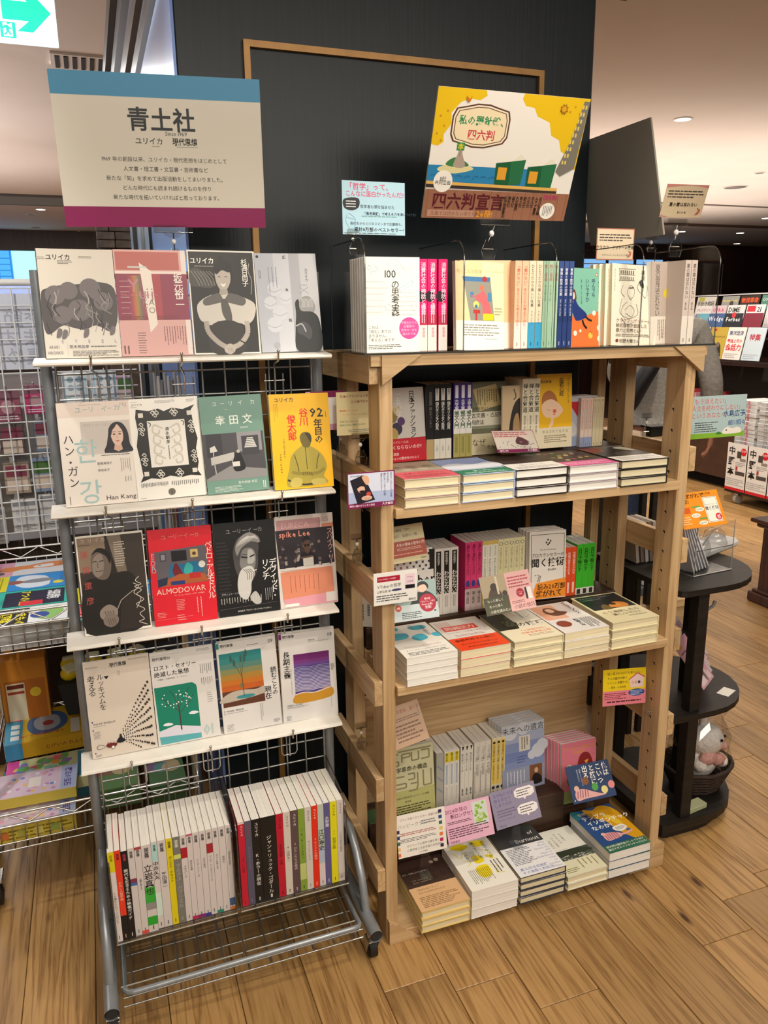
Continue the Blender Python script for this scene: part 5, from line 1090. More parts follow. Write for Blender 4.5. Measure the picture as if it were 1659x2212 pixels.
s_kob = lambda A: (A.r(0, .35, 1, .68, '#eee8e0'), A.r(0, .68, 1, 1, '#a39a5a'), A.r(.25, .03, .75, .20, '#e6e2ea'), A.v('古文書', .5, .22, .66, '#eee', 1, .85), A.v('候文入門', .5, .37, .8, '#2f5a34', 2, .82), A.m(.3, .72, .7, .95, 2, '#5a5420', 1))
book('book', 'dark spine with cream foot, leftmost of four', 'book', UG, .0935, .184, .0200, pose(FU, .2015, YB, Z2, 'spine', .0935), '#1f1b1a', None, None, lambda A: (A.r(0, .73, 1, 1, '#b39a6a'), A.r(.35, .1, .75, .28, '#5a5650'), A.v('隠れキリシタン', .55, .30, .4, '#8a867e', 0, .9)))
row([(.2225, .0156, .184, '#1c1917', s_kan, 'dark spine with white title and cream foot', 3), (.2745, .0170, .184, '#43307a', s_kob, 'purple spine with olive foot', 3)], YB, Z2, UG, 'upper shelf')
def a_kobun(A):
    A.r(0, 0, 1, 1, '#6b6a52'); A.r(0, .60, 1, .64, '#8a8a72'); A.p([(.10, .10), (.72, .03), (.86, .32), (.26, .40)], '#c0ab78'); A.m(.2, .1, .75, .32, 9, '#6a5a34', 1); A.r(0, .41, .93, .60, '#d9d2bc'); A.t('古文書・古記録', .04, .455, .125, '#26221c', 1); A.t('訓読法', .0, .55, .125, '#26221c', 1); A.t('日本史を学ぶための', .0, .36, .075, '#26221c', 0); A.r(0, .71, 1, 1, '#cfc3a0'); A.t('なぜ', .03, .83, .19, '#26221c', 0); A.t('そう読め', .42, .90, .11, '#26221c', 0)
face(.3255, .242, Z2 + .001, .106, .182, .012, a_kobun, '#6b6a52', 'olive book on old documents with torn letter picture, upper shelf', UG, 0, 6, 0, 2, 'copy behind the olive book with torn letter picture', -.004)
def a_zenf(A):
    A.r(0, 0, 1, 1, '#c9b08a'); A.b([(.3, .9), (.35, .5), (.55, .25), (.85, .2), (.95, .6), (.8, .9)], '#2a2422'); A.b([(.5, .8), (.5, .5), (.7, .4), (.8, .7)], '#a8845a'); A.curve([(.5, .05), (.6, .15), (.5, .2)], .05, '#5a4a3a')
face(.4000, .216, Z2 + .001, .060, .172, .010, a_zenf, '#c9b08a', 'tan book with black ink portrait beside the olive book', UG, -8, 3)
row([(.4475, .0168, .178, '#ddd3b8', s_gen('禅と合気道', '#2a2420', (), '鎌田茂雄 清水健二', '#4a4238', .9, .06, 1), 'ivory spine with black brush title', 3)], .205, 1.170, UG, 'upper shelf')
mb = MB(); mb.box(.4465, .205, 1.1584, .4985, .30, 1.1696, M('#1d1a18', .5), .0005); tag(mb.build('book_block', None, FU), 'black closed box under the three ivory spines', 'box')
def a_han(A):
    A.r(.02, .02, .98, .72, '#e3b01c'); A.b([(.14, .40), (.16, .28), (.34, .22), (.52, .28), (.58, .40), (.40, .36), (.22, .40)], '#a86a3a'); A.b([(.14, .42), (.24, .36), (.44, .34), (.66, .42), (.74, .50), (.60, .58), (.48, .60), (.46, .68), (.34, .72), (.40, .60), (.26, .58), (.16, .52)], '#e8c4a4'); A.e(.50, .50, .05, '#d8604a'); A.l([(.26, .47), (.38, .49)], .008, '#8a5a44'); A.l([(.46, .54), (.52, .545)], .02, '#c0402a')
    A.v('般若心経', .70, .06, .135, '#3f2f14', 1, .8); A.v('はじめての人におくる', .90, .05, .075, '#6a5420', 0, .85); A.t('横田南嶺', .07, .10, .085, '#3f2f14', 1); A.r(0, .72, 1, 1, '#d8cdb0'); A.t('ゆるされて生きる', .14, .775, .085, '#5a4a30', 0, 0, 1, .01); A.m(.2, .82, .85, .93, 4, '#7a6a4a')
face(.4985, .212, Z2 + .010, .103, .188, .012, a_han, '#e0b838', 'yellow book with praying bald figure, upper shelf', UG, 0, 4, 0, 1)
s_r = s_gen('あなたのフィールドはここだ', '#b04a4a', [(.0, .22, '#d8b8a8'), (.8, 1, '#8a94b0')], '', '#555', .5)
def a_redtri(A): A.r(0, 0, 1, 1, '#b0b0b8'); A.p([(.1, .1), (.95, .1), (.6, .6)], '#b02a34'); A.p([(0, .3), (.5, .7), (0, .9)], '#c9c4c0'); A.r(.0, .8, 1, 1, '#8a94b0')
face(.606, .258, Z2 + .001, .10, .132, .010, a_redtri, '#c0b8b4', 'small pale book with red triangle, upper shelf right', UG, 0, 0)
row([(.647, .0125, .130, '#d0bcae', s_r, 'small pale spine with blue foot', 3), (.6855, .0110, .130, '#c9bc9a', s_gen('働くこと生きること', '#a04a3a', (), '', '#555', .5), 'small sand coloured spine', 3)], .244, Z2, UG, 'upper shelf right end')
# middle shelf
def a_vt(A): 
    A.r(0, 0, 1, 1, '#e8e4de'); rn = random.Random(1)
    for i in range(13):
        for j in range(16):
            if (i + j) % 2 == 0 or j > 9: A.r(.05 + i * .07, .06 + j * .055, .09 + i * .07, .09 + j * .055, '#9a4a6a' if i < 6 else '#3a3640')
    A.r(.0, .30, 1, .52, '#ece8e2'); A.t('VTuber', .12, .42, .26, '#1c1a1c', 2); A.t('の哲学', .3, .62, .2, '#1c1a1c', 2)
face(.098, .225, Z3 + .001, .122, .185, .018, a_vt, '#e8e4de', 'white book with large black latin title and dot pattern, middle shelf', MG3, 0, 6)
s_wak = lambda A: (A.r(.18, .04, .82, .68, '#1b1918'), A.v('岸本佐知子', .5, .06, .34, '#e6e2da', 0, .9), A.v('わからない', .5, .34, .66, '#e6e2da', 1, .85), A.m(.3, .72, .7, .9, 2, '#8a8680', 1))
row([(.2245, .0225, .180, '#d9d3cb', s_wak, 'white spine with long black label', 3)], YB, Z3, MG3, 'middle shelf')
book('book', 'dark book end between the white covers, middle shelf', 'book', MG3, .0935, .182, .0125, pose(FU, .2110, YB, Z3, 'spine', .0935), '#2a2624', None, None, None)
s_eng = lambda A: (A.r(0, .68, 1, 1, '#d8c6c4'), A.v('演技と演出のレッスン', .5, .03, .64, '#5a1030', 1, .82), A.e(.5, .60, .34, '#3a3f88', .05), A.v('鴻上尚史', .5, .72, .6, '#2a2426', 1, .9))
s_ish = lambda A: (A.r(0, 0, 1, .06, '#c9b060'), A.v('きれいな石の図鑑', .5, .26, .55, '#3a3a3a', 0, .95), A.m(.3, .08, .7, .24, 2, '#8a8a6a', 1), A.r(0, .66, .2, 1, '#c2a84a'))
s_kyo = lambda A: (A.e(.5, .07, .36, '#5a5248', .025), A.e(.5, .07, .26, '#e0dab4', .018), A.v('プロカウンセラーの', .5, .13, .48, '#3a342c', 0, .86), A.v('共感の技術', .5, .56, .78, '#26221c', 1, .82))
row([(.3115, .0164, .187, '#d03a70', s_eng, 'hot pink spine with white foot', 3), (.3612, .0152, .186, '#e2e0d2', s_ish, 'white spine with gold edge', 3), (.4072, .0161, .186, '#d8d2a6', s_kyo, 'pale yellow spine with round emblem', 5)], YB, Z3, MG3, 'middle shelf')
def a_kiku(A):
    A.l([(.05, .05), (.95, .05), (.95, .97), (.05, .97), (.05, .05)], .012, '#3a342e')
    for i, (x, y) in enumerate(((.5, .13), (.46, .17), (.54, .18), (.5, .20), (.57, .15))): A.p([(x, y - .02), (x + .03, y), (x, y + .015), (x - .03, y + .005)], '#3a342e')
    A.t('The Art of Listening', .5, .27, .05, '#3a6a4a', 0, 1); A.t('プロカウンセラーの', .5, .35, .105, '#26221e', 1, 1, .95); A.t('聞く技術', .5, .46, .225, '#26221e', 2, 1); A.t('東山紘久', .62, .57, .06, '#333', 1, 1)
    for i in range(12): A.e(.16 + (i * 37 % 19) * .008, .64 + (i * 13 % 11) * .010, .014, '#3a342e', None, 6)
    A.p([(.18, .76), (1, .71), (1, .985), (.05, .995)], '#e08a2c'); A.t('読み20万部', .22, .82, .15, '#2a1f14', 2); A.t('継がれて', .18, .92, .18, '#2a1f14', 2)
face(.4915, .215, Z3 + .012, .113, .186, .013, a_kiku, '#ded8cf', 'white book with large black title and orange paper band, middle shelf', MG3, 0, 6, -2, 4, 'copy behind the orange banded book', .001)
s_org = lambda A: (A.v('性格は変えられる', .5, .10, .62, '#f2e2d2', 0, .85), A.r(.3, .72, .7, .94, '#e8c8b0'))
row([(.6180, .0155, .140, '#d8502a', s_org, 'orange spine', 2)], .235, Z3, MG3, 'middle shelf right')
book('book', 'orange book turned slightly to show its portrait, middle shelf right', 'book', MG3, .0935, .142, .026, pose(FU, .5910, .232, Z3, 'spine', .0935), '#d8502a', None, None, lambda A: (A.r(0, 0, .55, 1, '#d8502a'), A.e(.28, .3, .2, '#3a3030', .09), A.v('変えられる', .78, .12, .4, '#f2e2d2', 0), A.v('はる', .28, .5, .36, '#f2c8a0', 1)))
s_grn = lambda A: (A.v('自分で動かす', .5, .08, .72, '#123a14', 1, .80), A.r(0, .86, 1, 1, '#e0ded2'), A.r(.2, .88, .8, .98, '#333'))
row([(.6500, .0200, .147, '#3fae2e', s_grn, 'bright green spine', 3)], .235, Z3 - .002, MG3, 'middle shelf right end')
# bottom shelf
def a_kag(A):
    A.r(0, .60, 1, 1, '#b8b878'); g = '#8f8b6a'
    for p in (((.0, .08), (.20, .08)), ((.0, .13), (.16, .13)), ((.20, .05), (.95, .05)), ((.28, .09), (.28, .20)), ((.28, .09), (.46, .09), (.46, .14), (.28, .14)), ((.50, .08), (.50, .20), (.66, .20), (.66, .08)), ((.72, .08), (.90, .08), (.90, .20), (.72, .20)), ((.02, .18), (.2, .18), (.2, .24), (.02, .24)), ((.62, .38), (.62, .58)), ((.40, .38), (.55, .38), (.55, .46), (.40, .46)), ((.75, .36), (.75, .58), (.93, .58), (.93, .36)), ((.05, .50), (.35, .50), (.35, .56), (.05, .56)), ((.45, .52), (.6, .52)), ((.03, .40), (.32, .40)), ((.40, .62), (.60, .62), (.60, .57))): A.l(list(p), .035, g)
    A.t('科学革命の構造', .02, .305, .125, '#26221c', 1, 0, .95); A.t('21世紀の思想を変えたクーンの偉業', .08, .70, .05, '#3a3624', 0); A.t('新装版', .3, .76, .05, '#3a3624', 0); A.m(.1, .80, .9, .97, 5, '#4a4630'); A.r(.0, .93, .08, 1, '#b8402a')
face(.096, .226, Z4 + .002, .128, .205, .014, a_kag, '#cdc9a2', 'pale olive book with geometric maze lettering, bottom shelf left', BG, 0, 6)
s_yt = lambda A: (A.r(.1, .03, .9, .20, '#e0c81a'), A.v('脂りすぎ', .5, .04, .5, '#3a3420', 2, .85), A.r(.3, .24, .7, .60, '#a9b4c0'), A.m(.3, .64, .7, .9, 2, '#9a968c', 1))
s_10 = lambda A: (A.p([(.3, 0), (.9, .0), (.5, .08)], '#2a2624'), A.v('原子力学の100年', .45, .12, .58, '#4a463e', 0, .88), A.v('佐藤文隆', .55, .74, .5, '#2a2620', 1, .9))
s_ko = lambda A: (A.v('「コミュ障」の社会学', .62, .04, .62, '#5a5650', 0, .92), A.m(.08, .5, .3, .9, 1, '#6a665e', 1))
s_yo = lambda A: (A.r(.1, .04, .9, .80, '#d8b854'), A.v('なぜ日本人は「空気」に左右されるのか?', .5, .12, .5, '#2a2416', 1, .88), A.e(.5, .08, .3, '#2a2416', .02), A.e(.5, .86, .36, '#2a3a5a', .03), A.v('本', .5, .91, .4, '#222', 1))
row([(.2550, .0152, .173, '#ddd9d0', s_yt, 'white spine with yellow label', 3), (.3045, .0128, .176, '#ddd8cc', s_10, 'ivory spine with black flag mark', 3), (.3460, .0176, .179, '#d6cfc3', s_ko, 'plain cream spine with vertical title', 3), (.4015, .0142, .182, '#d9cfae', s_yo, 'ivory spine with ochre label', 3)], YB, Z4, BG, 'bottom shelf')
book('book', 'grey sided book at left end of the spines, bottom shelf', 'book', BG, .0935, .172, .022, pose(FU, .2310, YB, Z4, 'spine', .0935), '#a9a79c', None, None, lambda A: (A.p([(.1, .2), (.9, .3), (.9, .34), (.1, .24)], '#8a94a4'), A.p([(.1, .4), (.9, .5), (.9, .54), (.1, .44)], '#8a94a4'), A.p([(.1, .6), (.9, .7), (.9, .74), (.1, .64)], '#8a94a4')))
def a_mirai(A):
    for i, c in enumerate(('#b9c0cc', '#9aa3bd', '#7f8cb4', '#6f7fae', '#7d8bb4')): A.r(0, i * .14, 1, (i + 1) * .14, c)
    for x, y, r in ((.85, .45, .16), (.95, .38, .14), (.7, .5, .1), (.2, .12, .16), (.5, .08, .14)): A.e(x, y, r, '#c3c6d0')
    A.t('未来への遺言', .5, .085, .165, '#2f2c30', 0, 1); A.r(.40, .19, .66, .42, '#d2ccc0'); A.m(.44, .21, .62, .40, 3, '#6a665e', 1); A.m(.35, .48, .6, .60, 3, '#4a5074', 0, 3, .3)
    A.r(0, .66, 1, 1, '#8d94ac'); A.m(.08, .70, .55, .96, 6, '#d6d6dc', 1, 3, .25); A.r(.64, .66, .94, .95, '#7a4f34'); A.b([(.70, .95), (.72, .82), (.80, .80), (.90, .84), (.92, .95)], '#1f1b1a'); A.e(.80, .75, .045, '#c9a888', .04)
face(.4365, .232, Z4 + .002, .138, .203, .012, a_mirai, '#8d94ac', 'blue sky book with small seated portrait, bottom shelf', BG, 0, 5, 0, 5, 'copy behind the blue sky book', .002)
def a_aku(A):
    A.t('アクヨンべは大丈夫', .5, .10, .10, '#d8a02a', 1, 1); A.t('手塚直利', .5, .18, .08, '#d8a02a', 1, 1); A.b([(.45, .5), (.5, .28), (.62, .20), (.78, .22), (.88, .34), (.90, .5), (.8, .66), (.55, .66)], '#8a2a2e'); A.p([(.66, .34), (.78, .32), (.72, .42)], '#e0a03a')
    A.e(.22, .40, .07, '#d6d0a8'); A.e(.20, .39, .02, INK); A.e(.25, .40, .02, INK); A.curve([(.15, .50), (.25, .54), (.36, .50)], .04, '#1f1b1a'); A.b([(.15, .6), (.4, .55), (.5, .7), (.3, .8)], '#5a7a5a'); A.r(0, .8, 1, 1, '#9aa86a')
face(.614, .200, .1105, .118, .186, .010, a_aku, '#d8788a', 'pink book with plum shapes and gold title, bottom shelf right', BG, 0, 6, -1, 6, 'pink copy behind the gold titled pink book', .005)
# far bay seen under the left slats
face(-.0, .25, Z3 + .001, .060, .15, .025, lambda A: (A.v('人生にYes', .3, .1, .3, '#b04a4a', 0), A.m(.1, .6, .9, .9, 3, '#777', 1)), '#cfc8bc', 'grey white thick book seen through the left end, middle shelf', MG3, -30, 0)
mb = MB(); mb.box(.036, .24, .08, .075, .30, .17, M('#3c5636', .5), .001); mb.box(.036, .24, .03, .075, .30, .08, M('#9a2f1f', .5), .001)
tag(mb.build('boxed_book', None, FU), 'green and red box seen through the lower left slats', 'box')

# ---------------------------------------------------------------- flat stacks in front
def stack(sx, y0, zs, w, dpt, t, n, cov, art, lab, shelf, group, hard=True, page='c', band=None, jit=.0015, step=.002, topoff=0.0):
    rn = random.Random(int(sx * 1000)); names = {2: ('bottom', 'top'), 3: ('bottom', 'middle', 'top'), 4: ('bottom', 'second', 'third', 'top')}[n]; proto = None
    for k in range(n):
        x = sx + rn.uniform(-jit, jit); y = y0 + rn.uniform(-jit, jit); yaw = rn.uniform(-.8, .8)
        if k == n - 1: y += topoff
        m = pose(FU, x, y, zs + k * (t + .0012), 'flat', w, yaw, 0, 0, t)
        l = f'{lab}, {names[k]} of stack, {shelf} shelf'
        if proto is None: proto = book('book', l, 'book', group, w, dpt, t, m, cov, None, art, None, band, page, hard, True, .25)
        else: copy_tree(proto, m, l)
S2, S3, S4 = 1.1018, .6853, .0298
GG2, GG3, GG4 = 'books stacked flat on the upper shelf', 'books stacked flat on the middle shelf', 'books stacked flat on the bottom shelf'
def k1(A): A.r(0, .0, 1, .6, '#a9a08c'); [A.e(.2 + i * .15, .3 + (i % 2) * .15, .1, ('#8a8068', '#c2baa6')[i % 2]) for i in range(5)]; A.r(0, .60, 1, 1, '#d8606a'); A.t('表象のオクシデント', .5, .72, .08, '#7a2430', 1, 1); A.m(.1, .8, .9, .94, 3, '#8a3038')
def k2(A): A.r(0, 0, 1, .65, '#8fa3d8'); A.b([(0, .4), (.3, .3), (.6, .42), (1, .34), (1, .66), (0, .66)], '#dfe4f0'); A.t('江戸', .8, .3, .09, '#3a4a80', 0, 1); A.r(0, .74, 1, 1, '#1f7a5a'); A.t('本と読む', .5, .82, .1, '#cfe6d8', 1, 1); A.m(.1, .88, .9, .97, 2, '#bfe0d0')
def k3(A): A.r(0, 0, 1, .62, '#2a211e'); A.r(.1, .1, .9, .5, '#3a2c26'); A.r(0, .62, 1, 1, '#e9e7e2'); A.t('信じること', .5, .74, .1, '#7a3a48', 0, 1); A.m(.1, .82, .9, .95, 3, '#8a8690')
def k4(A): A.r(0, 0, 1, .7, '#3a2a28'); [A.e(.15 + (i * 29 % 70) / 100, .1 + (i * 17 % 55) / 100, .05, ('#c9a03a', '#8a9a3a', '#b8506a', '#d8cfa0')[i % 4], None, 9) for i in range(16)]; A.r(0, .72, 1, 1, '#d85a94'); A.m(.08, .78, .92, .95, 4, '#f0c0d6')
def k5(A): A.r(0, 0, 1, .68, '#1f211f'); A.p([(.0, 0), (.5, 0), (.3, .3), (0, .4)], '#8a2a20'); A.b([(.3, .66), (.45, .4), (.7, .36), (.9, .66)], '#3f3a36'); A.b([(.7, .1), (.95, .05), (.95, .35), (.8, .3)], '#b8b4a0'); A.r(0, .68, 1, 1, '#e2ded6'); A.m(.1, .74, .9, .94, 4, '#8a8a86')
for (x, w, t, n, cov, art, lab, pg, hd) in ((.0475, .131, .0205, 3, '#cfc0b0', k1, 'grey book with rose red lower band', 'c', True), (.184, .130, .0200, 3, '#b9c6e6', k2, 'sky blue book with green lower band', 'c', True), (.318, .134, .0200, 3, '#2a211e', k3, 'dark brown book with white lower band', 'w', True), (.457, .134, .0195, 3, '#c9c0c4', k4, 'fruit pattern book with magenta band', 'w', True), (.598, .134, .0200, 3, '#2a2826', k5, 'black and red book with white lower band', 'c', True)):
    stack(x, -.004, S2, w, .188, t, n, cov, art, lab, 'upper', GG2, hd, pg)
def m1(A):
    A.r(0, 0, 1, 1, '#e9e5dc')
    for p in (((.02, .30), (.2, .24), (.42, .28), (.38, .42), (.1, .44)), ((.5, .38), (.7, .36), (.74, .50), (.56, .56), (.44, .48)), ((.55, .10), (.85, .08), (.9, .18), (.65, .22)), ((.86, .4), (1, .38), (1, .5), (.9, .5)), ((.1, .08), (.35, .06), (.3, .16))): A.b(list(p), '#3fb0c8')
    A.v('水中の', .62, .02, .09, '#444', 0); A.v('哲学者たち', .82, .12, .10, '#333', 0, .95); A.v('永井玲衣', .16, .10, .08, '#444', 0, .9); A.r(0, .64, 1, 1, '#efece4'); A.t('「わたくし、つまりNobody賞」', .5, .70, .055, '#c8502a', 0, 1); A.t('すべてのひとに哲学があることば', .5, .80, .052, '#333', 0, 1); A.m(.1, .85, .9, .96, 3, '#555')
def m2(A):
    A.r(0, 0, 1, 1, '#dcd6cf'); A.m(.05, .05, .35, .3, 6, '#c08a80', 1); A.r(.10, .22, .80, .38, '#e0503a'); A.t('同調圧力', .45, .30, .155, '#f2e2dc', 1, 1); A.t('デモクラシーの社会心理学', .45, .44, .06, '#333', 0, 1); A.m(.2, .52, .8, .58, 2, '#a07a74'); A.r(0, .62, 1, 1, '#e8481c'); A.t('春部夢男さん推薦!', .5, .70, .10, '#5a160a', 2, 1); A.t('個人の幸せな判断とは', .5, .82, .075, '#5a160a', 0, 1); A.t('集団の破滅的決定', .5, .91, .075, '#5a160a', 0, 1)
def m3(A):
    A.r(0, 0, .45, .62, '#161412'); A.r(.45, 0, 1, .38, '#e6e2d8'); A.l([(.5, .1), (.8, .3), (.95, .2)], .006, '#888'); A.r(.7, .02, .74, .3, '#999'); A.r(0, .42, 1, .62, '#161412'); A.p([(.5, .38), (1, .36), (1, .62), (.4, .62)], '#e3ddcb'); A.t('小説の技巧', .53, .50, .185, '#14110f', 2, 1); A.r(0, .62, 1, 1, '#e8e0c4'); A.t('「小説創作科」', .62, .70, .085, '#e0704a', 1, 1); A.t('作家志望者必読!', .62, .78, .085, '#e0704a', 1, 1); A.m(.4, .83, .9, .9, 2, '#b08a70')
def m4(A):
    A.r(0, 0, 1, .6, '#e6e2e0'); A.r(.05, .05, .55, .55, '#e8b498'); 
    for i in range(12): A.l([(.02, .06 + i * .04), (.2, .08 + i * .04)], .01, '#d8704a')
    A.b([(.2, .28), (.3, .14), (.46, .16), (.52, .28), (.66, .36), (.5, .44), (.3, .42)], '#6a4436'); A.b([(.28, .2), (.4, .18), (.44, .28), (.32, .32)], '#e8c4ac'); A.v('オルタナプレス', .85, .02, .12, '#2a2430', 1, .8); A.b([(.1, .70), (.2, .62), (.35, .64), (.4, .74), (.3, .82), (.14, .8)], '#8a3f2e'); A.v('料理の友', .58, .62, .1, '#2a2a4a', 1, .9); A.m(.66, .62, .95, .95, 6, '#777', 1)
def m5(A):
    A.r(.04, .03, .96, .55, '#1c2024'); A.b([(.25, .55), (.30, .42), (.42, .38), (.45, .55)], '#6a5a34'); A.b([(.45, .50), (.55, .36), (.75, .34), (.85, .46), (.75, .55)], '#d0883a'); A.b([(.5, .4), (.56, .34), (.64, .38), (.6, .44)], '#3a2a20'); A.t('愛するということを考える', .1, .10, .06, '#9aa0a0', 0); A.t('感情労働の未来', .1, .17, .06, '#8a9090', 0); A.t('どう選択したら', .5, .66, .115, '#4a4434', 0, 1); A.t('楽しいのに?', .54, .76, .115, '#4a4434', 0, 1); A.m(.5, .83, .9, .87, 2, '#8a846a')
for (x, w, t, n, cov, art, lab, pg, hd) in ((.050, .127, .0165, 4, '#e9e5dc', m1, 'white book with turquoise blobs', 'w', False), (.184, .130, .0205, 3, '#dcd6cf', m2, 'white book with red title block and orange band', 'c', False), (.323, .136, .0205, 3, '#d9d0b0', m3, 'black and cream book with large black title', 'c', True), (.464, .128, .0210, 3, '#e6e2e0', m4, 'white book with peach film still', 'c', False), (.599, .139, .0235, 3, '#e6dcb4', m5, 'cream hardback with dark picture of a dancer', 'c', True)):
    stack(x, -.005, S3, w, .188, t, n, cov, art, lab, 'middle', GG3, hd, pg)
def b1(A):
    A.r(0, 0, 1, .55, '#3f2c27'); rn = random.Random(7)
    for i in range(90): x = rn.random() * .98; y = .1 + rn.random() * .42; A.l([(x, y), (x + .004, y + .05)], .004, rn.choice(('#54392f', '#33231f', '#5c4238')))
    A.e(.72, .14, .045, '#b8a898'); A.e(.84, .12, .05, '#b0a090'); A.t('本ず、地球に立ち上がる', .02, .27, .045, '#d8cfc0', 0); A.t('ルネ・ルベットス', .14, .42, .042, '#d8cfc0', 0); A.t('ロラン・カルヌーラ', .14, .47, .042, '#d8cfc0', 0)
    A.r(0, .55, 1, 1, '#dcb284'); A.t('「国境を知らずして', .1, .61, .055, '#6a4a2c', 0); A.t('私たちは何を守れるか', .14, .67, .055, '#6a4a2c', 0); A.m(.1, .74, .9, .95, 7, '#8a6a44')
def b2(A):
    A.r(0, 0, 1, 1, '#edeae0')
    for p in (((.10, .10), (.34, .06), (.5, .14), (.3, .2)), ((.6, .06), (.86, .10), (.8, .2), (.62, .18)), ((.42, .36), (.60, .38), (.62, .50), (.44, .52)), ((.36, .60), (.62, .58), (.60, .78), (.38, .80)), ((.7, .4), (.85, .42), (.8, .5))): A.b(list(p), '#ecd41a')
    for a in (((.12, .22), (.2, .36), (.3, .26), (.4, .36)), ((.7, .26), (.85, .36), (.75, .46), (.9, .5)), ((.66, .6), (.8, .66), (.7, .76), (.86, .8)), ((.2, .4), (.35, .46), (.22, .54))): A.curve(list(a), .016, '#e8d860')
    A.v('の立つやつが', .82, .10, .095, '#3a3a34', 1, .95); A.v('勝ってことで', .60, .08, .095, '#3a3a34', 1, .95); A.v('いいのか', .34, .16, .095, '#3a3a34', 1, .95); A.m(.16, .62, .62, .92, 12, '#5a5438', 1, 4, .3); A.m(.70, .52, .92, .80, 3, '#4a4a44', 1, 4, .35)
def b3(A):
    A.r(0, 0, 1, .40, '#3f4040'); A.t('of', .84, .18, .14, '#efefec', 0, 1); A.t('Burnout', .68, .31, .16, '#f4f4f0', 0, 1); A.r(0, .40, 1, 1, '#e9e9ea')
    for i, s in enumerate(('Why', 'Work', 'Drains Us', 'and', 'How to', 'Build Better', 'Lives')): A.t(s, .97, .44 + i * .055, .075, '#8c90a8', 0, 2)
    A.m(.08, .44, .6, .78, 11, '#6a6a74'); A.t('by', .95, .83, .06, '#8c90a8', 0, 2); A.t('Jonathan', .97, .89, .07, '#8c90a8', 0, 2); A.t('Malesic', .97, .95, .07, '#8c90a8', 0, 2); A.t('燃え尽き症候群', .10, .87, .085, '#7a86b8', 1); A.t('その実態と対処法', .10, .94, .085, '#7a86b8', 1)
def b4(A):
    A.r(0, 0, 1, 1, '#e6e4d8'); A.v('その島の', .62, .12, .075, '#4a463c', 0, .95); A.v('ひとたちは', .50, .10, .075, '#4a463c', 0, .95); A.v('ひとの話を', .38, .16, .075, '#4a463c', 0, .95); A.v('きかない', .26, .22, .075, '#4a463c', 0, .95); A.r(0, .47, 1, .70, '#4a5244'); A.b([(0, .58), (.2, .48), (.5, .46), (.8, .50), (1, .56), (1, .6), (0, .62)], '#333b2c'); rn = random.Random(2)
    for i in range(60): x = rn.random() * .95; y = .60 + rn.random() * .10; A.r(x, y, x + .05, y + .008, rn.choice(('#c9ccc4', '#e2e4dc', '#7c8478')))
    A.r(0, .47, 1, .49, '#dfe2de'); A.r(0, .70, 1, 1, '#e0dcbc'); A.m(.45, .73, .92, .93, 4, '#6a663c', 1, 3, .2); A.m(.08, .85, .4, .95, 3, '#7a764c')
def b5(A):
    A.r(0, 0, 1, 1, '#2a4f86'); A.b([(.3, .0), (.5, .06), (.75, .0), (1, .2), (1, .98), (.85, .9), (.62, .62), (.55, .34), (.35, .22)], '#d8a01c'); A.b([(.62, .2), (.8, .3), (.85, .5), (.72, .48)], '#e6c23a'); A.r(0, .84, 1, 1, '#2f6a50'); A.b([(0, 0), (.2, .02), (.15, .14), (0, .2)], '#2f7a8a')
    A.t('なぜ', .10, .10, .10, '#e6d8a0', 1); A.t('テンプラ', .10, .21, .15, '#f4f2ec', 2); A.t('イソギンチャク', .12, .33, .15, '#f4f2ec', 2); A.t('なのか?', .12, .45, .15, '#f4f2ec', 2)
    A.b([(.20, .66), (.30, .60), (.48, .62), (.62, .68), (.56, .74), (.36, .76), (.22, .76)], '#e6a8a8')
    for i in range(6): A.l([(.26 + i * .05, .62), (.24 + i * .055, .75)], .016, '#7a3f60')
    A.e(.24, .61, .05, '#e8b8a8'); A.curve([(.58, .70), (.74, .70), (.90, .66)], .05, '#e6a8a8'); A.r(.78, .62, .88, .66, '#3f6a98'); A.b([(.56, .52), (.8, .50), (.86, .58), (.7, .64), (.56, .6)], '#efece4'); A.m(.6, .53, .82, .6, 3, '#666')
    A.t('破天荒分類学者がしゃべり倒す', .5, .88, .065, '#f0f0e6', 1, 1); A.t('面白すぎるイソギンチャクたち!', .5, .94, .065, '#f0f0e6', 1, 1)
for (x, w, t, n, cov, art, lab, pg, hd) in ((.076, .131, .0190, 3, '#d9c078', b1, 'dark brown hardback with two birds and tan band', 'c', True), (.2105, .130, .0265, 3, '#edeae0', b2, 'white book with yellow blotches', 'w', False), (.349, .134, .0195, 4, '#2f3440', b3, 'grey and white book with latin title', 'c', True), (.490, .124, .0190, 2, '#dcd8c8', b4, 'pale book with hillside village photo', 'c', True), (.617, .133, .0255, 3, '#24457a', b5, 'blue and ochre book with striped bather', 'w', False)):
    stack(x, -.028, S4, w, .188, t, n, cov, art, lab, 'bottom', GG4, hd, pg)
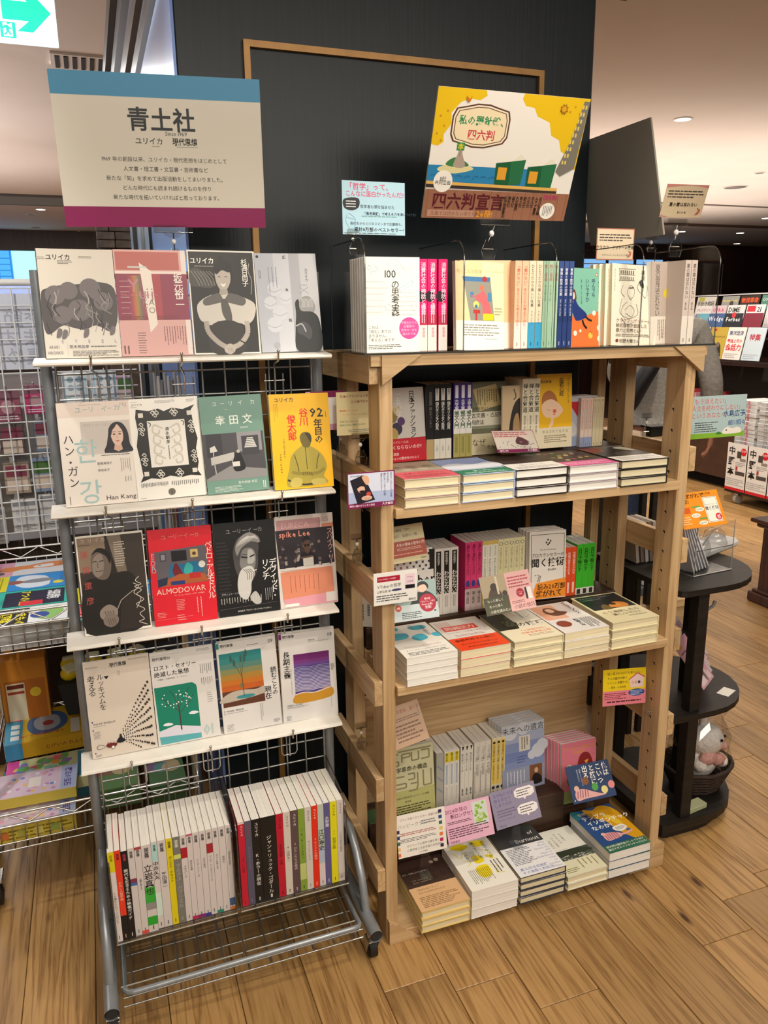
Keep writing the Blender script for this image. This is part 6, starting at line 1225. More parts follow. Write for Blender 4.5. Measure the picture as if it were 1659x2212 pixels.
# ---------------------------------------------------------------- notice boards and display cards
def c_board(A):
    A.r(0, 0, 1, .148, '#3f8fb8'); A.r(0, .862, 1, 1, '#8c1f56')
    A.t('青土社', .505, .285, .112, '#16181c', 2, 1, .98); A.t('Since 1969', .625, .372, .026, '#3a3a3a', 0, 2)
    A.t(KAT, .37, .425, .034, INK, 1); A.t('現代思想', .55, .425, .036, INK, 2, 0, .85); A.m(.45, .455, .49, .462, 1, '#777'); A.m(.57, .455, .68, .462, 1, '#777')
    for i, s in enumerate(('1969 年の創設以来、ユリイカ・現代思想をはじめとして', '人文書・理工書・文芸書・芸術書など', '新たな「知」を求めて出版活動をしてまいりました。', 'どんな時代にも読まれ続けるものを作り', '新たな時代を拓いていければと思っております。')): A.t(s, .51, .545 + i * .063, .0245, '#3a3836', 0, 1)
card('notice_board', 'large white notice board with blue top band and magenta foot', -.3234, 1.8278, .2867, .400, .2813, FK, c_board, '#dcd5c4', -5.5, -5.3, .55, 'board', 'upright notice boards', th=.004)
def c_poster(A):
    A.r(0, 0, 1, .78, '#e9e4dc'); Y_ = '#e2bb1e'
    A.p([(0, 0), (.30, 0), (.31, .04), (.27, .075), (.20, .07), (.15, .10), (.10, .18), (.11, .26), (.07, .34), (.075, .40), (.04, .43), (0, .42)], Y_); A.p([(.55, 0), (1, 0), (1, .56), (.95, .55), (.93, .45), (.87, .42), (.84, .33), (.78, .30), (.75, .2), (.66, .16), (.63, .10), (.57, .09), (.54, .04)], Y_)
    for x, y in ((.03, .2), (.06, .27), (.02, .33), (.07, .16), (.05, .38), (.90, .06), (.94, .11), (.87, .10), (.96, .2)): A.r(x, y, x + .012, y + .017, '#c9862a')
    # framed title plate
    P_ = [(.13, .14), (.20, .12), (.26, .10), (.34, .10), (.40, .12), (.47, .14), (.485, .20), (.485, .34), (.46, .39), (.40, .41), (.34, .43), (.26, .43), (.20, .41), (.13, .39), (.11, .34), (.11, .20)]
    A.p(P_, '#5b3a30'); A.p([(.297 + (x - .297) * .95, .265 + (y - .265) * .93) for x, y in P_], '#ece2c6'); A.p([(.297 + (x - .297) * .90, .265 + (y - .265) * .86) for x, y in P_], '#6a463a'); A.p([(.297 + (x - .297) * .87, .265 + (y - .265) * .82) for x, y in P_], '#ead9b4')
    A.t('私の羅針盤、', .315, .225, .054, '#2f8a58', 2, 1); A.t('四六判', .31, .33, .060, '#c9414c', 2, 1)
    A.p([(.0, .575), (.70, .575), (.72, .72), (.0, .70)], '#2f7fae'); A.b([(.06, .60), (.12, .57), (.26, .575), (.29, .60), (.18, .635), (.08, .625)], '#d8cf9a'); A.b([(.11, .57), (.13, .53), (.17, .51), (.22, .53), (.26, .57), (.18, .585)], '#3f7a4a'); A.b([(.16, .58), (.175, .49), (.185, .44), (.20, .44), (.21, .49), (.235, .58)], '#a8988a')
    A.r(.165, .395, .215, .455, '#3f8a4a'); A.t('本', .19, .425, .038, '#e6d23a', 1, 1); A.l([(.19, .455), (.19, .5)], .004, '#777')
    for i in range(10): A.curve([(.02 + i * .055, .66 + (i % 3) * .012), (.04 + i * .055, .65), (.06 + i * .055, .66)], .004, '#1f5f90')
    # open green books
    for x, y, s in ((.44, .50, 1), (.66, .52, 1)):
        A.p([(x, y + .04), (x + .10, y + .02), (x + .11, y + .21), (x + .01, y + .23)], '#1f5a38'); A.p([(x + .10, y + .02), (x + .20, y), (x + .19, y + .20), (x + .11, y + .21)], '#2a6b45'); A.p([(x, y + .035), (x + .05, y - .03), (x + .10, y + .02)], '#e9e4d6'); A.p([(x + .10, y + .02), (x + .16, y - .04), (x + .20, y)], '#e2dccb'); A.r(x + .02, y + .07, x + .08, y + .17, '#d89a34')
    # leaning tower of windows at the right edge
    A.p([(.96, .02), (1, .02), (.99, .55), (.90, .62), (.86, .58), (.93, .30)], '#7a766c')
    for i in range(9):
        for j in range(2): A.r(.955 - i * .008 + j * .02, .05 + i * .055, .967 - i * .008 + j * .02, .08 + i * .055, '#d8c46a')
    for r, c in ((.030, '#8a5a1a'), (.022, '#d8a02a')): A.p([(.83 + r * (1 if k % 2 else .65) * math.cos(k * .393), .09 + 1.4 * r * (1 if k % 2 else .65) * math.sin(k * .393)) for k in range(16)], c)
    A.b([(.18, .05), (.20, .07), (.215, .05), (.205, .09), (.185, .085)], '#c9742a'); A.p([(0, .70), (.9, .72), (.9, .745), (0, .725)], '#d8ac5a'); A.p([(0, .725), (.9, .745), (.9, .765), (0, .75)], '#3a322e')
    # plank footer
    A.r(0, .765, 1, 1, '#9a6a52')
    for i in range(17): A.r(.02 + i * .06, .765, .023 + i * .06, 1, '#7d5240')
    A.m(.0, .77, 1, .99, 26, '#8d6150', 0, 12, .12)
    A.e(.105, .70, .062, '#ece7de'); A.p([(.10, .74), (.13, .74), (.12, .775)], '#ece7de'); A.t('11社', .105, .68, .030, '#333', 1, 1); A.t('共同企画', .105, .71, .026, '#333', 1, 1)
    A.t('四六判宣言', .05, .855, .100, '#5a1f28', 2, 0, .98); A.r(.03, .93, .35, .985, '#b58a74'); A.t('文庫では読めない本たち!', .05, .958, .028, '#7a5040', 0); A.t('26冊!', .36, .955, .048, '#e0962a', 2)
    for i, s in enumerate(('大月書店', '紀伊國屋書店', '春秋社', '晶文社', '人文書院', '青土社', '創元社', '白水社', '平凡社', 'みすず書房', '吉川弘文館')): A.v(s, .52 + i * .0275, .80, .0235, '#26201e', 1, .92)
    A.t('四六判!', .865, .80, .032, '#b8306a', 2, 1); A.e(.86, .915, .055, '#ece7de', .07); A.m(.825, .87, .895, .96, 6, '#555', 1)
mw = FU @ T(.3402, .1215, 1.8342) @ R(.9, 'Z') @ R(21.2, 'X') @ R(-.5, 'Y')
mb = MB(); PW_, PH_ = .3637, .257; q = -.022
mb.prism([(-PW_ / 2 + q, -PH_ / 2 + .004), (PW_ / 2 - .024, -PH_ / 2 - .012), (PW_ / 2 + .01, PH_ / 2 - .014), (-PW_ / 2 + .0, PH_ / 2 + .014)][:0] or [(-PW_ / 2, -PH_ / 2), (PW_ / 2, -PH_ / 2), (PW_ / 2, PH_ / 2), (-PW_ / 2, PH_ / 2)], 'y', 0, .004, M('#c9c0ae', .4))
c_poster(Art(mb, (-PW_ / 2, 0, -PH_ / 2), (1, 0, 0), (0, 0, 1), PW_, PH_))
tag(mb.build('poster_board', None, mw), 'colourful poster board with yellow sky, sea and wood plank footer', 'board', 'upright notice boards')
# board seen from its grey back, at right angles to the others
mb = MB(); mb.box(0, 0, 0, .004, .31, .272, M('#98948b', .75), .001); mb.box(.0041, .002, .002, .006, .308, .270, M('#b8ab92', .6))
tag(mb.build('display_board', None, FU @ T(.812, .168, 1.690) @ R(-13, 'Y')), 'grey back of a board turned edgewise beside the pillar', 'board')
clip('clip holding the turned grey board at its foot', FU, .828, .235, 1.655, 1.688, .03)
def c_blue(A):
    A.t('「哲学」って、', .06, .10, .105, '#d83a6a', 1); A.t('こんなに面白かったんだ!!', .98, .235, .088, '#d83a6a', 1, 2, .92); A.b([(.03, .34), (.25, .32), (.26, .48), (.15, .55), (.03, .50)], '#17181c')
    for i in range(3): A.m(.06, .36 + i * .05, .22, .40 + i * .05, 1, '#e6e6e6')
    A.t('哲学者も頭を悩ませた', .28, .47, .055, '#1f2a44', 0); A.t('「思考実験」で考える力を身につける!', .32, .60, .050, '#1f2a44', 1); A.t('高校生からビジネスマンまで反響続々。', .98, .79, .048, '#333', 0, 2); A.t('累計8万部のベストセラー!', .98, .90, .068, INK, 1, 2); A.m(.3, .63, .9, .67, 1, '#7aa'); A.m(.02, .96, .9, .985, 1, '#555')
    for a in (((.08, .6), (.05, .75), (.12, .9)), ((.10, .6), (.2, .7), (.18, .85)), ((.06, .68), (.22, .72)), ((.1, .9), (.25, .88))): A.curve(list(a), .006, '#7fb0c4')
card('display_card', 'pale blue card with magenta and black lettering above the tray', .032, 1.722, .120, .139, .105, FU, c_blue, '#a9cede', 0, 0, 0)
clip('clip of the pale blue card, at left end of the acrylic tray', FU, -.016, .120, 1.628, 1.672, .026, .7)
clip('large clip under the colourful poster board', FU, .300, .120, 1.622, 1.700, .072, 1.25, .016)
clip('clip under the large white notice board', FK, -.313, .300, 1.602, 1.682, .078, 1.0)
def c_small(title, sub, logo=True):
    def f(A):
        A.m(.07, .16, .93, .42, 3, '#4a443e'); A.t(title, .5, .60, .085, '#26221e', 2, 1); A.t(sub, .5, .84, .05, '#444', 0, 1)
        if logo: A.curve([(.86, .70), (.90, .78), (.84, .92)], .02, '#b04a3a'); A.curve([(.92, .72), (.93, .80), (.88, .90)], .02, '#b04a3a')
    return f
def c_kr(A): A.l([(.01, .015), (.99, .015), (.99, .98), (.01, .98), (.01, .015)], .02, '#b8705c'); c_small('クラクフ・ゲットーの薬局', 'タデウシュ・パンキェヴィチ著')(A)
card('display_card', 'small beige card with brick red border behind the tray', .687, 1.668, .190, .109, .0745, FU, c_kr, '#d9c7ac', 0, 0, 0)
def c_na(A): A.p([(0, 0), (1, 0), (1, .1), (.85, .06), (.6, .02), (.3, .05), (.0, .1)], '#cf8a80'); A.p([(0, .92), (.2, .97), (0, 1)], '#cf8a80'); c_small('夏の雲は忘れない', '夏の会 編')(A)
card('display_card', 'small beige card with pink corners at the far right end', .856, 1.7688, .1542, .120, .0776, FU, c_na, '#d8c4a4', -20, -3.3, .4)
clip('clear clip holding the pink cornered card', FU, .862, .185, 1.640, 1.722, .06, 1.35, .004)
def c_xa(A):
    A.r(0, 0, 1, 1, '#cfd4e6'); A.r(0, .55, 1, .88, '#a8b6d6'); A.l([(.0, .008), (1, .008), (1, .99), (0, .99), (0, .008)], .024, '#7a2350'); A.r(0, .87, 1, 1, '#7a2350')
    A.p([(.05, .20), (.34, .07), (.58, .80), (.20, .90)], '#26222c'); A.b([(.30, .12), (.42, .10), (.46, .26), (.40, .36)], '#d8a88a'); A.b([(.20, .42), (.26, .32), (.34, .36), (.36, .52), (.28, .58), (.22, .52)], '#d8b09c'); A.b([(.19, .44), (.24, .30), (.34, .33), (.36, .40), (.28, .38)], '#2a2020'); A.b([(.24, .53), (.30, .5), (.36, .52), (.31, .60)], '#2a2020'); A.e(.44, .62, .05, '#c04a3a'); hand(A, .30, .70, .11, '#d8b09c', '#8a6050'); A.r(.12, .86, .2, .87, '#333')
    A.t('神戸市立博物館蔵', .06, .09, .032, '#333', 0)
    for i, s in enumerate(('有名なこのザビエルの肖像', '実は大阪の', '隠れキリシタンの里', '発見されたんです。')): A.v(s, .93 - i * .07, .05, .045 if i != 2 else .055, '#333', 0, .95)
    A.t('関西の隠れキリシタン発見', .03, .935, .045, '#f0e6ea', 1); A.t('人文書院', .97, .93, .06, '#f0e6ea', 1, 2)
card('display_card', 'lilac card with bearded figure and plum border on left post', -.034, 1.155, -.022, .102, .074, FU, c_xa, '#cfd4e6')
clip('clip gripping the left post under the lilac plum bordered card', FU, -.040, .0, 1.105, 1.145, .03, .7)
def c_fa(A):
    A.t('日本のファッション史が', .10, .10, .075, '#8a3424', 1); A.t('この1冊でわかる!', .38, .23, .075, '#8a3424', 1); A.t('鹿鳴館のドレスから', .08, .43, .055, '#d87a2a', 1); A.t('ファストファッションまで—', .14, .52, .055, '#d87a2a', 0); A.t('日本ではどのように', .08, .68, .055, '#2f7a4a', 0); A.t('独自の文化に発展したのか?', .08, .76, .055, '#2f7a4a', 0); A.m(.3, .86, .95, .94, 2, '#888')
card('display_card', 'pale yellow card with brown, orange and green lettering behind left post', -.009, 1.293, .150, .088, .0965, FU, c_fa, '#ddcf9e')
def c_pl(A): A.r(.12, 0, 1, .16, '#7a2350'); A.t('古代世界', .2, .08, .09, '#d8c0cc', 0); A.r(.12, .16, 1, .84, '#e6e2e0'); A.p([(.2, .3), (.6, .7), (.2, .9)], '#8f88a8'); A.v('人文', .5, .2, .14, '#333', 0); A.v('こころのはたらきを読む', .05, .1, .04, '#8a2a5a', 0)
card('display_card', 'plum topped card partly hidden behind the yellow magazine', -.068, 1.298, .185, .090, .088, FU, c_pl, '#c99ab0')
clip('clear clip on the top left slat, left one', FU, -.030, .200, 1.182, 1.250, .03, .9)
clip('clear clip on the top left slat, right one', FU, -.012, .110, 1.182, 1.246, .04, .9)
def c_vt(A): A.r(.08, .12, .60, .28, '#a8233a'); A.t('VTuberを対象とした哲学書!', .10, .20, .032, '#f2e0e0', 1); A.t('VTuberの哲学', .08, .42, .092, '#1f1f1f', 0, 0, .95); A.t('山野弘樹 著', .07, .58, .06, '#333', 0); A.e(.52, .57, .12, '#3a3a6a', .035); A.m(.06, .68, .78, .90, 3, '#555'); A.r(.72, .12, .94, .58, '#e2c8d4'); A.t('VTuber', .83, .22, .045, '#8a2a4a', 1, 1); A.t('の哲学', .83, .36, .05, '#333', 0, 1); A.r(.72, .46, .94, .58, '#1b1b1f'); A.t('春秋社', .88, .92, .06, '#333', 0, 1)
card('display_card', 'white card with dark red strip on the left front post', .018, .934, -.022, .101, .073, FU, c_vt, '#e3e1dc', 0, 0, 0)
def c_ki(A): A.r(0, .0, 1, .62, '#8fa4a0'); A.b([(.42, .55), (.45, .38), (.6, .30), (.8, .30), (.95, .45), (.96, .62), (.42, .62)], '#23262a'); A.b([(.60, .26), (.60, .14), (.70, .08), (.80, .14), (.80, .24), (.70, .32)], '#d8b8a4'); A.b([(.58, .2), (.62, .06), (.76, .04), (.84, .14), (.82, .24), (.76, .12), (.64, .14)], '#1b1718'); A.b([(.45, .1), (.55, .05), (.55, .3), (.45, .3)], '#b8a86a'); A.r(0, .60, 1, 1, '#bcc8ca'); A.e(.12, .66, .07, '#b84a2a'); A.t('4刷', .12, .66, .05, '#f0e6e0', 1, 1); A.e(.78, .60, .19, '#a82038'); A.t('第17回', .78, .49, .05, '#f0dce0', 1, 1); A.t('「わたくし、つまり', .78, .56, .042, '#f0dce0', 1, 1, .9); A.t('Nobody賞」', .78, .63, .05, '#f0dce0', 1, 1); A.t('受賞!', .78, .71, .065, '#f0dce0', 1, 1); A.m(.18, .78, .62, .96, 4, '#3a4a4c'); A.r(.9, .8, .95, .83, '#222')
card('display_card', 'grey blue card with dark-haired figure and round crimson seal', .0857, .8754, .0355, .109, .0877, FU, c_ki, '#bcc8ca', 22, -1.2, -.4)
def c_se(A): A.t('人気番組「ZIP!」', .2, .12, .07, '#333', 0); A.t('で紹介、話題の一冊!', .2, .28, .07, '#333', 0); A.r(.0, .42, 1, .86, '#a8452c'); A.t('人生の意味の哲学入門', .30, .52, .075, '#f0e0cc', 1, 0, .9); A.m(.3, .6, .9, .68, 2, '#e0b8a0'); A.m(.2, .74, .95, .80, 1, '#e8a080'); A.t('青春社', .9, .94, .05, '#444', 0, 1)
card('display_card', 'yellow and rust card leaning over the white dot book', .1075, .9755, .1515, .107, .0887, FU, c_se, '#d2c596', 19, -.8, 3.2)
def c_sh(A): A.r(0, 0, .5, .60, '#a8987c'); A.b([(.12, .6), (.15, .4), (.24, .3), (.34, .38), (.38, .6)], '#4a3c30'); A.e(.25, .30, .07, '#3a2e26'); A.r(.3, .04, .34, .5, '#c9bda4'); A.e(.44, .5, .05, '#3f342a'); A.r(0, .55, .5, 1, '#4a4a34'); A.t('もっと楽しく', .06, .64, .055, '#e6e2d6', 0); A.t('もっと深く', .08, .78, .055, '#e6e2d6', 0); A.t('小説を読みたい', .08, .92, .06, '#e6e2d6', 0); A.r(.5, 0, 1, 1, '#d8a8a4'); A.m(.54, .1, .95, .42, 4, '#a83a4a'); A.e(.74, .56, .08, '#a8233a'); A.t('ロングセラー', .74, .54, .022, '#f2e0e0', 0, 1); A.t('23刷', .74, .59, .03, '#f2e0e0', 1, 1); A.r(.84, .45, .93, .75, '#23212a'); A.r(.88, .45, .97, .75, '#e6e2dc'); A.t('小説の技巧', .56, .90, .085, '#3a2226', 0); A.m(.54, .74, .8, .82, 2, '#7a4a4a')
card('display_card', 'pink and sepia card standing over the black and cream stack', .3596, .8365, .097, .138, .0961, FU, c_sh, '#d8c8a8', 26, -1, 2.8)
def c_be(A): A.t('科学革命、脂りすぎ', .22, .16, .12, '#b0604a', 0, 0, .8); A.m(.2, .30, .92, .40, 2, '#8a6a58'); A.m(.15, .45, .9, .90, 5, '#8a6a58'); A.m(.9, .1, .94, .4, 1, '#7a8a8a', 1)
card('display_card', 'tilted beige card with red brush heading, bottom shelf left', .1161, .4886, .1692, .097, .1043, FU, c_be, '#d2af90', 26, -2.5, 9.85)
def c_wh(A):
    A.t('フランス発ベストセラー 待望の邦訳!', .06, .12, .052, '#7a3a34', 0); A.t('ハッピークラシー', .02, .27, .085, '#8a8680', 0); A.m(.5, .2, .8, .32, 2, '#777'); A.m(.05, .42, .8, .50, 2, '#a05048'); A.m(.05, .56, .8, .66, 3, '#666'); A.t('ポジティブ心理学の闇を暴く', .18, .75, .052, '#6a665e', 0); A.t('心理学者と社会学者の共同研究', .18, .85, .052, '#6a665e', 0); A.t('みすず書房', .42, .94, .035, '#444', 0)
    for i, c in enumerate(('#3c2a4e', '#27407a', '#2f6a5a', '#e0b860', '#d8703c', '#b82050', '#33244a')): A.r(.86, .05 + i * .135, .93, .13 + i * .135, c); A.r(-.0, .34 + i * .135, .05, .42 + i * .135, c) if i < 5 else None
card('display_card', 'white card edged with small coloured squares, bottom shelf left', .1133, .2454, .0616, .134, .1053, FU, c_wh, '#e0dbd2', 15.6, 2.6, -2.8)
def c_pi(A):
    A.t('2024年発の', .02, .16, .095, '#7a2a4a', 0); A.t('新ロングセラー', .12, .30, .088, '#4a2a34', 1); A.r(.60, .06, .92, .66, '#c6cfc4'); rn = random.Random(4)
    for i in range(26): A.e(.64 + rn.random() * .24, .12 + rn.random() * .46, .028, rn.choice(('#9ab84a', '#7fa83a', '#b4c878')), None, 7)
    A.m(.04, .42, .56, .50, 2, '#5a3a48'); A.m(.04, .58, .9, .86, 5, '#5a3a48'); A.t('筑摩書房', .04, .94, .05, '#6a4a58', 0)
card('display_card', 'pink card with green spotted booklet picture, bottom shelf', .2494, .2381, .0709, .132, .0962, FU, c_pi, '#d9a9bf', 23.6, .9, 0)
def c_bu(A):
    for i, s in enumerate(('なぜ私たちは', '燃え尽きて', 'しまうのか')): A.t(s, .06, .13 + i * .13, .075, '#5a5490', 0)
    A.m(.08, .5, .5, .72, 3, '#6a6480'); A.t('ジョナサン・マレシック', .06, .78, .035, '#4a4668', 0); A.t('青土社', .08, .93, .045, '#4a4668', 0)
    for y in (.22, .66): A.p([(.52, y - .07), (.60, y - .14), (.88, y - .14), (.96, y - .07), (.96, y + .07), (.88, y + .13), (.76, y + .13), (.73, y + .20), (.70, y + .13), (.60, y + .13), (.52, y + .07)], '#e6e0de'); A.m(.57, y - .10, .92, y + .10, 3, '#3a3640', 0, 3, .35)
card('display_card', 'mauve grey card with two white speech shapes, bottom shelf', .3908, .2413, .0813, .1355, .0957, FU, c_bu, '#8c859c', 26.4, 0, 2.6)
def c_an(A):
    A.r(0, 0, 1, 1, '#2f4268'); 
    for i, s in enumerate(('俺は', 'こいつ', 'と旅に', '出る')): A.v(s, .88 - i * .155, .05, .135, '#efece4', 2, .98)
    A.v('青葉とクリスマス', .30, .12, .04, '#d8dce6', 0); A.v('色白きのひと', .24, .12, .04, '#d8dce6', 0)
    for x, y, c in ((.38, .46, '#8a5a34'), (.56, .66, '#4f9a4a'), (.76, .78, '#dccf8a'), (.94, .68, '#d88a84')): A.e(x, y, .075, c)
    A.b([(.08, .78), (.14, .66), (.30, .66), (.44, .74), (.62, .84), (.78, .90), (.60, .92), (.30, .92), (.12, .94)], '#d8a4a0')
    for i in range(5): A.l([(.16 + i * .055, .67), (.12 + i * .06, .88)], .016, '#7a3f58')
    A.e(.14, .62, .055, '#d8b0a0'); A.e(.05, .92, .012, '#eee')
card('display_card', 'navy card with white block lettering and reclining striped bather', .6547, .226, .1223, .14, .0992, FU, c_an, '#2f4268', 34, 0, -1.6)
def c_ye(A): A.r(0, 0, 1, .60, '#e3c51e'); A.t('「愛し愛されながらも寄る辺ない', .05, .12, .058, '#2a2416', 1); A.t('そんな彼女が紡ぐ', .10, .25, .058, '#2a2416', 1); A.t('いとしい言葉たち」', .10, .37, .058, '#2a2416', 1); A.t('— 著者・山田詠美', .12, .50, .050, '#2a2416', 0); A.p([(.62, .30), (.80, .16), (.96, .28), (.94, .54), (.64, .54)], '#e0c4c0'); A.l([(.60, .32), (.80, .14), (.98, .27)], .02, '#c04a54'); [A.e(.69 + i * .075, .40, .03, ('#d8b09a', '#c9a08c', '#3a3034')[i]) for i in range(3)]; A.r(0, .60, 1, 1, '#dc7d8c'); A.e(.78, .68, .19, '#2a4a8a', .10); A.m(.64, .61, .92, .76, 4, '#c0cce6'); A.m(.04, .65, .55, .84, 4, '#7a2a38'); A.m(.1, .88, .95, .92, 1, '#4a1a24', 0, 3, .9)
card('display_card', 'yellow and pink card by the right front post, below middle shelf', .7048, .5326, .0678, .137, .0969, FU, c_ye, '#e3c51e', 11, 0, -5.5)
def c_zn(A): A.m(.04, .06, .85, .32, 3, '#b04a5a'); A.r(.05, .40, .95, .86, '#c9c2b8'); A.b([(.5, .6), (.6, .3), (.8, .5), (.75, .7)], '#5a3a40'); rn = random.Random(3); [A.e(.08 + rn.random() * .84, .5 + rn.random() * .3, .015, '#7a7068', None, 6) for _ in range(30)]; A.r(0, .86, 1, 1, '#7a2350'); A.t('禅平入門', .05, .93, .05, '#eee', 1); A.t('人文書院', .95, .93, .06, '#eee', 1, 2); A.l([(0, .01), (1, .01), (1, .99), (0, .99), (0, .01)], .01, '#7a2350')
card('display_card', 'small plum bordered card lying back before the ivory spines', .409, 1.2004, .1667, .1135, .0666, FU, c_zn, '#cdbfb2', 44.5, 0, -2.8)
mb = MB(); mb.prism([(-.012, 0), (.022, 0), (.014, .022), (-.004, .022)], 'y', -.012, .012, acrylic2); tag(mb.build('card_stand', None, FU @ T(.425, .155, 1.1655)), 'clear stand under the small plum bordered card', 'stand')
for nm, x, y, z, tl in (('white card edged with coloured squares', .135, .085, .165, 20), ('pink card with green booklet picture', .265, .085, .165, 20), ('mauve grey speech card', .40, .085, .165, 20), ('navy block lettered card', .655, .115, .160, 15), ('pink and sepia card', .365, .095, .760, 12)):
    z0 = {'white card edged with coloured squares': .0925, 'pink card with green booklet picture': .1135, 'mauve grey speech card': .1140, 'navy block lettered card': .111, 'pink and sepia card': .7515}[nm]
    mb = MB(); mb.prism([(-.018, 0), (.018, 0), (.010, z - z0 + .012), (-.010, z - z0 + .012)], 'y', .004, .006, acrylic); mb.box(-.014, -.016, 0, .014, .020, .0015, acrylic2)
    tag(mb.build('card_stand', None, FU @ T(x, y, z0)), 'clear stand holding the ' + nm, 'stand')
def c_lb(A): A.r(0, .88, 1, 1, '#7fae34'); A.t('「もう消えたい」', .0, .12, .085, '#d8645c', 0); A.t('人生を終わりにしたい」', .05, .28, .085, '#d8645c', 0, 0, .95); A.t('というあなたへ', .05, .45, .085, '#d8645c', 0); A.t('水島広子', .60, .44, .098, '#23407a', 1); A.t('著', .95, .46, .04, '#23407a', 0); A.t('細川貂々', .70, .66, .078, '#3f5f9a', 1); A.m(.12, .6, .55, .86, 5, '#444', 0, 3, .35); A.b([(.62, .92), (.64, .80), (.70, .76), (.78, .80), (.88, .78), (.94, .84), (.92, .92)], '#e6dfd4'); A.e(.68, .84, .012, '#333'); A.b([(.50, .92), (.54, .86), (.60, .92)], '#3f7a3a')
card('display_card', 'light blue card with red lettering and white dog, right side', .972, 1.237, .105, .188, .110, FU, c_lb, '#a9bfc0', 0, 0, 0)
def c_or(A): A.t('読み継がれて', .05, .11, .10, '#3a200c', 2); A.t('20年!', .05, .26, .10, '#3a200c', 2); A.t('聞く技術', .62, .08, .05, '#3a200c', 1); A.l([(.64, .17), (.97, .17)], .002, '#333'); A.r(.60, .18, .93, .90, '#e6e0d4'); A.l([(.62, .20), (.91, .20), (.91, .88), (.62, .88), (.62, .20)], .006, '#444'); A.t('プロカウンセラーの', .765, .40, .032, '#333', 0, 1); A.t('聞く技術', .765, .50, .078, '#26221e', 2, 1); A.e(.86, .76, .07, '#c0303a'); A.t('45', .86, .74, .07, '#f2e4e0', 2, 1); A.t('万部!', .86, .80, .035, '#f2e4e0', 1, 1); [A.e(x, y, .10, '#ece4d4', .06) for x, y in ((.48, .50), (.36, .66), (.48, .88))]; [A.m(x - .07, y - .03, x + .07, y + .03, 2, '#666') for x, y in ((.48, .50), (.36, .66), (.48, .88))]; A.r(.3, .40, .5, .44, '#5a9a4a'); A.r(.42, .74, .6, .78, '#5a9a4a'); A.r(.1, .42, .26, .58, '#c8541a'); A.m(.02, .66, .22, .9, 4, '#f0d0a0')
card('display_card', 'orange card with white book picture at the right side', .9385, .9919, .1002, .14, .0989, FU, c_or, '#e08a22', 31, -2.7, 1.7)
clip('clip on the second right slat holding the orange card', FU, .842, .090, .900, .955, .03, .8)
clip('clip on the top right slat holding the light blue card', FU, .842, .110, 1.120, 1.190, .03, .8)
clip('clip on the third left slat beside the white thick book', FU, -.012, .150, .946, 1.005, .03, .9)
clip('clip on the fourth left slat near the front', FU, -.012, .150, .456, .52, .03, .9)
clip('clip seen inside the right end, upper shelf', FU, .800, .170, 1.182, 1.240, .03, 1.0)
# ---------------------------------------------------------------- left: wire carts, children's books, white mesh partition
def cart(x0, x1, y0, y1, lab, shelves, posts):
    t = thing('wire_cart', lab, 'shelf cart', FK, 'chrome wire shelf carts')
    for (px, py) in posts:
        child(t, 'post', lambda m: m.tube([(px, py, .13), (px, py, 1.12)], .0125, chrome, 14))
        mb = MB(); mb.tube([(px, py, .13), (px, py, .085)], .008, chrome, 8); mb.box(px - .02, py - .028, .075, px + .02, py + .028, .085, chrome, .002)
        for s in (-1, 1): mb.prism([(py - .026, .078), (py + .02, .078), (py + .012, .034), (py, .030)], 'x', px + s * .0185 - .0012, px + s * .0185 + .0012, chrome)
        ca = mb.build('caster', t); mb = MB(); mb.tube([(px - .013, py + .002, .040), (px + .013, py + .002, .040)], .0395, M('#1c1b1a', .55), 24); mb.build('wheel', ca)
    for z in shelves:
        mb = MB()
        for yy in (y0, y1):
            for dz in (0, -.034): mb.tube([(x0, yy, z + dz), (x1, yy, z + dz)], .0034, chrome, 8)
            n = int((x1 - x0) / .048) // 2 * 2; pts = [(x0 + (x1 - x0) * i / n, yy + .004, z - (.002 if i % 2 else .032)) for i in range(n + 1)]; mb.tube(pts, .0024, chrome, 6)
        for xx in (x0, x1):
            for dz in (0, -.034): mb.tube([(xx, y0, z + dz), (xx, y1, z + dz)], .0034, chrome, 8)
        sh = mb.build('shelf_frame', t)
        mb = MB(); zb = z - .105; k = int((x1 - x0) / .029)
        for i in range(k + 1):
            x = x0 + .006 + (x1 - x0 - .012) * i / k
            mb.tube([(x, y0 + .003, z - .035), (x, y0 + .003, zb), (x, y1 - .003, zb), (x, y1 - .003, z - .035)], .0016, chrome, 5)
        for yy, zz in ((y0 + .001, zb + .022), (y0 + .001, zb + .002), (y0 + .12, zb - .002), (y0 + .3, zb - .002), (y1, zb + .002)): mb.tube([(x0, yy, zz), (x1, yy, zz)], .0019, chrome, 6)
        g = mb.build('basket_grid', sh); g['kind'] = 'stuff'
    return t
CX0, CX1, CY0, CY1 = -.865, -.33, .515, 1.12
cart(CX0, CX1, CY0, CY1, 'chrome wire cart behind the magazine rack loaded with children\'s books', (.822, .285), ((-.865, .565), (-.33, .54), (-.865, 1.10), (-.33, 1.10)))
cart(-1.45, -.90, CY0, CY1, 'second chrome wire cart at the left picture edge', (.822, .285), ((-1.45, .565), (-.90, .80)))
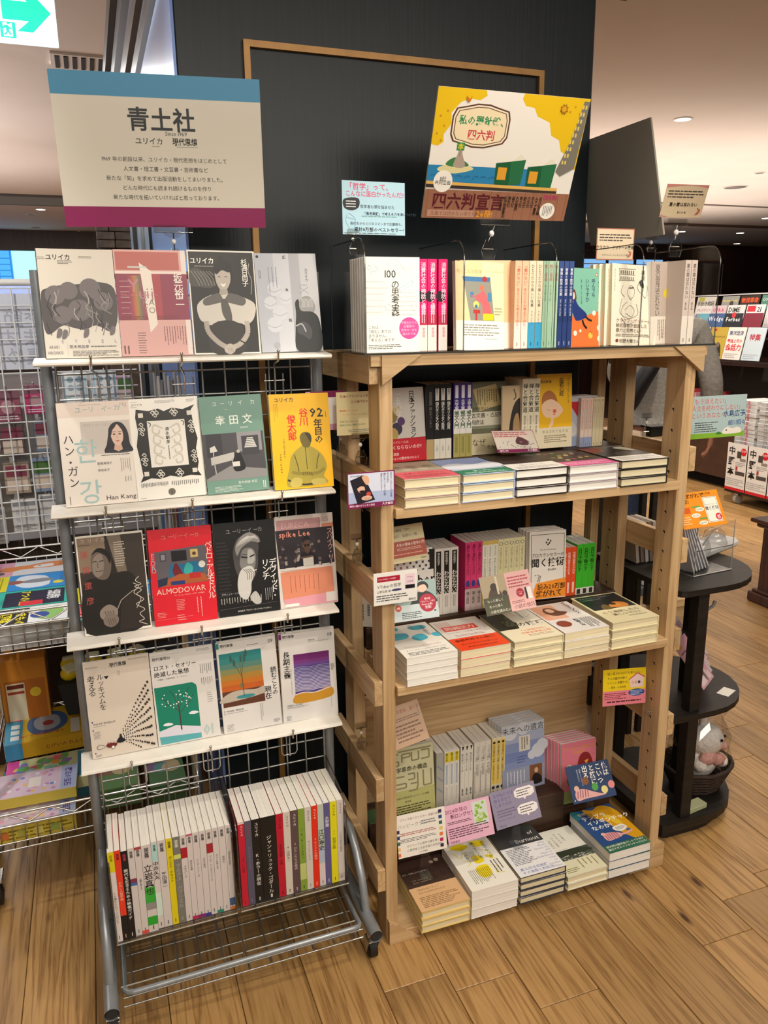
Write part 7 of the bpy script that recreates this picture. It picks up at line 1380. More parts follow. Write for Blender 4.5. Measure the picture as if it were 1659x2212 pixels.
def flatk(x, y, z, w, h, t, art, cov, lab, page='g', group='children\'s books lying on the wire cart', yaw=0, nm='picture_book', cat='book', side=None):
    """lying with the head to the right: h runs along x, w along y"""
    mw = FK @ T(x, y, z) @ R(yaw, 'Z')
    root = thing(nm, lab, cat, mw, group)
    mb = MB(); mb.box(0, 0, t - .0008, h, w, t, M(cov, .3)); mb.box(0, 0, 0, h, w, .0008, M(cov, .3)); mb.box(0, w - .0008, .0008, h, w, t - .0008, M(cov, .3))
    if side: mb.box(0, 0, .0008, h, .0008, t - .0008, M(side, .4))
    if art: art(Art(mb, (0, w, t), (0, -1, 0), (1, 0, 0), w, h))
    mb.build('cover', root)
    mb = MB(); mb.box(.001, .0012, .0008, h - .001, w - .001, t - .0008, PG[page]); mb.build('page_block', root)
    return root
def l1(A): A.r(0, 0, 1, 1, '#dcdde0'); A.r(0, .72, 1, 1, '#dca0b4'); A.b([(.25, .05), (.55, .10), (.62, .3), (.60, .6), (.7, .75), (.6, .88), (.4, .88), (.34, .7), (.3, .5), (.2, .3)], '#e08a4a'); A.b([(.35, .24), (.55, .24), (.56, .44), (.40, .46)], '#ece8e4'); A.e(.45, .40, .03, '#222'); A.t('きょうの', .1, .12, .12, '#333', 1); A.t('たねちゃんの', .1, .90, .10, '#8a2a5a', 1); A.e(.8, .88, .1, '#555')
def l2(A): A.r(0, 0, 1, 1, '#2f8fd8'); A.b([(.2, .3), (.8, .25), (.9, .5), (.6, .66), (.1, .6)], '#dfe8f0'); A.b([(.35, .3), (.5, .2), (.6, .32), (.58, .52), (.5, .6), (.38, .5)], '#8a8a94'); A.b([(.4, .58), (.55, .58), (.6, .72), (.36, .72)], '#9a5a50'); A.r(0, .74, 1, 1, '#e0d820'); A.e(.7, .14, .1, '#e8e04a'); A.t('そらのひみつ', .1, .1, .1, '#1a3a8a', 1); A.m(.1, .8, .9, .95, 4, '#8a7a10')
def l3(A): A.r(0, 0, 1, 1, '#2fb5a4'); A.r(.1, .06, .95, .74, '#24223c'); A.t('細胞', .45, .18, .26, '#f0f0ee', 2, 1); A.t('7つの謎', .5, .5, .22, '#ecdc1a', 2, 1); A.r(.7, .3, .95, .55, '#d83040'); A.r(.1, .82, .9, .98, '#d8303c'); A.t('大人気', .5, .9, .1, '#fff', 1, 1)
def l4(A): A.r(0, 0, 1, 1, '#e4e6e4'); A.b([(.1, .1), (.5, .05), (.8, .2), (.6, .34), (.3, .3)], '#8fbf6a'); A.e(.5, .3, .16, '#3a4f9a'); A.r(.05, .42, .95, .76, '#1c1b1c'); A.t('生きもの', .5, .50, .2, '#efe01a', 2, 1); A.t('図鑑', .5, .66, .22, '#efe01a', 2, 1); A.r(.0, .8, .8, .98, '#d8303c'); A.t('大人', .4, .9, .12, '#fff', 1, 1)
zz = .735
for i, (art, cov, lb, z_) in enumerate(((l4, '#e4e6e4', 'white animal book with yellow lettering, front of the wire cart', .775), (l3, '#2fb5a4', 'dark blue and teal book with big yellow seven on the wire cart', .775), (l2, '#2f8fd8', 'sky blue and yellow book on the wire cart', .776), (l1, '#dcdde0', 'white and pink book with orange creature at back of the wire cart', .776))):
    y = .535 + i * .147
    for k in range(3):
        flatk(-.835 + rnd.uniform(-.002, .002), y + rnd.uniform(-.001, .001), .7185 + k * .0195, .142, .222, .019, art if k == 2 else None, cov if k == 2 else '#b9b7b2', lb if k == 2 else ('middle' if k else 'lowest') + ' grey book of the ' + ORD[i] + ' pile from the front on the wire cart')
flatk(-.600, .54, .7185, .14, .21, .05, l3, '#3f7fae', 'thick blue picture book behind the grey rack post')
flatk(-.600, .70, .7185, .14, .21, .04, l2, '#d86a2a', 'orange picture book behind the rack mesh, left')
flatk(-.375, .54, .7185, .0, .0, .0, None, '#fff', 'x') if False else None
# toy boxes and packs on the low shelf
def box_item(name, lab, x, y, z, w, d, h, art, col, side, yaw=0, sart=None, group='boxes on the low wire shelf', cat='box'):
    mb = MB(); mb.box(0, 0, 0, w, d, h, M(side, .4), .0008)
    A = Art(mb, (0, d, h), (0, -1, 0), (1, 0, 0), d, w, .0006); A.r(.005, .005, .995, .995, col)
    if art: art(A)
    S = Art(mb, (0, 0, 0), (1, 0, 0), (0, 0, 1), w, h, .0006); S.r(.01, .02, .99, .98, side)
    if sart: sart(S)
    tag(mb.build(name, None, FK @ T(x, y, z) @ R(yaw, 'Z')), lab, cat, group)
def t1(A): A.r(0, .78, 1, 1, '#3f9ac0'); A.b([(.15, .35), (.3, .22), (.6, .2), (.8, .35), (.82, .6), (.6, .72), (.3, .7), (.15, .55)][::1], '#4a6a98'); A.b([(.25, .38), (.4, .3), (.6, .3), (.72, .4), (.7, .56), (.5, .64), (.3, .6)], '#a9b4c0'); A.e(.5, .45, .08, '#a83a4a'); A.p([(.0, .72), (.3, .8), (.25, 1), (0, 1)], '#d8303c'); A.r(.5, .04, .95, .16, '#ece6d6'); A.v('とけいのれんしゅう', .82, .25, .10, '#b8403a', 1, .75); [A.r(.4 + i * .18, .82, .53 + i * .18, .93, '#e6ece8') for i in range(3)]
box_item('clock_toy_box', 'yellow clock practice box with round dial on the low wire shelf', -.838, .83, .262, .215, .20, .050, t1, '#dcb42c', '#c99a22', 2, lambda A: (A.t('とけいの れんしゅう', .5, .5, .07, '#7a2a1a', 1), A.r(0, 0, .22, 1, '#3f8fb8')))
def t2(A):
    A.r(0, .86, 1, 1, '#d84a9a'); rn = random.Random(5)
    for i in range(34): A.b([(x + rn.uniform(-.02, .02), y + rn.uniform(-.02, .02)) for x, y in [(lambda cx, cy: [(cx, cy), (cx + .12, cy + .03), (cx + .1, cy + .11), (cx - .02, cy + .09)])(rn.random() * .8 + .03, rn.random() * .62 + .2)][0]], rn.choice(('#e0707a', '#e8a04a', '#6ab86a', '#4a8fd0', '#a07ad0', '#e8d85a', '#8fd0c8', '#e88ab0')))
    A.r(.05, .02, .95, .18, '#4a9ab8'); A.t('ステンシルアート', .5, .10, .10, '#f4e0ee', 2, 1)
box_item('stencil_art_box', 'pastel rainbow craft box with pink edge on the low wire shelf', -.832, .672, .225, .232, .155, .034, t2, '#d8dcae', '#b8b48a', 1)
box_item('craft_box', 'blue craft box under the pastel rainbow box', -.85, .70, .180, .235, .15, .040, None, '#3f7f9a', '#2f6f8a', 0)
def t3(A): A.r(0, 0, 1, 1, '#d6c0d0'); A.r(0, 0, .98, .2, '#a9b4d4'); A.v('魔法の宝石', .5, .03, .17, '#4a2a7a', 2, .35) if False else A.t('魔法の宝石', .5, .11, .17, '#4a2f80', 2, 1, .9); rn = random.Random(9); [A.e(.1 + rn.random() * .8, .28 + rn.random() * .6, .05, rn.choice(('#e6a0b4', '#e8c06a', '#6a8ad0', '#f0e6ea', '#c98ac0')), None, 8) for _ in range(26)]; A.r(.3, .45, .7, .6, '#ece2da')
box_item('jewel_craft_box', 'pink and lilac jewel craft box at the front of the low shelf', -.855, .535, .186, .205, .125, .052, t3, '#d6c0d0', '#c9b44a', 0, lambda A: (A.m(.05, .2, .95, .8, 3, '#7a6a10'), [A.r(.1 + i * .2, .3, .2 + i * .2, .7, ('#c9703a', '#a8a04a', '#d8c86a', '#8a9a4a')[i]) for i in range(4)]))
box_item('jewel_craft_box', 'second pink jewel craft box lying behind the front one', -.850, .60, .250, .205, .12, .030, t3, '#d9c4cf', '#c9b44a', -2)
box_item('train_toy_box', 'blue box with train pictures beside the yellow clock box', -.610, .86, .262, .07, .19, .052, lambda A: ([A.r(.1, .15 + i * .2, .9, .3 + i * .2, ('#c9b07a', '#5a6a7a', '#a8602a', '#d0c8b8')[i]) for i in range(4)]), '#4aa0d0', '#2f7aa8', 0)
box_item('sticker_box', 'green box with reddish pictures behind the rack post', -.610, .60, .186, .13, .22, .060, lambda A: ([A.e(.2 + (i * 31 % 60) / 100, .15 + (i * 23 % 70) / 100, .12, ('#a8403a', '#c9b48a', '#8a6a5a')[i % 3]) for i in range(9)]), '#6a8a5a', '#4a6a3a', 0)
box_item('sticker_box', 'second green box with reddish pictures further right', -.455, .58, .186, .10, .22, .050, lambda A: ([A.e(.2 + (i * 31 % 60) / 100, .15 + (i * 23 % 70) / 100, .12, ('#8a6a8a', '#c9b48a', '#6a9a9a')[i % 3]) for i in range(9)]), '#5a7a54', '#3f5a34', 0)
# orange box, black bin with yellow packs
t = thing('orange_carton', 'orange carton with printed label behind the white cart books', 'box', FK @ T(-.845, .98, .29), None)
mb = MB(); mb.box(0, 0, 0, .13, .10, .22, M('#d0862a', .5), .002); A = Art(mb, (0, 0, 0), (1, 0, 0), (0, 0, 1), .13, .22, .0004); A.r(.06, .30, .94, .96, '#b86a20'); A.r(.1, .34, .5, .9, '#e6d8b8'); A.r(.12, .36, .48, .42, '#6a2a1a'); A.r(.12, .46, .48, .5, '#a8402a'); A.e(.72, .5, .12, '#e8c83a'); mb.build('carton', t)
mb = MB(); mb.prism([(0, .22), (.13, .22), (.14, .26), (-.01, .25)], 'y', .09, .095, M('#d89238', .5)); mb.build('lid_flap', t)
t = thing('black_bin', 'black bin full of yellow lemon packs behind the mesh', 'bin', FK @ T(-.68, .86, .36), None)
mb = MB(); mb.prism([(.02, 0), (.36, 0), (.38, .10), (0, .10)], 'y', 0, .22, M('#1b1916', .5)); mb.build('bin_body', t)
rn = random.Random(2)
mb0 = MB(); mb0.ball((0, 0, 0), .026, M('#d8b81c', .35), 10, 7, (1.1, .9, .9)); mb0.box(-.02, -.018, .012, .02, .018, .0235, M('#d9d0a0', .4), .003)
lp = None
for i in range(9):
    mwp = FK @ T(-.645 + (i % 5) * .066, .90 + (i // 5) * .07, .478) @ R(rn.uniform(-40, 40), 'Z') @ R(rn.uniform(-20, 20), 'X')
    if lp is None: lp = mb0.build('lemon_pack', None, mwp); o = lp
    else: o = lp.copy(); COL.objects.link(o); o.matrix_world = mwp
    tag(o, 'small yellow lemon shaped pack in the black bin, ' + ORD[i % 5] + ' from left in the ' + ('front' if i < 5 else 'rear') + ' row', 'sweet', 'yellow packs in the black bin')
# white mesh partition with hanging goods
pt = thing('mesh_partition', 'tall white wire mesh partition at the left', 'partition', FK)
PYy = 1.20
child(pt, 'top_rail', lambda m: (m.tube([(-1.5, PYy, 1.617), (-.36, PYy, 1.617)], .0105, M('#e2e0da', .3), 10)))
for i in range(24):
    x = -1.5 + i * .05
    child(pt, 'wire', lambda m: m.tube([(x, PYy, .80), (x, PYy, 1.60)], .0025, whitewire, 6))
for i in range(17):
    z = .80 + i * .05
    child(pt, 'wire', lambda m: m.tube([(-1.5, PYy + .004, z), (-.36, PYy + .004, z)], .0022, whitewire, 6))
mb = MB(); mb.box(-1.45, PYy + .12, .82, -.50, PYy + .13, 1.34, M('#b5b0aa', .7)); tag(mb.build('back_board', None, FK), 'pale board standing behind the packs of the white mesh', 'board')
mb = MB(); mb.box(-1.3, PYy + .02, 1.36, -.60, PYy + .023, 1.585, M('#c6c8d2', .5)); A = Art(mb, (-1.3, PYy + .02, 1.36), (1, 0, 0), (0, 0, 1), .70, .225)
def mir(A, s, x, y, sz, c):
    B = Art(A.mb, tuple(A.o + A.ux * A.w), tuple(-A.ux), tuple(A.uy), A.w, A.h, -.0008); B.t(s, x, y, sz, c, 1)
mir(A, '季節に向けて', .02, .32, .085, '#a4a6b2'); mir(A, 'ますか!?', .04, .58, .085, '#a4a6b2'); mir(A, '集めました～', .03, .82, .085, '#a4a6b2'); tag(mb.build('hanging_sheet', None, FK), 'pale sheet with reversed lettering behind the white mesh', 'sheet')
def goods(x, z, w, h, col, kind, lab, y=None, art=None):
    y = y or PYy + .035
    t = thing('hanging_pack', lab, 'pack', FK @ T(x, y, z), 'packs hanging on the white mesh')
    mb = MB(); mb.box(-w / 2, 0, -h, w / 2, .012, 0, M(col, .5), .001); A = Art(mb, (-w / 2, 0, -h), (1, 0, 0), (0, 0, 1), w, h)
    if kind == 0:
        A.r(.05, .04, .95, .2, '#8a8a8e'); [A.e(.25 + (i % 2) * .5, .38 + (i // 2) * .2, .12, '#b9bcc0') for i in range(4)]; A.m(.1, .74, .9, .92, 4, '#777')
    elif kind == 1:
        A.r(.0, .0, 1, .3, '#7d5360'); A.e(.5, .55, .3, '#b08a90'); A.m(.1, .8, .9, .95, 2, '#ddd')
    elif kind == 2:
        A.r(.04, .03, .96, .97, '#a9c6d2'); A.r(.12, .06, .88, .94, '#dfe0de'); [A.e(.33 + (i % 2) * .34, .2 + (i // 2) * .22, .13, '#93a9b4') for i in range(4)]; A.curve([(.1, .7), (.4, .66), (.6, .74), (.9, .68)], .04, '#8ab0c0'); A.m(.25, .84, .75, .88, 1, '#666')
    else:
        A.r(.1, .1, .9, .45, ('#7a3a4a', '#3a4a6a', '#4a6a3a')[int(x * 100) % 3]); A.r(.1, .5, .9, .9, '#c9b8a8')
    mb.build('pack_front', t)
    mb = MB(); mb.tube([(0, -.045, .012), (0, .004, .008), (0, .006, -.01)], .0018, chrome, 6); mb.build('hook', t)
k = 0
PLC = [(-.83, 1.30, .075, .10, '#6a686c', 0), (-.75, 1.30, .07, .10, '#8a4a5c', 1), (-.84, 1.18, .08, .11, '#cfcdca', 0), (-.75, 1.19, .07, .10, '#5a4a4a', 3), (-.67, 1.31, .06, .09, '#b83a6a', 1), (-.66, 1.20, .05, .10, '#6a7a8a', 3), (-.84, 1.06, .08, .12, '#b9b7b6', 0), (-.75, 1.07, .075, .10, '#9a8a7a', 3), (-.67, 1.08, .07, .11, '#7a8aa0', 3), (-.84, .93, .085, .12, '#c6c4c2', 0), (-.74, .95, .075, .11, '#d2d0cc', 0), (-.66, .96, .07, .12, '#cccac6', 0)]
PLC += [(-.55, 1.345, .075, .115, '#d9dad8', 2), (-.46, 1.345, .075, .115, '#d6d8d8', 2), (-.545, 1.20, .08, .12, '#8a5a4a', 3), (-.45, 1.2, .08, .12, '#c9c7c4', 0), (-.56, 1.05, .08, .12, '#b9b9bc', 0), (-.47, 1.05, .07, .12, '#a9a7a6', 0), (-.40, 1.33, .05, .10, '#c9a9b4', 3)]
wrd = {0: 'white', 1: 'plum', 2: 'pale blue framed', 3: 'dark printed'}
for (x, z, w, h, c, kd) in PLC:
    rw = {True: 'top', False: 'upper'}[z > 1.25] if z > 1.15 else ('middle' if z > 1.0 else 'lowest')
    goods(x, z, w, h, c, kd, f'{wrd[kd]} pack on the white mesh, {rw} row, {ORD[sum(1 for q in PLC if abs(q[1] - z) < .07 and q[0] < x)]} from left')
t = thing('wrapped_snacks', 'clear bag of three cream snack packs behind the rack mesh', 'snack bag', FK @ T(-.425, .80, 1.16))
mb = MB()
for i in range(3): mb.box(-.045 + i * .022, 0, 0, -.026 + i * .022, .02, .085, M('#cfc59a', .5), .003); A = Art(mb, (-.045 + i * .022, 0, 0), (1, 0, 0), (0, 0, 1), .019, .085); A.e(.5, .18, .25, '#2a2620'); A.v('正一', .5, .42, .7, '#2a2620', 1)
mb.build('snack_packs', t); mb = MB(); mb.prism([(-.06, -.01), (.04, -.01), (.05, .06), (.03, .10), (-.04, .11), (-.065, .07)], 'y', -.006, .028, film); mb.build('wrapper', t)
child(t, 'hang_rail', lambda m: m.tube([(-.16, .03, -.05), (.12, .03, -.05)], .003, chrome, 6))
t = thing('film_rolls', 'bundle of hanging clear plastic sleeves beside the pillar', 'plastic sleeves', FK @ T(-.335, .82, .86))
for i in range(9):
    mb = MB(); x = i * .009; mb.tube([(x, 0, .0), (x + .002, .002, .2), (x, 0, .50 - (i % 3) * .01)], .0055, M(('#8a8784', '#a3a09c', '#6f6c69')[i % 3], .25), 7); mb.build('sleeve', t)
t = thing('table_top', 'low pale table with parcels far behind the rack', 'table', FK @ T(-.9, 2.3, 0)); mb = MB(); mb.box(-.6, 0, .70, .35, .5, .73, M('#8c6a44', .5)); mb.build('top', t)
for q in ((-.58, .02), (.31, .02), (-.58, .46), (.31, .46)): mb = MB(); mb.box(q[0], q[1], 0, q[0] + .03, q[1] + .03, .70, M('#6a4c30', .5)); mb.build('leg', t)
rn = random.Random(12)
for i in range(14):
    col = rn.choice(('#a83a4a', '#c9a83a', '#3f6a9a', '#d0cdc8', '#6a9a5a', '#c9704a')); w = .06; h = .05 + rn.random() * .12
    mb = MB(); mb.box(0, 0, 0, w * .92, .12, h, M(col, .5), .003); A = Art(mb, (0, 0, 0), (1, 0, 0), (0, 0, 1), w * .92, h, .0005); A.m(.1, .1, .9, .6, 3, '#eee', 0, i, .3)
    tag(mb.build('parcel', None, FK @ T(-1.45 + i * .064, 2.35, .7305)), 'small coloured pack on the far table, ' + ORD[i] + ' from left', 'pack', 'packs on the far table')
# dark low cabinet behind the cart
mb = MB(); mb.box(-.95, 1.30, 0, -.30, 1.75, .80, M('#33261d', .6), .004); tag(mb.build('low_cabinet', None, FK), 'dark low cabinet standing behind the wire cart', 'cabinet')
# ---------------------------------------------------------------- right: three-tier black stand with goods
st3 = thing('display_stand', 'black three-tier wooden stand with rounded trays beside the bookcase', 'display stand', FU)
def dshape(x0, y0, x1, y1, grow=0):
    r = (y1 - y0) / 2; cx = x1 - r; out = [(x0 + .02, y0), (cx, y0)]
    out += [(cx + r * math.sin(math.pi * k / 14), (y0 + y1) / 2 - r * math.cos(math.pi * k / 14)) for k in range(1, 14)]
    out += [(cx, y1), (x0 + .02, y1), (x0 + .006, y1 - .006), (x0, y1 - .02), (x0, y0 + .02), (x0 + .006, y0 + .006)]
    return out
for z0, z1, a in ((.035, .060, 0), (.385, .402, 0), (.760, .777, .0)):
    child(st3, 'tray', lambda m: m.prism(dshape(.868, .065, 1.225, .465), 'z', z0, z1, blackwood))
child(st3, 'plinth', lambda m: m.prism(dshape(.885, .085, 1.19, .445), 'z', .002, .035, blackwood))
for (x, y, w) in ((.942, .078, .036), (1.010, .185, .026), (.905, .345, .034), (.955, .42, .03)):
    child(st3, 'post', lambda m: (m.box(x, y, .060, x + w, y + w, .385, blackwood, .002), m.box(x, y, .402, x + w, y + w, .760, blackwood, .002)))
child(st3, 'hook', lambda m: (m.tube([(1.036, .20, .655), (1.060, .175, .66), (1.075, .165, .675), (1.078, .163, .69)], .005, M('#8a8886', .4), 8)))
# clear holder with fanned postcards
t = thing('card_holder', 'clear acrylic holder with fanned pale postcards on the top tray', 'card holder', FU @ T(.985, .155, .7772) @ R(6, 'Z'))
for nm, f in (('side', lambda m: m.prism([(0, 0), (.115, 0), (.115, .03), (.075, .10), (.0, .15)], 'x', 0, .003, acrylic)), ('side', lambda m: m.prism([(0, 0), (.115, 0), (.115, .03), (.075, .10), (.0, .15)], 'x', .147, .150, acrylic)),
              ('front', lambda m: m.box(.003, 0, .0, .147, .003, .075, acrylic)), ('back', lambda m: m.box(.003, .112, 0, .147, .115, .11, acrylic)), ('floor', lambda m: m.box(.003, .003, 0, .147, .112, .003, acrylic2))): child(t, nm, f)
mb = MB()
for a in ([(.0015, 0, 0), (.0015, .115, 0), (.0015, .115, .03), (.0015, .075, .10), (.0015, 0, .15)], [(.1485, 0, 0), (.1485, .115, 0), (.1485, .115, .03), (.1485, .075, .10), (.1485, 0, .15)]): mb.tube(a, .0017, M('#c9c6bf', .2), 5, True)
mb.tube([(0, 0, .002), (.15, 0, .002)], .0017, M('#c9c6bf', .2), 5); mb.tube([(0, 0, .075), (.15, 0, .075)], .0012, acr_edge, 5); mb.build('polished_edge', t)
pc = None
for i in range(6):
    mwp = FU @ T(.985, .155, .7772) @ R(6, 'Z') @ T(.022 + i * .016, .02 + i * .004, .004) @ R(-14 - i * 1.5, 'Y') @ R(-8, 'X')
    if pc is None:
        mb = MB(); mb.box(0, 0, 0, .004, .085, .135, M('#cfcdd2', .45), .0006); A = Art(mb, (.004, 0, 0), (0, 1, 0), (0, 0, 1), .085, .135); A.r(.04, .03, .96, .97, '#d8cfc2'); A.e(.5, .35, .2, '#b88a7a'); A.e(.4, .65, .16, '#8aa86a'); pc = mb.build('postcard_pack', None, mwp); o = pc
    else: o = pc.copy(); COL.objects.link(o); o.matrix_world = mwp
    tag(o, 'pale postcard pack in the clear holder, ' + ORD[i] + ' from left', 'postcards', 'postcard packs in the clear holder')
# second small box of booklets further left on the top tray
t = thing('booklet_holder', 'clear holder with thin booklets behind the right front post', 'card holder', FU @ T(.905, .30, .7772))
child(t, 'holder', lambda m: (m.box(0, 0, 0, .10, .003, .10, acrylic), m.box(0, .11, 0, .10, .113, .13, acrylic), m.box(0, .003, 0, .10, .11, .003, acrylic2)))
for i in range(5):
    mb = MB(); mb.box(0, 0, 0, .011, .09, .125, M(('#b9ada0', '#8a7468', '#cdc6bc', '#9a8a7c', '#d6cfc6')[i], .5), .0006)
    tag(mb.build('booklet', None, FU @ T(.912 + i * .0165, .312, .7805) @ R(-8, 'Y')), 'thin booklet in the rear clear holder, ' + ORD[i] + ' from left', 'booklet', 'thin booklets in the rear clear holder')
# pen cards on the middle tray
def pen_card(i, x, y, z, rz, ry):
    mwp = FU @ T(x, y, z) @ R(rz, 'Z') @ R(ry, 'Y') @ R(-14, 'X')
    t = thing('pen_card', 'pink backed card with a pen, ' + ORD[i] + ' from the front of the leaning row', 'pen', mwp, 'pen cards leaning on the middle tray')
    mb = MB(); mb.box(0, 0, 0, .056, .0015, .185, M(('#c99aa6', '#b9b4b8', '#c9a59a', '#a88a94', '#c9b4ae')[i % 5], .3), .0008); A = Art(mb, (0, 0, 0), (1, 0, 0), (0, 0, 1), .056, .185); A.e(.3, .12, .14, '#c9903a', None, 10); A.m(.1, .2, .5, .26, 1, '#7a3a4a'); A.r(.1, .8, .9, .95, '#d8c4c8'); mb.build('backing_card', t)
    mb = MB(); mb.tube([(.034, -.006, .012), (.034, -.006, .03), (.034, -.006, .13), (.034, -.006, .142)], [.0015, .0048, .0048, .002], M(('#d8c2c4', '#e0dedc', '#8a8a90')[i % 3], .25), 8); mb.tube([(.034, -.0115, .095), (.034, -.0115, .135)], .0012, chrome, 6); mb.build('pen', t)
for i in range(5): pen_card(i, 1.055 + i * .026, .150 + i * .034, .418, 14, -34 - i * 1.5)
mb = MB(); mb.prism([(0, 0), (.09, 0), (.0, .14)], 'x', 0, .004, acrylic2); tag(mb.build('pen_stand', None, FU @ T(.995, .26, .4022)), 'clear sloping stand behind the pen cards', 'stand')
mb = MB(); mb.box(0, 0, 0, .055, .035, .0006, M('#d8d4cc', .5)); tag(mb.build('price_slip', None, FU @ T(1.115, .115, .4022) @ R(25, 'Z')), 'white paper slip lying on the middle tray', 'slip')
# basket with a wrapped plush toy on the lowest tray
t = thing('wicker_basket', 'dark wicker basket on the lowest black tray', 'basket', FU @ T(1.105, .205, .0605))
wick = noisy('dark_wicker', '#1d130c', '#3a281b', 60, .8, 0, .8)
for k in range(7):
    r0 = .060 + k * .005; z = .006 + k * .0125
    child(t, 'wicker_ring', lambda m: m.tube([(r0 * 1.25 * math.cos(a), r0 * math.sin(a), z + .003 * (j % 2)) for j, a in enumerate([2 * math.pi * q / 22 for q in range(22)])], .0066, wick, 6, True))
child(t, 'basket_floor', lambda m: m.lathe([(.06, .001), (.06, .006)], wick, 16))
t = thing('plush_toy', 'white and pink plush toy in clear wrap sitting in the wicker basket', 'plush toy', FU @ T(1.105, .200, .100))
plu = noisy('plush_white', '#d8cfc8', '#e8e2dc', 90, .95, 0, .5); plp = noisy('plush_pink', '#c98f8a', '#d8a29c', 90, .95, 0, .5)
child(t, 'head', lambda m: (m.ball((.012, -.01, .125), .052, plu, 18, 12, (1.1, .95, .95)), m.ball((.05, -.045, .112), .014, plp, 8, 6), m.ball((.058, -.040, .140), .0045, M('#141210', .2), 8, 6), m.ball((.03, -.058, .140), .0045, M('#141210', .2), 8, 6)))
child(t, 'body', lambda m: m.ball((0, 0, .050), .055, plu, 16, 10, (1.1, .9, 1)))
for s in (-1, 1):
    child(t, 'ear', lambda m: m.ball((-.02 + s * .028, .0, .175), .018, plu, 10, 8, (.8, .7, 1.5)))
    child(t, 'arm', lambda m: m.ball((s * .04 + .01, -.035, .060), .022, plu, 10, 8, (1, 1.3, 1)))
child(t, 'bow', lambda m: (m.ball((-.005, -.046, .082), .022, plp, 10, 8, (1.5, .8, 1)), m.ball((.035, -.048, .07), .020, plp, 10, 8, (1.2, .8, 1))))
def wrapm(m):
    rn = random.Random(3); vs = []; n, k = 14, 9
    for i in range(k + 1):
        z = -.01 + .245 * i / k; r = .088 * (math.sin(min(1, (i + 1) / (k - .5)) * math.pi * .86) ** .5) + (.02 if i == k else 0)
        for j in range(n):
            a = 2 * math.pi * j / n; q = r * (1 + rn.uniform(-.12, .12)); vs.append((q * 1.1 * math.cos(a), q * .9 * math.sin(a), z + rn.uniform(-.006, .006)))
    m.add(vs, [(i * n + j, i * n + (j + 1) % n, (i + 1) * n + (j + 1) % n, (i + 1) * n + j) for i in range(k) for j in range(n)], film)
child(t, 'clear_wrap', wrapm)
mb = MB(); mb.box(0, 0, 0, .07, .035, .015, M('#a9ad8a', .5), .001); tag(mb.build('small_box', None, FU @ T(.985, .085, .0605) @ R(8, 'Z')), 'flat pale green box under the front of the wicker basket', 'box')

# low cabinet with mouldings at the right edge
t = thing('side_cabinet', 'low dark mahogany cabinet at the right picture edge', 'cabinet', FU @ T(2.62, .62, 0))
mah = wood_mat('mahogany', 'z', '#24100a', '#3a1b12', '#4a2518', .3)
child(t, 'body', lambda m: m.box(.05, .03, .06, .95, .90, .41, mah, .002))
child(t, 'plinth_molding', lambda m: (m.box(.015, 0, .002, .98, .935, .055, mah, .006), m.box(.03, .015, .055, .965, .92, .07, mah, .004)))
child(t, 'top_molding', lambda m: (m.box(.0, -.01, .435, 1.0, .95, .455, mah, .006), m.box(.02, .01, .41, .98, .925, .435, mah, .008)))
# low oak boxes and tables behind the bookcase, seen through its right end
t = thing('oak_table', 'low oak display table behind the bookcase, seen through its end', 'table', FU @ T(1.10, .62, 0))
child(t, 'top', lambda m: m.box(0, 0, .47, .36, .33, .50, oak['x'], .002)); child(t, 'front_panel', lambda m: m.box(.01, .01, .36, .35, .03, .47, oak['x'], .001)); child(t, 'side_panel', lambda m: m.box(.005, .03, .36, .02, .32, .47, oak['y'], .001))
for q in ((.01, .01), (.32, .01), (.01, .29), (.32, .29)): child(t, 'leg', lambda m: m.box(q[0], q[1], 0, q[0] + .03, q[1] + .03, .36, blackwood, .001))
for i in range(6):
    mb = MB(); mb.box(0, 0, 0, .045, .16, .03, M(('#8a9298', '#c9c6c2', '#5a626a')[i % 3], .3), .002); tag(mb.build('wrapped_pack', None, FU @ T(1.115 + i * .055, .70, .5003) @ R(rnd.uniform(-8, 8), 'Z')), 'grey wrapped pack on the low oak table, ' + ORD[i] + ' from left', 'pack', 'grey packs on the low oak table')
mb = MB(); mb.prism([(0, 0), (.05, 0), (.045, .06), (.01, .07)], 'y', 0, .03, M('#b9bcc0', .6)); tag(mb.build('white_bundle', None, FU @ T(1.25, .64, .5003) @ T(-.05, .10, 0)), 'white bundle standing on the low oak table', 'bundle')
t = thing('oak_counter', 'narrow oak counter just behind the right end of the bookcase', 'counter', FU @ T(1.155, .50, 0)); child(t, 'top', lambda m: m.box(0, 0, 1.065, .085, .40, 1.10, oak['y'], .002))
for q in ((.01, .36), (.055, .36), (.055, .12), (.01, .12)): child(t, 'leg', lambda m: m.box(q[0], q[1], 0, q[0] + .02, q[1] + .02, 1.065, blackwood, .001))
mb = MB(); mb.prism([(0, 0), (.03, 0), (.015, .04)], 'y', 0, .01, M('#e6e4e0', .5)); tag(mb.build('price_stand', None, FU @ T(1.170, .74, 1.1003)), 'small white triangular sign on the oak counter', 'sign')
mb = MB(); mb.box(0, 0, 0, .05, .03, .03, M('#1b1a19', .4), .003); mb.box(-.01, -.01, .03, .07, .045, .036, M('#1b1a19', .4)); tag(mb.build('stapler', None, FU @ T(1.182, .62, 1.1003)), 'small black holder on the oak counter', 'holder')

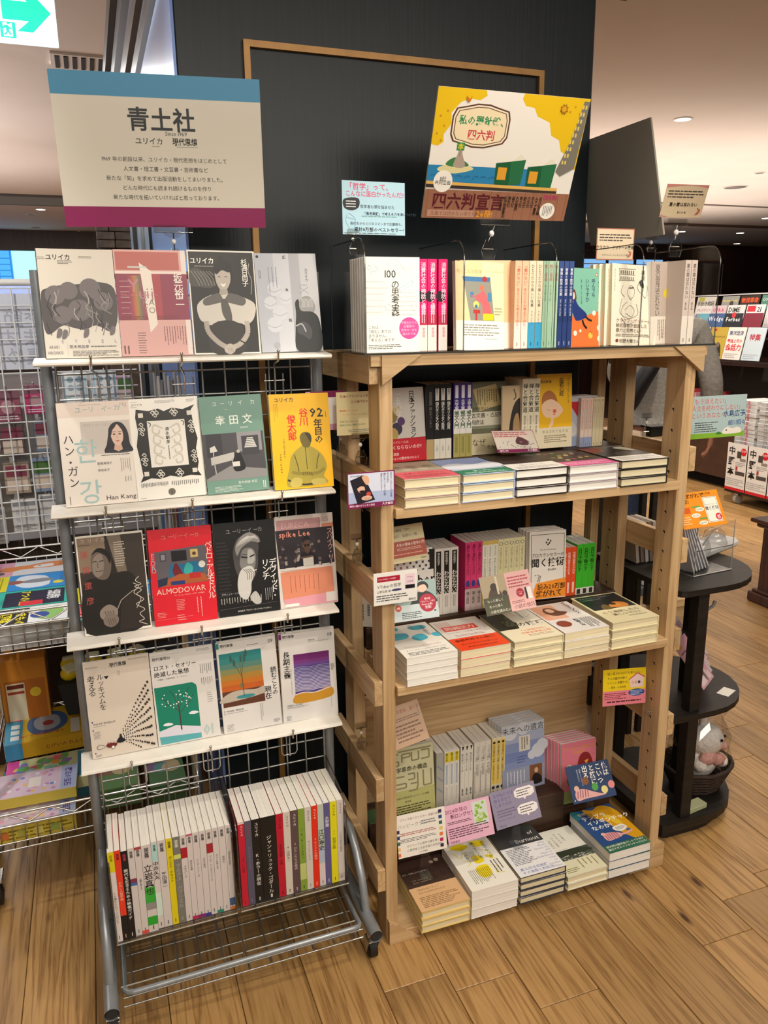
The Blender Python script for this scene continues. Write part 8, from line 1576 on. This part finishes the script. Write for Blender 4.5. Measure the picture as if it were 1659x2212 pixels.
# blue and white flag on a thin pole
t = thing('flag', 'blue and white striped hanging flag with gold pole tip', 'flag', FU @ T(1.075, 1.02, 0))
child(t, 'pole', lambda m: (m.tube([(0, 0, .01), (0, 0, 1.72)], .006, M('#23262e', .4), 8), m.lathe([(.055, .0), (.055, .012), (.01, .02)], M('#23262e', .4), 16)))
child(t, 'finial', lambda m: m.ball((0, 0, 1.738), .0135, M('#b8862f', .25, .8), 12, 8))
def fl(m):
    m.lathe([(.006, 1.72), (.012, 1.70), (.022, 1.665), (.026, 1.652)], M('#1a2440', .6), 14)
    rows_ = 22; cols = 14; 
    for i in range(rows_):
        z0, z1 = 1.655 - i * .0115, 1.655 - (i + 1) * .0115
        col = '#d9d8d6' if (i < 4 or 9 <= i < 13) else '#1f3a86'
        for j in range(cols):
            def pt(jj, z):
                u = jj / cols; sp = .5 + (1.655 - z) * 1.4; return ((u - .5) * .13 * sp + .012 * math.sin(z * 40), .016 * math.sin(u * 14), z - .05 * u * (1.655 - z) * 2)
            a, b, c, d = pt(j, z0), pt(j + 1, z0), pt(j + 1, z1), pt(j, z1)
            m.add([a, b, c, d], [(0, 3, 2, 1)], M(col, .8))
    m.tube([(-.02, -.004, 1.655), (0, -.012, 1.63), (.02, -.004, 1.655)], .006, M('#dcdad6', .8), 6)
child(t, 'cloth', fl)

# ---------------------------------------------------------------- magazine wall at the right
FG = FU @ T(4.55, 4.75, 0) @ R(-90, 'Z')
ms = thing('magazine_shelf', 'dark tiered magazine shelving at the right', 'shelving', FG)
child(ms, 'back_panel', lambda m: m.box(-.4, .42, .62, 2.1, .46, 1.66, darkwood)); child(ms, 'cap_rail', lambda m: m.box(-.4, .36, 1.655, 2.1, .46, 1.665, M('#c9c6c6', .3)))
for z, y in ((1.10, .0), (1.29, .10), (1.37, .18), (1.45, .26)):
    child(ms, 'ledge', lambda m: (m.box(-.4, y, z - .035 if z < 1.2 else z - .012, 2.1, y + .12, z, darkwood, .002), m.box(-.4, y - .004, z, 2.1, y, z + .012, darkwood)))
child(ms, 'front_cupboard', lambda m: m.box(.2, -.02, .10, 1.2, .03, .56, noisy('brown_panel', '#3c261a', '#4a3022', 12, .5), .004)); child(ms, 'lower_case', lambda m: (m.box(-.4, .03, .10, 2.1, .42, .60, darkwood, .003), m.box(-.4, .25, .60, 2.1, .42, 1.05, M('#211913', .7))))
child(ms, 'counter', lambda m: m.box(-.4, -.02, .595, 2.1, .30, .62, darkwood, .003)); child(ms, 'kick', lambda m: m.box(-.4, .08, .0, 2.1, .4, .10, M('#120c09', .8)))
MS = [ # x, row, width, bg, blocks...
    (.04, 0, .21, '#dcd8d2', [('t', '税金', .35, .30, .34, '#26201e', 2), ('t', '物理', .6, .55, .14, '#d0386a', 1)], 'white magazine with large tax lettering'), (.33, 0, .21, '#d9d6d2', [('t', 'Woman', .5, .1, .25, '#2a7a9a', 2), ('f', .55, .22), ('t', '美しい心', .4, .7, .16, '#3a8ab0', 1), ('e', .82, .3, '#d8c82a')], 'white magazine with smiling dark-haired model'),
    (.56, 0, .20, '#b59a3a', [('t', '新時代のリスキリング', .5, .30, .085, '#26200f', 2), ('b', '#26201c'), ('r', .2, .05, .35, .12, '#b8303a')], 'mustard magazine with dark seated animal'), (.765, 0, .20, '#dcd6ce', [('t', '最強上司の', .5, .42, .17, '#c8303a', 2), ('t', '会話力', .5, .62, .30, '#c8303a', 2), ('t', '東洋経済', .5, .18, .2, '#26406a', 2)], 'white magazine with red talk lettering'), (.98, 0, .2, '#b9c6cc', [('t', '特集', .5, .3, .3, '#a8303a', 2)], 'pale magazine at the picture edge, lowest tier'),
    (.10, 1, .2, '#c9c6c2', [('t', 'Harvard', .45, .1, .2, '#3a5aa0', 1), ('t', 'Business', .45, .25, .2, '#3a5aa0', 1)], 'white magazine with blue business masthead'), (.24, 1, .17, '#5fa6b8', [('e', .5, .3, '#d8b87a')], 'turquoise magazine with yellow figure'), (.42, 1, .19, '#3f5a86', [('t', 'Wedge', .5, .22, .28, '#d8dce6', 2)], 'blue magazine with white wedge masthead'), (.62, 1, .20, '#23262c', [('t', 'Forbes', .5, .25, .26, '#e6e6e6', 2), ('e', .5, .08, '#c8303a')], 'black magazine with white masthead'), (.84, 1, .2, '#7a2838', [], 'dark red magazine in the third tier from top'),
    (.16, 2, .2, '#d8d4d0', [('t', 'プレジデント', .5, .2, .15, '#a8303a', 1)], 'white magazine with small red masthead'), (.36, 2, .18, '#c8b4b8', [('t', 'OPRA', .5, .2, .26, '#d0386a', 2)], 'pale magazine with pink masthead and dark portrait'), (.56, 2, .2, '#cfd0cc', [('t', 'DIME', .4, .2, .30, '#23211f', 2)], 'pale magazine with bold black four letter masthead'), (.78, 2, .2, '#d6d2d4', [('r', .05, .05, .5, .3, '#c8303a'), ('t', '21', .7, .2, .3, '#2a2a2a', 2)], 'white magazine with red block and number twenty one'), (1.0, 2, .2, '#cfc6c4', [], 'plain pale magazine at picture edge, second tier'),
    (.08, 3, .24, '#c9c4bc', [('r', .1, .02, .4, .2, '#a8a83a'), ('t', '手続き相続', .5, .32, .18, '#26221f', 2)], 'yellow cornered magazine with heavy black title, top tier'), (.40, 3, .2, '#8a8a86', [('t', 'Newsweek', .5, .2, .18, '#d8c84a', 1), ('e', .6, .35, '#3a3430')], 'grey magazine with yellow masthead, top tier'), (.62, 3, .22, '#2a1a16', [('t', '物流革命', .5, .22, .22, '#e0582a', 2)], 'black magazine with glowing orange title'), (.86, 3, .2, '#4a7a6a', [('t', 'COURRiER', .5, .2, .18, '#d8e0d8', 1)], 'green magazine at the right end of the top tier')]
ZR = ((1.112, .045), (1.302, .145), (1.372, .225), (1.462, .305))
for (x, r, w, bg, el, lb) in MS:
    z, y = ZR[r]; hgt = .275 if r == 0 else (.20 if r < 3 else .19)
    mb = MB(); mb.box(0, 0, 0, w, .006, hgt, M(bg, .3)); A = Art(mb, (0, 0, 0), (1, 0, 0), (0, 0, 1), w, hgt, .0006)
    for e in el:
        if e[0] == 't': A.t(e[1], e[2], e[3], e[4] / 1.0 if len(e[1]) < 3 else min(e[4], 1.05 / (len(e[1]) * (.62 if e[1][0] < '\u2000' else 1))), e[5], e[6], 1)
        elif e[0] == 'f': fig(A, e[1], e[2], .13, '#3a2622', '#d8b09a', '#e6e2de', 1, 1)
        elif e[0] == 'e': A.e(e[1], e[2], .12, e[3])
        elif e[0] == 'b': A.b([(.3, .98), (.35, .7), (.5, .5), (.68, .5), (.8, .66), (.85, .98)], '#2c2622'); A.e(.58, .56, .12, '#6a5f54')
        elif e[0] == 'r': A.r(*e[1:])
    A.m(.08, .8, .92, .96, 3, '#8a8680', 0, 3, .3)
    tag(mb.build('magazine', None, FG @ T(x, y, z) @ R(-12, 'X')), lb, 'magazine', 'magazines on the far tiered shelving')
rn = random.Random(9)
for i in range(14):
    h_ = .16 + rn.random() * .05; mb = MB(); mb.box(0, 0, 0, .022, .15, h_, M(rn.choice(('#a8343a', '#cfcac4', '#6a5f5c', '#3f3a3a', '#b9868a')), .5)); A = Art(mb, (0, 0, 0), (1, 0, 0), (0, 0, 1), .022, h_, .0005); A.m(.3, .1, .7, .9, 1, '#e6e2dc', 1, i)
    tag(mb.build('book', None, FG @ T(.30 + i * .026 + (.05 if i > 5 else 0), .08, .6203) @ R(-9 if i < 5 else 0, 'Y')), 'thin book under the magazine tiers, ' + ORD[i] + ' from left', 'book', 'thin books under the magazine tiers')
# low table with poster fronts and piles of books
lt = thing('low_table', 'dark low table on castors carrying piles of white books', 'table', FG @ T(1.335, -.35, 0))
child(lt, 'top', lambda m: m.box(0, 0, .455, 1.3, .5, .48, darkwood, .002)); child(lt, 'front_panel', lambda m: m.box(.01, .01, .09, 1.29, .03, .455, darkwood, .001)); child(lt, 'side_panel', lambda m: m.box(0, .01, .09, .02, .49, .455, darkwood, .001))
for x in (.10, .62, 1.15): child(lt, 'caster', lambda m: (m.tube([(x - .015, .06, .04), (x + .015, .06, .04)], .038, M('#b9b4aa', .4), 20), m.box(x - .02, .04, .07, x + .02, .09, .09, chrome)))
for k, (nx) in enumerate((0, .30, .60)):
    def c_nk(A): [A.t(ch, .24, .16 + i * .22, .34, '#1c1a19', 2, 1) for i, ch in enumerate('中野本')]; A.e(.82, .16, .15, '#c8202c'); A.t('3/27', .82, .14, .12, '#f2e0dc', 2, 1); A.r(.5, .16, .72, .30, '#4a3f3a'); A.r(.66, .30, .95, .36, '#8a8078'); A.r(.48, .58, .95, .66, '#4a4440'); A.r(.48, .48, .58, .57, '#a83a3a'); A.m(.45, .38, .95, .48, 3, '#999'); A.m(.05, .74, .95, .90, 4, '#aaa'); A.r(0, .94, 1, 1, '#c8202c')
    mb = MB(); mb.box(0, 0, 0, .205, .001, .38, M('#dedad4', .4)); c_nk(Art(mb, (0, 0, 0), (1, 0, 0), (0, 0, 1), .205, .38, .0006))
    tag(mb.build('poster', None, FG @ T(1.35 + nx * .72, -.3525, .115) @ T(0, -.002, 0)), 'white poster with heavy black characters, ' + ('left', 'middle', 'right')[k] + ' one on the low table', 'poster', 'posters on the low table front')
bk = None
for cx in range(3):
    for k in range(11):
        mwp = FG @ T(1.36 + cx * .23 + rn.uniform(-.004, .004), -.31 + rn.uniform(-.004, .004), .4803 + k * .0322)
        if bk is None:
            mb = MB(); mb.box(0, 0, 0, .20, .27, .031, M('#c9c7c4', .6), .002); A = Art(mb, (0, 0, 0), (1, 0, 0), (0, 0, 1), .20, .031, .0005); A.m(.02, .12, .98, .9, 6, '#a3a09c', 0, 3, .3); A.r(.55, .1, .66, .9, '#b8707a'); A.m(.30, .1, .5, .9, 4, '#555', 1, 3, .4); bk = mb.build('book', None, mwp); o = bk
        else: o = bk.copy(); COL.objects.link(o); o.matrix_world = mwp
        tag(o, 'white book in the ' + ('left', 'middle', 'right')[cx] + ' pile on the low table, ' + (ORD[k] if k else 'lowest') + (' from bottom' if k else ''), 'book', 'piles of white books on the low table')
t = thing('book_case_stand', 'clear book stand with pink edged book at right picture edge', 'book stand', FG @ T(1.70, -.20, .8350)); child(t, 'cover', lambda m: m.prism([(0, 0), (.2, 0), (.2, .25), (-.06, .25)], 'y', 0, .02, M('#dcd8d4', .4))); child(t, 'edge_strip', lambda m: m.prism([(-.012, 0), (0, 0), (-.06, .25), (-.072, .25)], 'y', 0, .02, M('#c98a94', .4)))

# ---------------------------------------------------------------- the person standing behind the bookcase
def skin_obj(name, joints, edges, mat, root=0, sub=2, parent=None):
    me = bpy.data.meshes.new(name); me.from_pydata([j[:3] for j in joints], edges, []); o = bpy.data.objects.new(name, me); COL.objects.link(o)
    me.materials.append(mat); s = o.modifiers.new('skin', 'SKIN'); s.use_smooth_shade = True
    for i, j in enumerate(joints):
        v = me.skin_vertices[0].data[i]; r = j[3]; v.radius = r if isinstance(r, tuple) else (r, r); v.use_root = (i == root)
    ss = o.modifiers.new('sub', 'SUBSURF'); ss.levels = sub; ss.render_levels = sub
    if parent: o.parent = parent
    return o
pm = T(1.555, 4.45, 0) @ R(-28, 'Z')      # local +y = the way the person faces (away and to the right)
pr = thing('person', 'person in grey sweatshirt and jeans with black shoulder bag, facing away', 'person', pm)
# body: one continuous surface: pelvis root, legs, spine, neck, head, arms, hands
J = [(0, 0, .93, (.15, .11)), (0, 0, 1.12, (.13, .10)), (0, .01, 1.33, (.16, .11)), (0, .0, 1.47, (.06, .06)), (0, .01, 1.54, (.055, .055)), (0, .025, 1.62, (.078, .095)), (0, .03, 1.70, (.07, .085)),
     (.19, 0, 1.40, .055), (.27, -.01, 1.14, .045), (.285, .03, .90, .032), (.29, .045, .84, (.020, .036)), (.29, .05, .79, (.016, .038)),
     (-.19, 0, 1.40, .055), (-.25, .03, 1.14, .045), (-.16, .22, 1.08, .032), (-.12, .30, 1.10, (.018, .034)),
     (.10, 0, .85, .085), (.11, .0, .50, .058), (.12, -.02, .10, .042), (.12, .09, .035, (.038, .03)),
     (-.10, 0, .85, .085), (-.13, .03, .50, .058), (-.16, .02, .10, .042), (-.16, .13, .035, (.038, .03))]
E_b = [(0, 1), (1, 2), (2, 3), (3, 4), (4, 5), (5, 6), (2, 7), (7, 8), (8, 9), (9, 10), (10, 11), (2, 12), (12, 13), (13, 14), (14, 15), (0, 16), (16, 17), (17, 18), (18, 19), (0, 20), (20, 21), (21, 22), (22, 23)]
for k, (dy, L) in enumerate(((-.024, .062), (-.008, .074), (.009, .072), (.025, .060))):     # curled fingers of the hanging hand
    b = len(J); J += [(.285, .05 + dy, .775, .0095), (.272, .054 + dy * 1.05, .775 - L * .55, .0088), (.248, .056 + dy * 1.05, .775 - L * .85, .0078)]; E_b += [(11, b), (b, b + 1), (b + 1, b + 2)]
b = len(J); J += [(.285, .088, .80, .011), (.270, .108, .765, .0095), (.258, .106, .742, .0085)]; E_b += [(10, b), (b, b + 1), (b + 1, b + 2)]
body = skin_obj('body', J, E_b, skin_m, 0, 2, pr)
Js = [(0, 0, .90, (.185, .135)), (0, 0, 1.05, (.18, .13)), (0, 0, 1.25, (.19, .135)), (0, .0, 1.40, (.16, .10)), (0, 0, 1.475, (.075, .07)), (.185, 0, 1.41, .078), (.235, -.005, 1.28, .070), (.275, -.01, 1.14, .066), (.285, .02, 1.00, .058), (.287, .03, .93, .045), (-.185, 0, 1.41, .078), (-.25, .03, 1.14, .066), (-.16, .20, 1.09, .048)]
skin_obj('sweatshirt', Js, [(0, 1), (1, 2), (2, 3), (3, 4), (3, 5), (5, 6), (6, 7), (7, 8), (8, 9), (3, 10), (10, 11), (11, 12)], sweat, 1, 2, pr)
skin_obj('jeans', [(0, 0, .93, (.165, .125)), (.10, 0, .82, .105), (.11, 0, .50, .082), (.12, -.02, .10, .068), (-.10, 0, .82, .105), (-.13, .03, .50, .082), (-.16, .02, .10, .068)], [(0, 1), (1, 2), (2, 3), (0, 4), (4, 5), (5, 6)], denim, 0, 2, pr)
for s, (x, y) in enumerate(((.12, -.02), (-.16, .02))):
    child(pr, 'shoe', lambda m: (m.ball((x, y + .05, .045), .05, M(('#c9c4bc', '#2a2c34')[0] if s == 0 else '#26272d', .6), 14, 8, (.95, 2.4, .9)), m.box(x - .045, y - .065, .0, x + .045, y + .165, .022, M('#d8d4cc', .6), .008)))
child(pr, 'hair', lambda m: m.ball((0, .012, 1.665), .108, noisy('black_hair', '#120e0c', '#241c18', 80, .5), 18, 12, (.93, 1.05, 1.05)))
bagm = noisy('black_nylon', '#0e0e11', '#191a1f', 50, .6, 0, .2)
bg = skin_obj('shoulder_bag', [(-.14, -.20, .97, (.10, .055)), (-.10, -.20, 1.08, (.105, .06)), (-.03, -.19, 1.20, (.085, .05)), (.02, -.17, 1.27, (.045, .035))], [(0, 1), (1, 2), (2, 3)], bagm, 0, 2, pr)
child(pr, 'bag_strap', lambda m: (m.tube([(-.02, -.16, 1.26), (.02, -.15, 1.38), (.10, -.12, 1.47), (.12, .03, 1.50), (.02, .14, 1.38), (-.15, .16, 1.2)], .014, bagm, 8), m.tube([(-.17, -.235, 1.17), (-.02, -.245, 1.15)], .003, chrome, 6)))
child(pr, 'cuff', lambda m: m.tube([(.286, .027, .965), (.287, .03, .915)], [.050, .046], sweat, 16))
# clear wrapped things near the floor at the right
mb = MB(); [mb.ball((i * .05, (i % 2) * .03, .03), .035, film, 10, 6, (1, 1, .9)) for i in range(4)]; mb.box(-.03, -.03, 0, .2, .06, .03, M('#c9c8c8', .4), .01); tag(mb.build('wrapped_bundle', None, FU @ T(1.13, .30, .7775) @ R(20, 'Z')), 'clear wrapped bundle behind the orange card', 'bundle')
